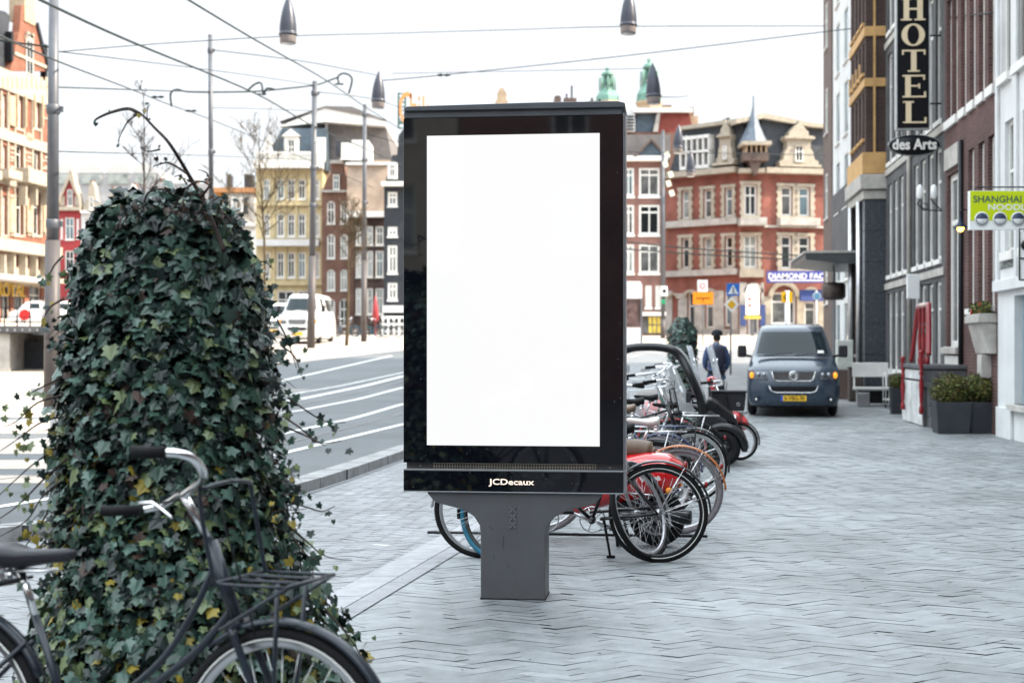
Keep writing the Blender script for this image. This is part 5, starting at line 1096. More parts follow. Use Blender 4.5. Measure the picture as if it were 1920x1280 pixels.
# ================================================================== VANS
def van(name, label, loc, rz, paint, sc=(1, 1, 1), badge=True, plate='6-VBG-96', glassm=None, group=None):
    v = thing(name, label, 'van', loc, rz, group); v.scale = sc
    glassm = glassm or mat('van_windscreen', (.006, .014, .018), .04, var=0, spec=.28)
    rows = [(.20, .16, .78), (.24, .06, .88), (.34, .015, .925), (.48, .0, .945), (.60, .0, .95), (.72, .015, .95), (.80, .04, .95), (.95, .075, .945), (1.00, .12, .935), (1.08, .28, .91), (1.17, .48, .885), (1.24, .66, .86), (1.27, .72, .85), (1.31, .76, .83),
            (1.47, .92, .79), (1.64, 1.09, .745), (1.79, 1.24, .70), (1.84, 1.30, .685), (1.90, 1.42, .66), (1.945, 1.62, .62), (1.965, 1.9, .57)]
    nu = 20; US = [-1+2*k/nu for k in range(nu+1)]; YS = [4.86, 4.0, 3.0, 2.45, 1.75]
    vs = []; fs = []; mi = []
    for i, (z, y, hw) in enumerate(rows):
        bow = .20 if z < 1.2 else .15
        L = [(-hw*(.985 if q == 4.86 else 1), q, z) for q in YS]
        for u in US:
            a = abs(u); x = hw*math.copysign(1-(1-a)**1.25 if 0 else a**.92, u); L.append((x, y+bow*a**5+.035*a*a, z))
        L += [(hw*(.985 if q == 4.86 else 1), q, z) for q in reversed(YS)]
        vs += L
    m = len(YS)*2+nu+1
    for i in range(len(rows)-1):
        z = (rows[i][0]+rows[i+1][0])/2
        for j in range(m-1):
            fs.append((i*m+j, i*m+j+1, (i+1)*m+j+1, (i+1)*m+j)); k = j-len(YS)
            if 1.31 < z < 1.80: mi.append(1 if (1 <= k < nu-1) or (j in (0, 1, 3, m-2, m-3, m-5)) else 0)
            else: mi.append(2 if z < .23 else 0)
    o_ = (len(rows)-1)*m; fs.append(tuple(range(o_, o_+m))); mi.append(0)
    back = [i*m for i in range(len(rows))]+[i*m+m-1 for i in reversed(range(len(rows)))]; fs.append(tuple(back)); mi.append(0)
    fs.append(tuple(range(m))); mi.append(2)
    mb = MB(); mb.add(vs, fs, 0, True); mb.m = mi; mb.sm = [True]*(len(fs)-3)+[False]*3
    mb.build('body', [paint, glassm, rubber], v)
    P = Vector
    mb = MB(); mb.prism([(-.44, .955), (.44, .955), (.40, .80), (.34, .765), (-.34, .765), (-.40, .80)], .015, .1); g = mb.build('grille', dmetal, v, .01)
    mb = MB()
    for z in (.80, .84, .88, .92): mb.bx(-.40, .40, .002, .02, z-.006, z+.009)
    mb.tube([(-.445, .01, .958), (-.40, .005, .79), (-.34, .003, .757), (.34, .003, .757), (.40, .005, .79), (.445, .01, .958)], .010, 6); mb.build('grille_bar', chrome, g)
    if badge:
        mb = MB(); mb.ring((0, -.02, .87), .084, .011, 'y', 28, 6); mb.disc((0, -.008, .87), .08, 'y', 24, 1, .01)
        for pts in ([(-.026, .925), (0, .885), (.026, .925)], [(-.055, .905), (-.024, .815), (0, .868), (.024, .815), (.055, .905)]): mb.tube([(x*1.15, -.022, .87+(z-.87)*1.15) for x, z in pts], .0085, 6)
        mb.build('emblem', [chrome, dmetal], g)
    mb = MB(); mb.prism([(-.46, .64), (.46, .64), (.42, .55), (.34, .53), (-.34, .53), (-.42, .55)], -.02, .1); lo_ = mb.build('lower_intake', rubber, v, .01)
    mb = MB(); mb.tube([(-.50, .0, .652), (-.46, -.015, .555), (-.37, -.02, .518), (.37, -.02, .518), (.46, -.015, .555), (.50, 0, .652)], .010, 6); mb.build('intake_trim', chrome, lo_)
    for sg in (-1, 1):
        mb = MB(); pts = [(.52, .945), (.88, .965), (.90, .82), (.84, .785), (.53, .785)]; pts = [(sg*a, b) for a, b in pts]; yy = lambda x: .06+.20*(abs(x)/.945)**5
        n = 6; vs = []
        for t in range(n+1):
            x = .53+(.905-.53)*t/n; yb = .018+.20*(x/.945)**5.4+.035*(x/.945)**2; zt = .945+.02*t/n; zb_ = .785+.03*(t/n)**3; vs += [(sg*x, yb+.035, zt), (sg*x, yb, (zt+zb_)/2), (sg*x, yb-.005, zb_)]
        mb.add(vs, [(3*i+k, 3*i+3+k, 3*i+4+k, 3*i+1+k) for i in range(n) for k in (0, 1)], 0, True); h = mb.build('headlight', mat('headlight_housing', (.10, .11, .13), .06, .5, var=0, spec=1), v)
        mb = MB()
        for x in (.60, .72): mb.sphere((sg*x, .02+.20*(x/.945)**5.4, .885), .045, 12, 8, 0, (1, .5, 1))
        for k in range(6): mb.sphere((sg*(.56+k*.045), .008+.20*((.56+k*.045)/.945)**5.4, .80), .010, 8, 6)
        mb.build('lamp_reflector', mat('lamp_chrome', (.30, .32, .35), .2, 1, var=0), h)
        mb = MB(); x = .855; mb.sphere((sg*x, .155, .875), .06, 12, 8, 0, (.75, .9, 1.1)); mb.build('indicator', mat('amber_indicator', (.7, .20, .01), .2, var=0, emit=(1, .35, .03), estr=.25), h)
        mb = MB(); mb.disc((sg*.76, .02, .37), .05, 'y', 16, 1, .03); mb.sphere((sg*.76, .005, .37), .028, 10, 6, 0, (1, .4, 1)); mb.build('fog_lamp', [chrome, rubber], v)
        mb = MB(); mb.tube([(sg*.80, .95, 1.25), (sg*.97, .93, 1.28)], .025); mir = mb.build('mirror_arm', rubber, v)
        mb = MB(); mb.box((sg*1.06, .93, 1.37), (.19, .10, .26)); mb.build('mirror', MATS['black_plastic'], mir, .04, 3)
        for y in (.95, 3.95):
            mb = MB(); mb.ring((sg*.84, y, .32), .22, .10, 'x', 28, 10); mb.build('tyre', rubber, v); wo = C.objects[-1] if 0 else None
        for y in (.95, 3.95): mb = MB(); mb.lathe([(0, 0), (.05, 0), (.21, -.02), (.22, -.05)], (sg*.90, y, .32), 20, axis='x'); mb.build('hubcap', alum, v)
    mb = MB(); mb.bx(-.26, .26, -.035, -.02, .345, .455); pl = mb.build('number_plate', mat('plate_yellow', (.75, .45, .03), .5, var=0), v)
    MB().bx(-.262, -.215, -.038, -.034, .347, .453).build('plate_band', mat('eu_blue', (.03, .08, .4), .5, var=0), pl)
    if plate: text(plate, .115, mat('plate_black', (.01, .01, .01), .5, var=0), 'plate_lettering', pl, (.02, -.037, .40), ext=.001, sx=.9, off=.002)
    mb = MB(); mb.bx(-.74, .74, .60, .66, 1.262, 1.285); mb.tube([(-.6, .62, 1.29), (.0, .70, 1.32)], .008, 5); mb.tube([(.05, .62, 1.29), (.62, .70, 1.32)], .008, 5); mb.build('wiper', rubber, v)
    return v
van('parked_van', 'dark blue grey van facing the viewer with amber indicators on the pavement', (xat(1488, 29.5), 29.5, gh(30)), R(-9.5), mat('van_blue_grey_paint', (.020, .036, .060), .28, .1, var=.03, coat=.7))
wp = mat('white_van_paint', (.75, .75, .74), .3, var=.04, coat=.5)
van('delivery_van', 'white high roofed delivery van parked across the road left of the panel', (xat(557, 68), 68, gh(68)), R(-2.5), wp, (1.02, 1.1, 1.26), badge=False, plate=None)
van('delivery_van', 'white van half hidden behind the high roofed white van', (xat(512, 80), 80, gh(80)), R(-2), wp, (1, 1, 1.05), badge=False, plate=None)
mb = van('passing_van', 'small white van far away at the left edge on the raised quay road', (xat(16, 88), 88, 2.85), R(-80), wp, (.9, .8, .75), badge=False, plate=None)
# green sign stickers on windscreen: small cards
sv = [o for o in C.objects if o.name == 'parked_van'][0]
MB().add([(.52, .775, 1.335), (.66, .785, 1.335), (.64, .825, 1.39), (.53, .82, 1.39)], [(0, 1, 2, 3)]).build('dashboard_paper', white, sv)

# ================================================================== PERSON
def skin(name, pts, edges, rad, m, parent, root=0, sub=1):
    me = bpy.data.meshes.new(name); me.from_pydata([Vector(p) for p in pts], edges, []); me.materials.append(m); o = bpy.data.objects.new(name, me); C.objects.link(o); o.parent = parent
    s = o.modifiers.new('skin', 'SKIN'); s.use_smooth_shade = True; o.modifiers.new('sub', 'SUBSURF').levels = sub; o.modifiers['sub'].render_levels = sub
    for i, r_ in enumerate(rad): v = me.skin_vertices[0].data[i]; v.radius = r_ if isinstance(r_, tuple) else (r_, r_); v.use_root = i == root
    return o
Yp = 30.0
pe = thing('person', 'person in a blue jacket, dark cap and backpack standing with back to the viewer', 'person', (xat(1343, Yp), Yp, gh(Yp)), R(0))
skin_m = mat('skin', (.42, .26, .19), .55, var=.05); hairm = mat('dark_hair', (.015, .012, .01), .7, var=.1); den = mat('dark_trousers', (.015, .017, .022), .8, var=.1); jack = mat('blue_jacket', (.045, .075, .16), .7, var=.15, scale=6, bump=.3, bscale=20)
bp_ = [(0, 0, .95), (0, 0, 1.12), (0, 0, 1.30), (0, 0, 1.44), (0, .01, 1.53), (.015, .01, 1.62), (.015, .02, 1.71),
       (.17, 0, 1.42), (.26, .02, 1.16), (.22, .13, .98), (.19, .19, .93), (-.17, 0, 1.42), (-.24, .02, 1.16), (-.20, .14, 1.0), (-.16, .20, .96),
       (.09, 0, .90), (.11, .02, .50), (.12, -.01, .10), (.13, .12, .05), (-.09, 0, .90), (-.10, .0, .50), (-.10, -.03, .10), (-.11, .10, .05)]
be = [(0, 1), (1, 2), (2, 3), (3, 4), (4, 5), (5, 6), (3, 7), (7, 8), (8, 9), (9, 10), (3, 11), (11, 12), (12, 13), (13, 14), (0, 15), (15, 16), (16, 17), (17, 18), (0, 19), (19, 20), (20, 21), (21, 22)]
body = skin('body', bp_, be, [(.15, .10), (.14, .09), (.15, .10), (.14, .09), .05, (.072, .09), (.065, .08), .06, .045, .035, .03, .06, .045, .035, .03, .08, .055, .04, .035, .08, .055, .04, .035], skin_m, pe)
skin('jacket', [bp_[i] for i in (0, 1, 2, 3)]+[(0, .01, 1.50), bp_[7], bp_[8], bp_[9], bp_[11], bp_[12], bp_[13]]+[(0, 0, .86)], [(0, 1), (1, 2), (2, 3), (3, 4), (3, 5), (5, 6), (6, 7), (3, 8), (8, 9), (9, 10), (0, 11)],
     [(.19, .135), (.18, .125), (.19, .13), (.17, .12), .075, .085, .068, .052, .085, .068, .052, (.19, .135)], jack, pe)
skin('trousers', [(0, 0, .93), (.09, 0, .88), (.11, .02, .50), (.12, -.01, .08), (-.09, 0, .88), (-.10, 0, .50), (-.10, -.03, .08)], [(0, 1), (1, 2), (2, 3), (0, 4), (4, 5), (5, 6)], [(.15, .12), .10, .075, .062, .10, .075, .062], den, pe)
skin('shoes', [(.12, -.05, .05), (.13, .15, .04)], [(0, 1)], [.055, .045], rubber, pe); skin('shoes', [(-.10, -.07, .05), (-.11, .13, .04)], [(0, 1)], [.055, .045], rubber, pe)
mb = MB(); mb.sphere((.015, .005, 1.655), .088, 14, 8, 0, (.95, 1, 1.0)); mb.build('hair', hairm, pe)
mb = MB(); mb.lathe([(.118, 0), (.118, .05), (.10, .10), (.05, .125), (0, .13)], (.02, .02, 1.70), 16); mb.prism([(.08, -.06), (.20, -.05), (.235, 0), (.225, .06), (.08, .10)], 1.70, 1.715, 0, 'xy'); mb.build('cap', mat('dark_cap', (.012, .013, .018), .8), pe)
mb = MB(); mb.sphere((.0, -.20, 1.22), .2, 14, 10, 0, (.85, .65, 1.35)); mb.tube([(-.12, -.1, 1.05), (-.13, -.13, 1.44), (-.12, .02, 1.50)], .022, 6); mb.tube([(.12, -.1, 1.05), (.13, -.13, 1.44), (.12, .02, 1.50)], .022, 6); mb.build('backpack', mat('dark_navy_pack', (.018, .02, .035), .7, var=.2), pe)
mb = MB(); mb.lathe([(.07, 0), (.085, .03), (.07, .07)], (0, .01, 1.49), 12); mb.build('hood_collar', mat('grey_blue_collar', (.2, .26, .34), .8), pe)

# ================================================================== PLANTERS, STOOP, RAILING (right pavement)
plm = mat('planter_grey', (.035, .038, .045), .55, var=.12, scale=4, bump=.1)
def planter(label, px, Y, w_, h, lb2, rad, sx=1, hc=None, seed=1, n=5200, off=0):
    t = thing('planter', label, 'planter', (xat(px, Y), Y, 0), R(-6.4), 'square dark grey planters')
    mb = MB(); a, b = w_*.44, w_*.5; mb.add([(x*s_, y*s_, z) for s_, z in ((a, 0), (b, h), (b-.035, h), (b-.04, h-.06)) for x, y in ((-1, -1), (1, -1), (1, 1), (-1, 1))],
        [(k*4+i, k*4+(i+1) % 4, (k+1)*4+(i+1) % 4, (k+1)*4+i) for k in range(3) for i in range(4)]+[(0, 1, 2, 3), (12, 13, 14, 15)]); mb.build('pot', plm, t, .008)
    s = thing('boxwood_shrub', lb2, 'shrub', (xat(px, Y)+off, Y, h-.05), R(-6.4), 'clipped boxwood balls')
    rnd = random.Random(seed); hc = hc or rad*.72
    cs = [(rnd.uniform(-.25, .25)*rad, rnd.uniform(-.2, .2)*rad, hc+rnd.uniform(-.12, .14)*rad, rad*rnd.uniform(.72, .95)*sx, rad*.85, rad*rnd.uniform(.7, .82)) for _ in range(9)]
    mb = MB(); leaf_clump(mb, cs, n, .024, rnd, (0, 0, 1, 2, 3, 1)); mb.build('foliage', gr, s)
    mb = MB()
    for k in range(26): a = rnd.uniform(0, 6.28); e = rnd.uniform(.3, .9); mb.tube([(0, 0, -.02), (math.cos(a)*rad*.3*e, math.sin(a)*rad*.3*e, hc*.7), (math.cos(a)*rad*.75*e*sx, math.sin(a)*rad*.7*e, hc*1.3)], [.012, .008, .003], 5)
    mb.build('stem', brownstone, s)
planter('dark grey square planter holding the left clipped shrub of the pair by the steps', 1783, 24.7, .60, .55, 'olive green clipped shrub in the left planter of the pair by the steps', .36, 1, seed=2)
planter('dark grey square planter next to the white building wall', 1842, 24.7, .55, .55, 'olive green clipped shrub in the planter next to the white wall', .36, 1, seed=3)
planter('small narrow dark planter beyond the stone steps', 1685, 30.8, .36, .62, 'small olive shrub in the narrow planter beyond the stone steps', .24, .9, seed=4, n=2200)
RZr = RZ
sp_ = thing('stone_steps', 'raised stone stoop with white panelled side and grey moulded front', 'steps', (facx(28.9), 28.9, 0), RZ)
mb = MB(); mb.bx(0, 2.35, -.78, .0, -.05, 1.08); mb.build('stoop_wall', grey_conc, sp_, .01)
mb = MB()
for k in range(4): a = .02+k*.59; mb.bx(a, a+.53, -.81, -.783, .02, .84)
mb.bx(0, 2.35, -.82, -.783, .88, 1.06); mb.build('white_panel', mat('weathered_white', (.55, .55, .54), .75, var=.2, scale=3), sp_, .01)
mb = MB(); mb.bx(-.03, 2.42, -.86, .0, 1.083, 1.16); mb.bx(2.353, 2.40, -.80, 0, .74, .84); mb.bx(2.353, 2.38, -.79, 0, .84, 1.07); mb.build('coping', mat('slate_coping', (.10, .10, .11), .6, var=.2), sp_, .012)
for k in range(4): MB().bx(2.36+k*.0, 2.75-k*.09, -.72, -.02, k*.2+.0, k*.2+.195).build('step', grey_conc, sp_, .01)
# railing
rl = thing('red_railing', 'red painted iron railing with turned balusters standing on the stone stoop', 'railing', (facx(28.0)-.62, 28.0, 1.16), RZ)
rp = mat('red_iron_paint', (.22, .008, .014), .3, var=.08, coat=.5)
def baluster(x, y, z0, z1, m=rp):
    h = z1-z0; mb = MB(); mb.lathe([(.03, 0), (.045, .03), (.045, .10*h), (.022, .14*h), (.032, .2*h), (.045, .45*h), (.024, .60*h), (.045, .64*h), (.024, .68*h), (.038, .75*h), (.036, .93*h), (.045, .96*h), (.045, h), (0, h)], (x, y, z0), 10); return mb
for x in (0.0, .42, .86): baluster(x, 0, 0, 1.12).build('baluster', rp, rl)
mb = MB(); mb.tube([(-.02, 0, 1.15), (.9, 0, 1.15)], .045, 10); mb.build('top_rail', mat('worn_rail_white', (.55, .42, .38), .5, var=.2), rl)
mb = MB(); mb.tube(smooth_pts([(.98, 0, 1.15), (1.08, -.02, 1.05), (1.28, -.05, .55), (1.42, -.08, .18)]), .05, 10); mb.build('hand_rail', rp, rl)
mb = MB(); mb.tube(smooth_pts([(-.08, 0, 1.15), (-.22, -.02, .95), (-.40, -.05, .4), (-.52, -.08, .05)]), .045, 10); mb.build('hand_rail', rp, rl)
baluster(1.44, -.22, -.92, .28).build('newel_post', rp, rl); baluster(-.55, -.24, -.92, .15).build('newel_post', rp, rl)
# white bench, cart, utility boxes
bn = thing('white_bench', 'white bench with slatted back standing against the granite wall', 'bench', (xat(1632, 34.0), 34.0, gh(34)), R(-4))
mb = MB(); mb.bx(-.42, .42, .0, .05, .68, 1.02); mb.build('backrest', white, bn, .01); mb = MB(); mb.bx(-.42, .42, -.40, .0, .38, .44); mb.build('seat', white, bn, .01)
for x in (-.38, .38): MB().tube([(x, -.36, 0), (x, -.36, .38), (x, .02, .38), (x, .02, .7)], .02, 6).build('leg', white, bn)
MB().bx(-.05, .40, -.1, .1, .05, .34).build('under_panel', dmetal, bn)
ct = thing('trolley', 'white metal trolley on black castors beside the small planter', 'trolley', (xat(1669, 33.0), 33.0, gh(33)), R(-6))
mb = MB()
for z in (.18, .78): mb.bx(-.14, .14, -.2, .2, z, z+.03)
for x in (-.13, .13):
    for y in (-.19, .19): mb.tube([(x, y, .1), (x, y, .82)], .012, 6)
mb.build('frame', white, ct)
for x in (-.13, .13): MB().ring((x, -.19, .05), .035, .015, 'x', 14, 6).build('castor', rubber, ct)
ub = thing('utility_cabinet', 'light grey electrical cabinet on a brown plinth behind the dark van', 'cabinet', (xat(1583, 36.5), 36.5, gh(36.5)), R(-6))
MB().bx(-.2, .2, -.2, .2, .75, 1.5).build('cabinet_body', mat('cabinet_grey', (.48, .5, .46), .5), ub, .02); MB().bx(-.24, .24, -.22, .22, 0, .74).build('plinth', brownstone, ub, .01); MB().bx(-.1, .02, -.215, -.203, 1.2, 1.32).build('warning_label', MATS['eu_blue'], ub)
bnb = thing('litter_bin', 'dark brown square bin between the van and the white bench', 'bin', (xat(1604, 35.5), 35.5, gh(35.5)), R(-6))
MB().bx(-.17, .17, -.17, .17, .02, .82).build('bin_body', mat('bin_brown', (.06, .045, .04), .6), bnb, .02); MB().bx(-.19, .19, -.19, .19, .822, .86).build('bin_lid', dmetal, bnb, .01)
sb_ = thing('storage_box', 'small silver storage box on the ground below the white bench', 'box', (xat(1618, 33.4), 33.4, gh(33.4)), R(-6))
MB().bx(-.14, .14, -.15, .15, 0, .34).build('box_body', alum, sb_, .02); MB().bx(-.15, .15, -.16, .16, .342, .37).build('box_lid', dmetal, sb_, .01)

# ================================================================== SIGNS ON THE RIGHT
Ys = 29.3; s_ = Ys/FPX
hs_ = thing('hotel_sign', 'tall black vertical sign with cream capitals above an oval name plate', 'sign', (xat(1711, Ys), Ys, zat(240, Ys)), R(-3))
blk = mat('sign_black', (.008, .009, .012), .3, var=.05); crm = mat('cream_letter', (.75, .62, .42), .5, var=0); slv = mat('sign_edge', (.5, .52, .52), .4, .5)
ht_ = 262*s_+1.2
MB().bx(-.32, .32, -.05, .10, 0, ht_).build('sign_board', blk, hs_)
mb = MB(); mb.bx(-.345, -.322, -.06, .11, -.02, ht_); mb.bx(.322, .345, -.06, .11, -.02, ht_); mb.bx(-.345, .345, -.06, .11, -.04, -.021); mb.build('sign_frame', slv, hs_)
def serif(ch, cx, zb, h, w_, name='letter'):
    mb = MB(); y0, y1 = -.075, -.052; t = w_*.23; th = h*.075; x0, x1 = cx-w_/2, cx+w_/2
    def b(a, bb, c, d): mb.bx(a, bb, y0, y1, c, d)
    if ch == 'H':
        for x in (x0+t*.4, x1-t*1.4): b(x, x+t, zb+th, zb+h-th); b(x-t*.5, x+t*1.5, zb, zb+th-.002); b(x-t*.5, x+t*1.5, zb+h-th+.002, zb+h)
        b(x0+t*1.4, x1-t*1.4, zb+h*.47, zb+h*.55)
    if ch == 'T': b(cx-t*.5, cx+t*.5, zb+th, zb+h-th); b(cx-t*1.1, cx+t*1.1, zb, zb+th-.002); b(x0, x1, zb+h-th+.002, zb+h); b(x0, x0+t*.3, zb+h*.78, zb+h-th); b(x1-t*.3, x1, zb+h*.78, zb+h-th)
    if ch in 'EL':
        x = x0+t*.5; b(x, x+t, zb+th, zb+h-th); b(x-t*.5, x+t*1.5, zb+h-th+.002, zb+h) if ch == 'L' else b(x-t*.5, x1-t*.2, zb+h-th+.002, zb+h); b(x-t*.5, x1, zb, zb+th-.002); b(x1-t*.35, x1, zb+th, zb+h*.26)
        if ch == 'E': b(x+t, x1-t*1.2, zb+h*.48, zb+h*.55); b(x1-t*1.4, x1-t*1.1, zb+h*.40, zb+h*.62); b(x1-t*.5, x1-t*.2, zb+h*.78, zb+h-th)
    if ch == 'O':
        n = 24; rx, rz_ = w_/2, h/2; vs = []
        for k in range(n):
            a = 2*math.pi*k/n; ca, sa = math.cos(a), math.sin(a)
            for (u, v, y) in ((rx, rz_, y0), (rx*.52, rz_*.86, y0), (rx, rz_, y1), (rx*.52, rz_*.86, y1)): vs.append((cx+u*ca, y, zb+h/2+v*sa))
        fs = []
        for k in range(n): a, b_ = 4*k, 4*((k+1) % n); fs += [(a, b_, b_+1, a+1), (a, a+2, b_+2, b_), (a+1, b_+1, b_+3, a+3)]
        mb.add(vs, fs)
    mb.build(name, crm, hs_)
for ch, yt, yb, cx_ in (('H', -2, 40, 1711), ('O', 46, 88, 1711), ('T', 95, 136, 1712), ('E', 142, 184, 1713), ('L', 191, 232, 1714)):
    serif(ch, (cx_-1711)*s_, (240-yb)*s_, (yb-yt)*s_, 41*s_*1.05)
mb = MB(); 
for z in (.5, 1.9, 3.2): MB().tube([(.33, .02, z), (.62, .02, z)], .02, 6).build('wall_bracket', dmetal, hs_)
ov = MB(); ov.lathe([(0, -.04), (.52, -.04), (.54, -.02), (.54, .05), (0, .05)], (0, 0, 0), 40, axis='y'); ovo = ov.build('oval_plate', blk, hs_, loc=(.03, 0, -.36)); ovo.scale = (1.0, 1, .40)
rg = MB().ring((0, -.042, 0), .53, .008, 'y', 40, 6).build('oval_rim', slv, ovo)
text('des Arts', .30, mat('white_letter', (.8, .78, .74), .5, var=0), 'lettering', hs_, (.03, -.06, -.355), ext=.008, sx=.88, off=.008)
mb = MB()
for x in (-.2, 0, .2): mb.tube([(x, .02, -.2), (x, .02, .0)], .012, 6)
mb.build('hanger', dmetal, hs_)
# noodle restaurant sign
Yn = 21.7; s_ = Yn/FPX
ns_ = thing('restaurant_sign', 'lime green and white projecting sign with three round bowl pictures at the right edge', 'sign', (xat(1817, Yn), Yn, zat(431, Yn)), R(0))
lime = mat('lime_sign', (.50, .60, .0), .4, var=.03); dkt = mat('teal_letter', (.02, .09, .09), .5, var=0); whs = mat('white_sign', (.75, .76, .76), .4, var=.03)
Wn = 150*s_; MB().bx(0, Wn, -.04, .06, 0, 73*s_).build('sign_board', whs, ns_); MB().bx(.008, Wn-.01, -.046, -.0405, 17*s_, 72*s_).build('green_panel', lime, ns_)
fit_text('SHANGHAI', 6*s_, 96*s_, 13*s_, dkt, ns_, 57*s_, -.05, off=.01)
fit_text('NOODLE', 34*s_, 114*s_, 11.5*s_, whs, ns_, 42*s_, -.05, off=.015)
for k, cx_ in enumerate((22, 56, 90, 124)):
    mb = MB(); mb.lathe([(0, -.052), (13.5*s_, -.052), (13.5*s_, -.048)], (cx_*s_, 0, 20*s_), 28, 0, axis='y'); mb.lathe([(0, -.056), (11.5*s_, -.056), (11.5*s_, -.0525)], (cx_*s_, 0, 20*s_), 28, 1, axis='y'); mb.lathe([(0, -.060), (10*s_, -.060), (10*s_, -.0565)], (cx_*s_, 0, 20*s_), 20, 0, 'y', True, 180, 360)
    mb.build('bowl_picture', [whs, mat('sign_dark_blue', (.03, .04, .09), .4, var=0)], ns_)
MB().tube([(.1, 0, 73*s_), (.1, 0, 80*s_), (Wn, 0, 80*s_)], .012, 6).build('hanging_bar', dmetal, ns_)
# framed menu sign further right (cut by the frame)
Yq = 21.4; s_ = Yq/FPX
ms_ = thing('projecting_light_box', 'white light box in a black scrolled iron frame at the right edge', 'sign', (xat(1909, Yq), Yq, zat(525, Yq)))
MB().bx(.02, .4, -.05, .05, .03, 90*s_).build('light_box', whs, ms_); mb = MB(); mb.tube([(0, -.06, 0), (0, -.06, 95*s_), (.42, -.06, 95*s_)], .014, 6); mb.tube([(0, -.06, 40*s_), (.42, -.06, 40*s_)], .012, 6); mb.tube([(0, -.06, 0), (.42, -.06, 0)], .014, 6); mb.build('iron_frame', dmetal, ms_)
mb = MB(); mb.lathe([(0, -.07), (.08, -.07), (.08, -.066)], (.10, 0, .52), 16, axis='y'); mb.build('round_mark', blk, ms_)
# wall lamp with warm light
Yl = 25.4
wl_ = thing('wall_lamp', 'dark bell shaped lamp with a glowing amber bulb on an arm from the brick house', 'lamp', (xat(1801, Yl), Yl, zat(433, Yl)))
mb = MB(); mb.lathe([(.015, .30), (.02, .22), (.05, .14), (.12, .07), (.125, .055), (.0, .10)], n=18); mb.build('lamp_shade', mat('shade_blue_black', (.015, .025, .05), .4), wl_)
mb = MB(); mb.sphere((0, 0, .045), .062, 14, 10); bo = mb.build('bulb', mat('amber_bulb', (1, .5, .1), .3, var=0, emit=(1, .52, .10), estr=1.5), wl_)
mb = MB(); mb.tube(smooth_pts([(0, 0, .28), (0, 0, .36), (.1, 0, .38), (.55, 0, .34), (.62, 0, .2)]), .012, 6); mb.build('arm', dmetal, wl_)
# ornate double lamp on the hotel front
ol = thing('carriage_lamp', 'pair of white globe lamps on black wrought iron scrolls on the hotel front', 'lamp', (xat(1738, 28.4), 28.4, zat(395, 28.4)))
mb = MB(); mb.tube(smooth_pts([(.3, 0, 0), (0, 0, .02), (-.18, 0, .12), (-.14, 0, .22)]), .014, 6); mb.tube(smooth_pts([(.3, 0, .0), (.1, 0, .2), (.12, 0, .28)]), .014, 6); mb.ring((-.05, 0, .08), .07, .01, 'y', 16, 6); mb.build('scroll_bracket', dmetal, ol)
for x in (-.14, .14): MB().lathe([(.04, 0), (.07, .08), (.06, .22), (.02, .28), (0, .28)], (x, 0, .24), 12).build('lamp_glass', whs, ol)
# small white cross sign on the hotel front
wc = thing('wall_sign', 'small white rectangular sign projecting from the hotel front above the railing', 'sign', (xat(1712, 30.0), 30.0, zat(560, 30.0)))
MB().bx(-.13, .13, -.04, .04, 0, .52).build('sign_board', whs, wc, .01); MB().tube([(.13, 0, .3), (.4, 0, .3)], .012, 6).build('bracket', dmetal, wc)
# ================================================================== IVY
ivm = [mat('ivy_leaf_%s' % s, c, rg_, var=.18, scale=14, spec=.42) for s, c, rg_ in
       (('dark', (.008, .019, .017), .34), ('teal', (.034, .072, .052), .3), ('blue_green', (.072, .130, .105), .3), ('fresh', (.12, .16, .07), .36), ('yellow', (.22, .17, .02), .5), ('brown', (.045, .025, .018), .6))]
bark = mat('vine_bark', (.045, .032, .026), .85, var=.25, scale=20, bump=.5)
LEAF = [(0, 0), (.30, -.20), (.52, .02), (.36, .22), (.62, .48), (.30, .58), (.0, 1.0)]
def ivy_leaf(mb, p, nrm, down, s, mi, fold=.16):
    n = nrm.normalized(); d = (down-n*down.dot(n))
    if d.length < 1e-3: d = n.orthogonal()
    d.normalize(); r_ = n.cross(d); vs = []
    for sg in (1, -1):
        for (x, y) in LEAF: vs.append(p+(d*(y-.35)+r_*x*sg)*s-n*(abs(x)*fold*2+max(0, y-.5)*fold*1.5)*s)
    k = len(LEAF); mb.add(vs, [tuple(range(k)), tuple(reversed(range(k, 2*k)))], mi)
IY = 5.6; si = FPX/IY
sil = [(355, 235, 400), (372, 200, 432), (400, 172, 455), (450, 150, 476), (500, 128, 500), (600, 112, 522), (700, 98, 536), (800, 92, 545), (900, 86, 548), (1000, 80, 552), (1100, 62, 592), (1200, 44, 640), (1280, 28, 690), (1365, 10, 730)]
def ivp(z):
    py = HY+(CH-z)*si; kf = .845+.075*max(0, min(1, (py-600)/680))
    for (a, l0, r0), (b, l1, r1) in zip(sil, sil[1:]):
        if py <= b: t = max(0, (py-a)/(b-a)); return ((l0+(l1-l0)*t)+(r0+(r1-r0)*t))/2, ((r0+(r1-r0)*t)-(l0+(l1-l0)*t))/2/si*kf
    return (sil[-1][1]+sil[-1][2])/2, (sil[-1][2]-sil[-1][1])/2/si*kf
ivy = thing('ivy_column', 'tall post completely overgrown with dark green ivy in the left foreground', 'ivy', (xat(330, IY), IY, 0))
ox = xat(330, IY); rnd = random.Random(21); mb = MB(); core = MB()
zt = zat(412, IY); lump = [(rnd.uniform(0, 6.28), rnd.uniform(.2, 2), rnd.uniform(.25, .5), rnd.uniform(-.10, .10)) for _ in range(34)]
def rad(z, a):
    c, r_ = ivp(z); k = 1
    for la, lz_, w_, h in lump:
        da = (a-la+math.pi) % (2*math.pi)-math.pi; k += h*math.exp(-(da*da*r_*r_+(z-lz_)**2)/(w_*w_*.25))
    return (c-330)/si, r_*k
vs = []; NA = 28; NZ = 22
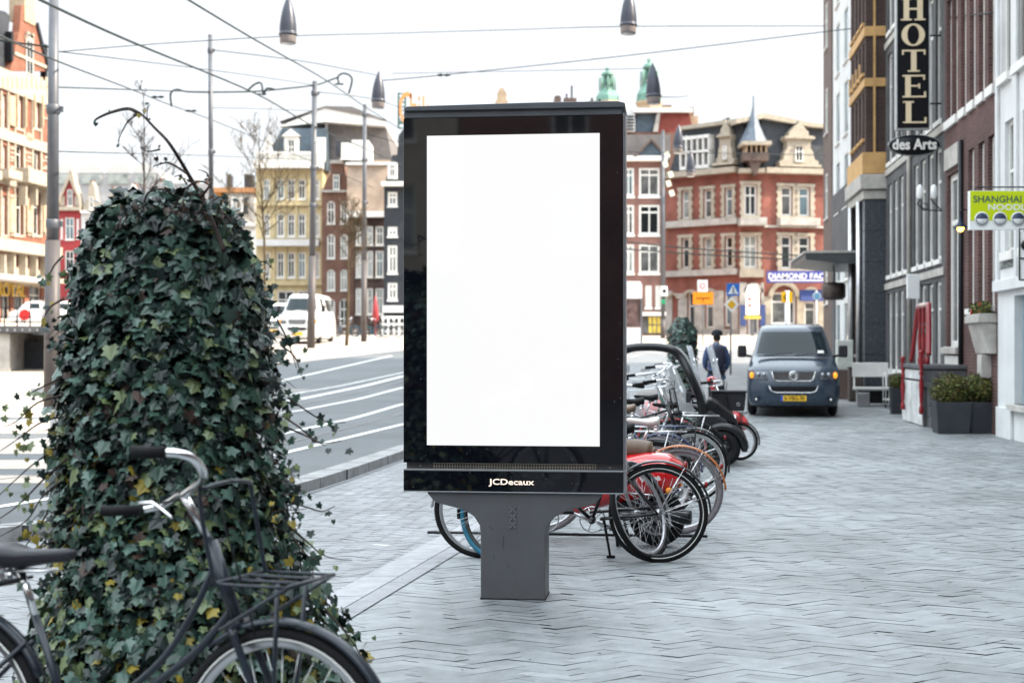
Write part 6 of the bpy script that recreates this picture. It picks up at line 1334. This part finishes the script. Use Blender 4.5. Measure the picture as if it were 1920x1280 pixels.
for i in range(NZ+1):
    z = zt*.97*i/NZ
    for j in range(NA): a = 2*math.pi*j/NA; c, r_ = rad(z, a); q = r_*.80*(1 if i < NZ else .55); vs.append((c+q*math.cos(a), q*.85*math.sin(a), z))
core.add(vs, [(i*NA+j, i*NA+(j+1) % NA, (i+1)*NA+(j+1) % NA, (i+1)*NA+j) for i in range(NZ) for j in range(NA)]+[tuple(range(NZ*NA, NZ*NA+NA))], 0, True)
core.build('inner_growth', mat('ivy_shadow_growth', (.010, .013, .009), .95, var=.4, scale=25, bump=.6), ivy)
UPV = Vector((0, 0, 1))
def pick(z, rr):
    ylw = .004+.03*max(0, min(1, (1.35-z)/.5)); u = rr.random()
    if u < ylw: return 4
    if u < ylw+.03: return 5
    return rr.choices([0, 1, 2, 3], [30, 34, 22, 8+10*max(0, min(1, (1.5-z)))])[0]
for k in range(11500):
    z = rnd.uniform(0, 1)**.95*zt; a = rnd.uniform(0, 2*math.pi)
    if math.sin(a) > .35 and rnd.random() < .6: a = -a
    c, r_ = rad(z, a); lay = rnd.choice((.84, .90, .96, 1.0, 1.02, 1.08)); lay += rnd.gauss(0, .03)
    out = Vector((math.cos(a), .85*math.sin(a), 0)); p = Vector((c, 0, z))+out*r_*lay
    n = (out*.9+UPV*rnd.uniform(.1, 1.1)+Vector((rnd.gauss(0, .5), rnd.gauss(0, .5), rnd.gauss(0, .4)))).normalized()
    d = (-UPV+out*.4+Vector((rnd.gauss(0, .5), rnd.gauss(0, .5), 0)))
    ivy_leaf(mb, p, n, d, rnd.triangular(.024, .074, .042)*(1.1 if z > 1.6 else .95), pick(z, rnd))
for k in range(1100):   # crown
    a = rnd.uniform(0, 6.28); q = math.sqrt(rnd.random()); c, r_ = rad(zt, a); p = Vector((c+q*r_*math.cos(a), q*r_*.85*math.sin(a), zt+.06*(1-q*q)+rnd.gauss(0, .025)))
    ivy_leaf(mb, p, UPV+Vector((rnd.gauss(0, .5), rnd.gauss(-.3, .5), 0)), Vector((rnd.gauss(0, 1), rnd.gauss(-.5, 1), -.4)), rnd.uniform(.045, .09), pick(2, rnd))
mb.build('ivy_leaves', ivm, ivy)
# free twigs with sparse leaves
def twig(pts, r0, nl, ls, Yt=5.35, jit=.03, mis=(0, 1, 4), seed=0, name='vine'):
    rr = random.Random(seed); P = smooth_pts([at(px, py, Yt+rr.uniform(-.08, .08))-ivy.location for px, py in pts], 5); mb = MB()
    mb.tube(P, [r0*(1.0 if r0 > .008 else 1.4)*(1-.7*i/(len(P)-1)) for i in range(len(P))], 6, 0)
    for k in range(nl):
        t = rr.uniform(.15, 1); p = P[int(t*(len(P)-1))]+Vector((rr.gauss(0, jit), rr.gauss(0, jit), rr.gauss(0, jit)))
        ivy_leaf(mb, p, Vector((rr.gauss(0, .6), -1, rr.gauss(.3, .5))), Vector((rr.gauss(0, .6), 0, -1)), rr.uniform(.4, 1)*ls*.66, 1+rr.choice(mis))
    mb.build(name, [bark]+ivm, ivy)
twig([(420, 470), (385, 385), (352, 325), (318, 270), (290, 240), (262, 212), (240, 205)], .010, 3, .03, seed=1, name='branch')
twig([(262, 214), (240, 204), (205, 212), (180, 224), (176, 232)], .006, 3, .03, jit=.01, seed=2, name='branch')
twig([(350, 325), (318, 306), (300, 308), (288, 312)], .004, 3, .03, jit=.01, seed=3, mis=(0, 5)); twig([(300, 280), (278, 284), (262, 276)], .003, 3, .028, jit=.01, seed=4, mis=(0, 5)); twig([(290, 240), (276, 222), (278, 196)], .003, 2, .03, jit=.008, seed=5, mis=(0, 5)); twig([(262, 212), (240, 228), (225, 255), (222, 270)], .003, 4, .03, jit=.01, seed=6, mis=(0, 5))
twig([(375, 370), (395, 345), (388, 325), (372, 318)], .004, 4, .035, jit=.012, seed=7, mis=(0, 5)); twig([(340, 390), (352, 352), (376, 340), (396, 352), (402, 378)], .004, 5, .035, jit=.012, seed=8, mis=(0, 5)); twig([(265, 395), (278, 362), (305, 355), (330, 368)], .004, 5, .035, jit=.012, seed=9, mis=(0, 1)); twig([(350, 345), (338, 330), (325, 332)], .003, 3, .03, jit=.01, seed=10)
tw_l = [[(130, 820), (90, 850), (50, 880), (-20, 945)], [(125, 860), (80, 900), (30, 950), (-30, 990)], [(120, 900), (80, 930), (50, 975), (0, 1005)], [(110, 930), (70, 990), (30, 1050)], [(130, 780), (80, 790), (30, 825), (0, 845)], [(120, 740), (70, 755), (30, 790), (5, 800)], [(130, 700), (90, 720), (60, 735), (40, 745)], [(120, 960), (95, 1000), (60, 1040), (40, 1060)], [(120, 560), (95, 575), (80, 600)], [(118, 480), (100, 500), (88, 530)]]
for i, p in enumerate(tw_l): twig(p, .0035, 11 if i < 6 else 7, .055, mis=(3, 3, 4, 1, 0), seed=20+i, jit=.035)
tw_r = [[(540, 745), (575, 770), (610, 790), (648, 792)], [(535, 800), (570, 815), (605, 830), (640, 826)], [(530, 780), (560, 800), (590, 825), (610, 835)], [(530, 650), (552, 668), (566, 706)], [(545, 940), (580, 952), (605, 958), (628, 948)], [(540, 985), (570, 1010), (610, 1042), (660, 1050)], [(545, 1000), (575, 1040), (600, 1050)], [(520, 600), (540, 640), (556, 690)], [(600, 1130), (640, 1175), (672, 1220), (690, 1250)], [(470, 500), (495, 490), (512, 505)]]
for i, p in enumerate(tw_r): twig(p, .0032, 7 if i not in (4, 5) else 3, .05, mis=(0, 1, 1, 3), seed=50+i, jit=.03)
MB().lathe([(.09, 0), (.09, 1.5)], n=10).build('post', bark, ivy)
# sprays of fine shoots over the crown
for i in range(26):
    rr2 = random.Random(900+i); x = rr2.uniform(215, 440); y = 405+abs(x-320)*.25; a = rr2.uniform(-1, 1); L = rr2.uniform(18, 55)
    twig([(x, y), (x+a*L*.4, y-L*.6), (x+a*L, y-L*.9), (x+a*L*1.5, y-L*.7)], .0022, 5, .042, seed=200+i, jit=.012, mis=(0, 0, 1, 5), Yt=5.3)
for i in range(34):
    rr2 = random.Random(700+i); y = rr2.uniform(430, 1180); sg = rr2.choice((-1, 1)); x = [p for p in sil if p[0] <= y][-1][1 if sg < 0 else 2]-sg*28; L = rr2.uniform(20, 60)
    twig([(x, y), (x+sg*L*.5, y+rr2.uniform(-15, 10)), (x+sg*L, y+rr2.uniform(-5, 30))], .002, 6, .055, seed=300+i, jit=.022, mis=(0, 0, 1, 1, 3, 4) if y > 800 else (0, 0, 1), Yt=5.35)
# second ivy post further up the street
i2 = thing('ivy_column', 'smaller distant post wrapped in dark ivy behind the roofed microcar', 'ivy', (xat(1279, 24.5), 24.5, 0))
mb = MB(); rr = random.Random(9)
for k in range(2600):
    z = rr.uniform(.1, 1.98); w_ = .27*min(1, (2.05-z)/.35+.2)*(1 if z > 1.1 else .8); a = rr.uniform(0, 6.28); q = rr.uniform(.7, 1.05)
    ivy_leaf(mb, Vector((math.cos(a)*w_*q, math.sin(a)*w_*q, z)), Vector((math.cos(a), math.sin(a), rr.uniform(0, 1))), Vector((rr.gauss(0, .5), rr.gauss(0, .5), -1)), rr.uniform(.05, .09), rr.choices([0, 1, 2, 5], [5, 4, 1, 1])[0])
mb.build('ivy_leaves', ivm, i2); MB().lathe([(.2, 0), (.2, 1.8), (.08, 1.95)], n=10).build('inner_growth', MATS['ivy_shadow_growth'], i2)

# ================================================================== BARE TREES
olive = mat('young_bark', (.07, .05, .025), .8, var=.3, scale=4)
def bare_tree(label, px, pyb, pyt, Y, seed, r0=.06, spread=1.0, mt=None, nb=22, px_top=None):
    z0 = gh(Y); t = thing('bare_tree', label, 'tree', (xat(px, Y), Y, z0), 0, 'young bare street trees'); rr = random.Random(seed)
    H = zat(pyt, Y)-z0; dx = (xat(px_top or px, Y)-xat(px, Y)); tr = [Vector((dx*k/8+rr.gauss(0, .035)*H*.1, rr.gauss(0, .03), H*k/8)) for k in range(9)]
    P = smooth_pts(tr, 4); MB().tube(P, [r0*(1-.88*i/(len(P)-1)) for i in range(len(P))], 8).build('trunk', mt or olive, t)
    cr = MB()
    def grow(p, d, L, r_, dep):
        pts = [p]; q = p.copy(); dd = d.copy()
        for k in range(5): dd = (dd+Vector((rr.gauss(0, .16), rr.gauss(0, .16), .09))).normalized(); q = q+dd*L/5; pts.append(q.copy())
        cr.tube(pts, [max(.010, r_*1.5*(1-.14*k)) for k in range(6)], 5)
        if dep:
            for k in range(3+dep): j = rr.randint(1, 5); nd = (dd+Vector((rr.gauss(0, .7), rr.gauss(0, .7), rr.gauss(.2, .3)))).normalized(); grow(pts[j], nd, L*rr.uniform(.4, .65), r_*.5, dep-1)
    for k in range(nb):
        h = rr.uniform(.38, 1)**.8; p = P[min(len(P)-1, int(h*(len(P)-1)))]; a = rr.uniform(0, 6.28)
        grow(p, Vector((math.cos(a), math.sin(a), rr.uniform(.5, 1.4))).normalized(), spread*(1.25-h)*rr.uniform(.6, 1.1), r0*.30*(1.3-h), 2)
    cr.build('crown', mt or olive, t)
bare_tree('thin bare tree rising out of the top of the foreground ivy', 262, 600, 175, 60, 3, .09, 3.2, mt=bark, nb=12, px_top=272)
bare_tree('bare young tree in front of the yellow stone building', 500, 640, 232, 72, 5, .10, 4.4, nb=18, px_top=486)
bare_tree('slim leaning young tree with bare twigs beside the white high roofed van', 649, 0, 380, 66, 8, .09, 2.6, nb=18, px_top=658)
bare_tree('distant bare tree between the ivy and the orange building', 428, 640, 330, 95, 12, .09, 3.0, nb=10)

# ================================================================== POLES, LAMPS, WIRES
pm = mat('tram_pole_paint', (.10, .105, .12), .45, .2, var=.12, scale=1.5); pmd = mat('tram_pole_base_paint', (.085, .075, .075), .5, .1, var=.15, scale=1.5)
def pole(label, px, py_top, Y, r0, r1, py_base=None, bands=(), px_b=None, zb=None):
    z0 = gh(Y)+(0 if zb is None else zb); p = thing('tram_pole', label, 'pole', (xat(px_b or px, Y), Y, z0)); f_ = lambda py: zat(py, Y)-z0
    dx = xat(px, Y)-xat(px_b or px, Y); H = f_(py_top); zs = f_(py_base) if py_base else 2; fx = lambda z: dx*z/H
    MB().tube([(fx(zs), 0, zs), (fx(H), 0, H)], [r0, r1], 14).build('shaft', pm, p); MB().tube([(0, 0, 0), (fx(zs), 0, zs+.05)], [r0*1.3, r0*1.18], 14).build('pole_base', pmd, p)
    MB().lathe([(r1*1.08, H), (r1*.9, H+.05), (0, H+.08)], (dx, 0, 0), 12).build('cap', pmd, p)
    for b_ in bands: z = f_(b_); MB().lathe([(r0*1.02, z-.1), (r0*1.12, z-.08), (r0*1.12, z+.08), (r0*1.02, z+.1)], (fx(z), 0, 0), 12).box((fx(z)+r0*1.25, 0, z), (.09, .08, .12)).build('clamp', pm, p)
    return p
pole('thick grey tram pole running out of the top of the photo at the left', 101, -40, 31, .135, .10, 455, (205, 420), px_b=97)
pole('thin grey tram pole rising from the middle of the ivy', 394, 68, 53, .095, .08, 400, (285, 95), px_b=398)
pole('grey tram pole in front of the white high roofed van', 590, 155, 61, .14, .11, 482, (315, 175, 385), px_b=583)
pole('slender grey tram pole between the slim tree and the panel', 684, 198, 72, .12, .10, 490, (215, 300, 380), px_b=682)
mst = pole('pale traffic mast with lamps standing before the brown brick corner house', 1243, 246, 80, .11, .09, 600, (), px_b=1243)
for i, (px_, py_) in enumerate(((1250, 291), (1247, 309), (1257, 328), (1253, 345), (1259, 363))):
    o = MB().box((xat(px_, 80)-xat(1243, 80), -.2, zat(py_, 80)-gh(80)), (.26, .1, .34), 0, T=Matrix.Rotation(R(-18), 3, 'Y')).build('reflector_plate', mat('pale_reflector', (.75, .78, .6), .2, var=0), mst)
    MB().tube([(0, 0, zat(py_, 80)-gh(80)), (xat(px_, 80)-xat(1243, 80), -.1, zat(py_, 80)-gh(80))], .03, 5).build('bracket', pm, mst)
o = MB().box((.05, -.2, zat(546, 80)-gh(80)), (.36, .12, .55)).build('white_box', MATS['white_sign'], mst, .03); MB().disc((.05, -.27, zat(546, 80)-gh(80)), .11, 'y', 14).build('round_symbol', dmetal, o)
MB().box((.0, -.2, zat(566, 80)-gh(80)), (.22, .12, .26)).build('green_signal', mat('green_box', (.02, .25, .12), .4, var=0), mst, .02)
def lath_lamp(label, px, pyt, pyb, Y, tilt=0):
    h = (pyb-pyt)*Y/FPX; t = thing('hanging_street_lamp', label, 'street lamp', (xat(px, Y), Y, zat(pyb, Y)), 0, 'bullet shaped lamps hung on span wires'); t.rotation_euler = (0, R(tilt), 0); q = h/1.15
    MB().lathe(smooth_prof([(.008, 1.15), (.03, 1.10), (.075, .99), (.12, .86), (.155, .72), (.18, .58), (.2, .42), (.208, .24)], 3)+[(.225, .235), (.225, .20), (.2, .195)], n=20).build('lamp_hood', mat('lamp_hood_blue_grey', (.05, .053, .068), .35, .3, var=.08), t).scale = (q, q, q)
    MB().lathe([(.2, .195), (.195, .03), (.185, .0), (0, .0)], n=20).build('lamp_ring', mat('lamp_ring_grey', (.22, .19, .18), .4, .3, var=.1), t).scale = (q, q, q)
    MB().lathe([(0, .012), (.165, .012), (.165, -.012), (0, -.02)], n=16).build('lamp_glass', MATS['white_sign'], t).scale = (q, q, q)
for a in (('large bullet shaped lamp hanging at the top left of the panel', 540, -8, 82, 36), ('large bullet shaped lamp hanging at the top above the panel', 1178, -22, 64, 36, 1), ('bullet shaped lamp hanging between the slender pole and the panel', 709, 133, 203, 43, 1), ('bullet shaped lamp hanging in front of the green church dome', 1226, 118, 195, 42, -2), ('small distant lamp hanging above the cream cornice, left one', 1271, 233, 287, 66, 2), ('smallest distant lamp hanging before the mansard windows', 1295, 282, 331, 76)): lath_lamp(*a)
wm_ = mat('wire_dark_green', (.012, .02, .02), .5, var=0)
def wire(label, pts, r_, group=None):
    r_ *= 1.45; P = [at(px, py, Y) for px, py, Y in pts]; o_ = P[0].copy()
    o = MB().tube([p-o_ for p in (smooth_pts(P, 6) if len(P) > 2 else P)], r_, 5).build('overhead_wire', wm_); o.location = o_; tag(o, label, 'wire', group)
wire('thick dark tram wire running down from the top left past two poles', [(50, -12, 22), (240, 76, 30), (480, 176, 46), (587, 236, 60), (690, 281, 76), (760, 312, 95)], .019)
wire('dark tram wire running down from the top centre to the slender pole', [(330, -14, 24), (480, 76, 34), (610, 150, 48), (684, 200, 62), (760, 248, 90)], .015)
wire('tram wire falling from the left edge through the thick pole to the bare tree', [(-20, 58, 20), (108, 115, 30), (244, 167, 40), (319, 197, 48), (397, 225, 56), (530, 280, 76), (700, 352, 100)], .013)
wire('thin wire from the thick left pole up towards the first hanging lamp', [(103, 98, 31), (300, 82, 34), (540, 68, 36), (720, 63, 40), (960, 56, 42), (1178, 50, 37), (1545, 49, 46)], .008)
wire('thin sagging wire from the thick left pole to the pole by the white van', [(103, 96, 31), (320, 122, 40), (480, 143, 50), (590, 160, 61)], .009)
wire('span wire at mid height of the thick left pole leading to the right', [(90, 163, 31), (180, 166, 36), (330, 171, 44), (394, 172, 53)], .013)
wire('pull off bracket wire with curls beside the pole by the white van', [(322, 200, 50), (320, 176, 50), (332, 168, 50), (350, 172, 51), (394, 173, 53), (470, 172, 56), (520, 168, 58), (590, 160, 61), (615, 152, 62), (632, 146, 62)], .026)
wire('curled end of the bracket wire above the slender pole', [(636, 158, 62), (634, 144, 62), (646, 138, 62), (660, 148, 62), (654, 176, 62)], .03)
wire('curled loop of bracket wire left of the van pole', [(462, 172, 56), (478, 158, 56), (490, 157, 56), (494, 178, 56), (500, 166, 56), (515, 168, 56)], .028)
wire('thin wire from the second pole to the lamp near the panel', [(398, 94, 53), (560, 114, 55), (700, 140, 60), (709, 142, 61)], .012)
wire('long thin wire rising from the near lamp above the panel to the far right', [(709, 152, 44), (840, 140, 44), (1180, 104, 44), (1545, 60, 44), (1640, 50, 43)], .010)
wire('thin level wire above the panel between two lamps', [(735, 138, 60), (950, 134, 58), (1200, 129, 56), (1226, 128, 56)], .009)
wire('thin span wire low on the thick left pole', [(90, 283, 31), (175, 286, 36), (390, 292, 53), (620, 302, 72)], .010)
wire('thin wire from the left edge behind the thick pole', [(-20, 74, 31), (60, 84, 31), (103, 90, 31)], .015)
wire('pair of pale wires crossing before the red corner building, upper one', [(1160, 452, 86), (1300, 466, 82), (1545, 482, 78)], .028)
wire('pair of pale wires crossing before the red corner building, lower one', [(1160, 466, 86), (1300, 476, 82), (1545, 490, 78)], .028)
wire('wire from the hotel sign to an insulator on the brick house', [(1640, 50, 43), (1760, 36, 30), (1862, 24, 24.3)], .010)
wire('thin wire crossing in front of the red roofs on the right', [(1178, 285, 70), (1380, 288, 70), (1600, 292, 46)], .012)
wire('thin dark wire climbing from the van pole to the top right above the panel', [(590, 172, 61), (700, 186, 66), (760, 206, 80)], .012)
wire('thin wire low between the second pole and the van pole', [(398, 202, 53), (480, 204, 57), (590, 208, 61)], .009)
wire('thin dark wire dropping from the slender pole towards the panel top', [(684, 250, 72), (740, 266, 72), (790, 280, 74)], .012)
wire('faint level wire between the last lamps and the brown stone building', [(1226, 182, 42), (1271, 182, 55), (1290, 180, 66)], .012)
for i, (px, py, Y) in enumerate(((490, 177, 56), (636, 158, 62), (832, 141, 44), (296, 182, 46), (358, 208, 50))):
    o = MB().lathe([(.0, -.22), (.02, -.2), (.05, -.1), (.02, 0), (.05, .1), (.02, .2), (0, .22)], n=8, axis='x').build('wire_insulator', wm_, loc=at(px, py, Y)); tag(o, ('dark insulator clamp on the bracket wire left of the van pole', 'dark insulator clamp at the curls above the slender pole', 'dark insulator on the long wire above the panel', 'small insulator on the falling wire right of the bare tree', 'small insulator below the curled wire near the second pole')[i], 'insulator', 'insulators on the overhead wires')

# ================================================================== MID DISTANCE STREET FURNITURE
def signpost(label, px, Y, pyt, plates, pm_=None, r_=.03):
    z0 = gh(Y); t = thing('road_sign', label, 'sign', (xat(px, Y), Y, z0)); MB().tube([(0, 0, 0), (0, 0, zat(pyt, Y)-z0)], r_, 8).build('pole', pm_ or gmetal, t); s_ = Y/FPX
    for kind, cx, cy, w_, h in plates:
        x, z = (cx-px)*s_, zat(cy, Y)-z0; w2, h2 = w_*s_/2, h*s_/2
        if kind == 'orange': o = MB().bx(x-w2, x+w2, -.08, -.04, z-h2, z+h2).build('sign_plate', mat('sign_orange', (.75, .24, .01), .5, var=.03), t); MB().bx(x-w2*.7, x+w2*.7, -.085, -.081, z-.02, z+.02).bx(x-.015, x+.015, -.085, -.081, z-h2*.7, z-.03).build('sign_symbol', dmetal, o)
        if kind == 'yellow':
            o = MB().bx(x-w2, x+w2, -.08, -.04, z-h2, z+h2).build('sign_plate', mat('sign_yellow', (.75, .42, .01), .5, var=.03), t); MB().tube([(x-.02, -.085, z+h2*.5), (x-w2*.6, -.085, z), (x-.02, -.085, z-h2*.5)], .02, 5).build('arrow_symbol', dmetal, o)
        if kind == 'white': o = MB().bx(x-w2, x+w2, -.08, -.04, z-h2, z+h2).build('sign_plate', MATS['white_sign'], t); MB().ring((x, -.085, z), w2*.5, .02, 'y', 20, 5).build('sign_symbol', mat('sign_red', (.5, .05, .05), .5, var=0), o)
        if kind == 'diamond':
            for k, (q, m_) in enumerate(((1, MATS['white_sign']), (.62, mat('sign_ochre', (.65, .36, .02), .5, var=0)))): MB().prism([(x-w2*q, z), (x, z-h2*q), (x+w2*q, z), (x, z+h2*q)], -.08-k*.012, -.06-k*.011).build('sign_plate', m_, t)
        if kind == 'crossing':
            o = MB().bx(x-w2, x+w2, -.08, -.04, z-h2, z+h2).build('sign_plate', mat('sign_blue', (.02, .14, .48), .5, var=0), t); MB().prism([(x-w2*.8, z-h2*.7), (x+w2*.8, z-h2*.7), (x, z+h2*.8)], -.088, -.081).build('white_triangle', MATS['white_sign'], o)
            m = MB(); m.sphere((x, -.10, z+h2*.28), h2*.12, 8, 6); m.tube([(x, -.10, z+h2*.15), (x, -.10, z-h2*.15)], h2*.10, 5); m.tube([(x-h2*.22, -.10, z-h2*.55), (x, -.10, z-h2*.15), (x+h2*.22, -.10, z-h2*.55)], h2*.07, 5); m.build('walking_symbol', dmetal, o)
        if kind == 'round': o = MB().disc((x, -.06, z), w2, 'y', 24, 0, .03).build('sign_plate', MATS['white_sign'], t); MB().disc((x, -.082, z), w2*.78, 'y', 24, 0, .01).build('blue_disc', mat('sign_light_blue', (.15, .38, .62), .5, var=0), o)
signpost('orange rectangular road sign with a white plate above it', 1318, 66, 528, [('orange', 1318, 559, 38, 23), ('white', 1317, 536, 19, 22)])
signpost('blue pedestrian crossing sign above a yellow and white diamond sign', 1370, 46, 530, [('crossing', 1374, 543, 24, 23), ('diamond', 1371, 571, 28, 29)])
signpost('yellow arrow sign on a white post behind the dark van', 1476, 58, 545, [('yellow', 1475, 557, 20, 20)], MATS['white_sign'], .1)
signpost('round pale blue sign on a thin white post behind the dark van', 1531, 52, 545, [('round', 1531, 555, 15, 20)], MATS['white_sign'])
sh = thing('shelter_panel', 'glowing white rounded shelter top with a poster right beside the panel edge', 'shelter', (xat(1188, 62), 62, gh(62)))
f62 = lambda py: zat(py, 62)-gh(62)
MB().prism([(-.5, f62(560)), (.36, f62(560)), (.36, f62(535)), (.28, f62(528)), (-.4, f62(528)), (-.5, f62(535))], -.1, .1).build('light_top', MATS['white_sign'], sh, .02); MB().bx(-.45, .3, -.06, .06, f62(612), f62(561)).build('poster', mat('poster_brown', (.16, .10, .09), .3, var=.6, scale=2.5), sh)
for x in (-.48, .34): MB().bx(x-.04, x+.04, -.08, .08, 0, f62(560)-.005).build('post', alum, sh)
MB().bx(-.45, .3, -.08, .08, 0, f62(614)).build('lower_panel', MATS['white_sign'], sh)
kio = thing('menu_board', 'tall pale illuminated menu board in front of the corner doorway', 'board', (xat(1411, 90), 90, gh(90)))
f90 = lambda py: zat(py, 90)-gh(90)
MB().prism([(-.42, f90(590)), (.42, f90(590)), (.42, f90(545)), (.25, f90(534)), (-.25, f90(534)), (-.42, f90(545))], -.1, .1).build('board', mat('lit_board', (.8, .78, .7), .4, var=.15, scale=3, emit=(1, .95, .8), estr=.12), kio, .02)
MB().bx(-.5, .5, -.2, .2, f90(598), f90(592)).build('shelf', MATS['poster_yellow'], kio); MB().bx(-.12, .12, -.1, .1, 0, f90(599)).build('stand', gmetal, kio); MB().bx(-.3, -.1, -.12, -.102, f90(575), f90(570)).bx(-.3, -.1, -.12, -.102, f90(563), f90(558)).build('red_marks', MATS['sign_red'], kio)
# far railing and parked bicycles left of the panel
fen = thing('white_fence', 'low white slatted terrace fence at the foot of the charcoal houses', 'fence', (xat(716, 86), 86, gh(86)))
for k in range(9): MB().bx(k*.33, k*.33+.12, -.05, .05, 0, 1.15).build('fence_post', MATS['white_sign'], fen)
for z in (.25, .68, 1.1): MB().bx(-.05, 2.9, .055, .10, z, z+.14).build('fence_rail', MATS['white_sign'], fen)
par = thing('red_parasol', 'closed dark red parasol standing by the charcoal houses', 'parasol', (xat(704, 88), 88, gh(88))); MB().lathe([(.04, 0), (.04, .9), (.22, 1.0), (.16, 1.8), (.03, 2.5), (0, 2.5)], n=10).build('canopy', maroon, par)
proto = [o for o in C.objects if o.name == 'bicycle'][0]
for px_, Y, a, lb in ((632, 84, 20, 'far black bicycle parked beside the white high roofed van'), (664, 85, 170, 'far bicycle parked between the slim tree and the slender pole'), (722, 82, 165, 'far pale bicycle parked in front of the white terrace fence'), (745, 83, 200, 'far bicycle lying against the white terrace fence')):
    c = copy_tree(proto); c.location = (xat(px_, Y), Y, gh(Y)); c.rotation_euler = (0, 0, R(a)); c['label'] = lb; c['group'] = 'far bicycles beside the houses'
# quay / bridge at the far left
qy = thing('bridge_wall', 'grey bridge abutment with a dark underpass opening at the left edge', 'bridge', (xat(-40, 46), 46, gh(46)-.3)); s_ = 46/FPX; f46 = lambda py: zat(py, 46)-gh(46)+.3; X46 = lambda px: (px+40)*s_
mb = MB(); mb.bx(X46(-60), X46(18), 0, 4, 0, f46(625)); mb.bx(X46(112), X46(260), 0, 4, 0, f46(625)); mb.bx(X46(18), X46(112), 1.4, 4, 0, f46(640)); mb.build('abutment', lstone, qy)
mb = MB(); mb.bx(X46(-60), X46(260), -.15, 4, f46(624), f46(611)); mb.build('bridge_deck', grey_conc, qy, .01)
mb = MB(); mb.bx(X46(18), X46(112), 1.35, 1.39, 0, f46(640)); mb.build('underpass_shade', charcoal, qy)  # dark sheet painted in for the shade inside the underpass opening
mb = MB()
for k in range(8): mb.bx(X46(2+k*14), X46(2+k*14)+.06, -.2, -.152, f46(621), f46(616))
mb.build('deck_bolts', alum, qy)
fr_ = thing('quay_railing', 'thin black iron railing on the bridge deck at the far left', 'railing', (xat(-40, 46.5), 46.5, zat(611, 46.5)))
for k in range(12): MB().tube([(k*.42, 0, 0), (k*.42, 0, .95)], .025, 6).build('railing_post', dmetal, fr_)
for z in (.3, .6, .93): MB().tube([(0, 0, z), (5, 0, z)], .014, 5).build('railing_bar', dmetal, fr_)
struct(MB().add([(-60, 50, 2.15), (-13.0, 50, 2.15), (-14, 80, 2.85), (-60, 80, 2.85), (-60, 140, 3.25), (-30, 140, 3.25)], [(0, 1, 2, 3), (3, 2, 5, 4)]).build('quay_road', plaza_m))
rs_ = thing('round_sign', 'small red round sign on a stand at the far left behind the railing', 'sign', (xat(46, 70), 70, zat(607, 70))); MB().disc((0, 0, .45), .28, 'y', 20, 0, .04).build('sign_disc', MATS['signal_red'], rs_); MB().tube([(0, 0, 0), (0, 0, .3)], .03).build('stand', dmetal, rs_)
bs = thing('stone_block', 'pale rectangular stone block on the lit pavement at the left edge', 'block', (xat(15, 33), 33, gh(33))); MB().bx(-.7, .35, -.3, .5, .1, .5).build('block', wwall, bs, .02)
# leaves and litter on the paving
lit = random.Random(4); mb = MB()
for k in range(70):
    px_, py_ = lit.uniform(600, 1900), lit.uniform(860, 1270); p = gp(px_, py_)
    if p.x > facx(p.y)-.5: continue
    r_ = lit.uniform(.003, .012); a = lit.uniform(0, 6); mb.add([(p.x+r_*math.cos(a+t)*(1+.5*(i % 2)), p.y+r_*math.sin(a+t), p.z+.012) for i, t in enumerate((0, 1.2, 2.5, 4, 5.1))], [(0, 1, 2, 3, 4)], lit.choice((0, 1, 1)))
o = mb.build('litter', [MATS['dust'], rubber]); o['kind'] = 'stuff'; o['label'] = 'tiny specks of litter and gum on the grey paving'
o.name = 'paving_specks'
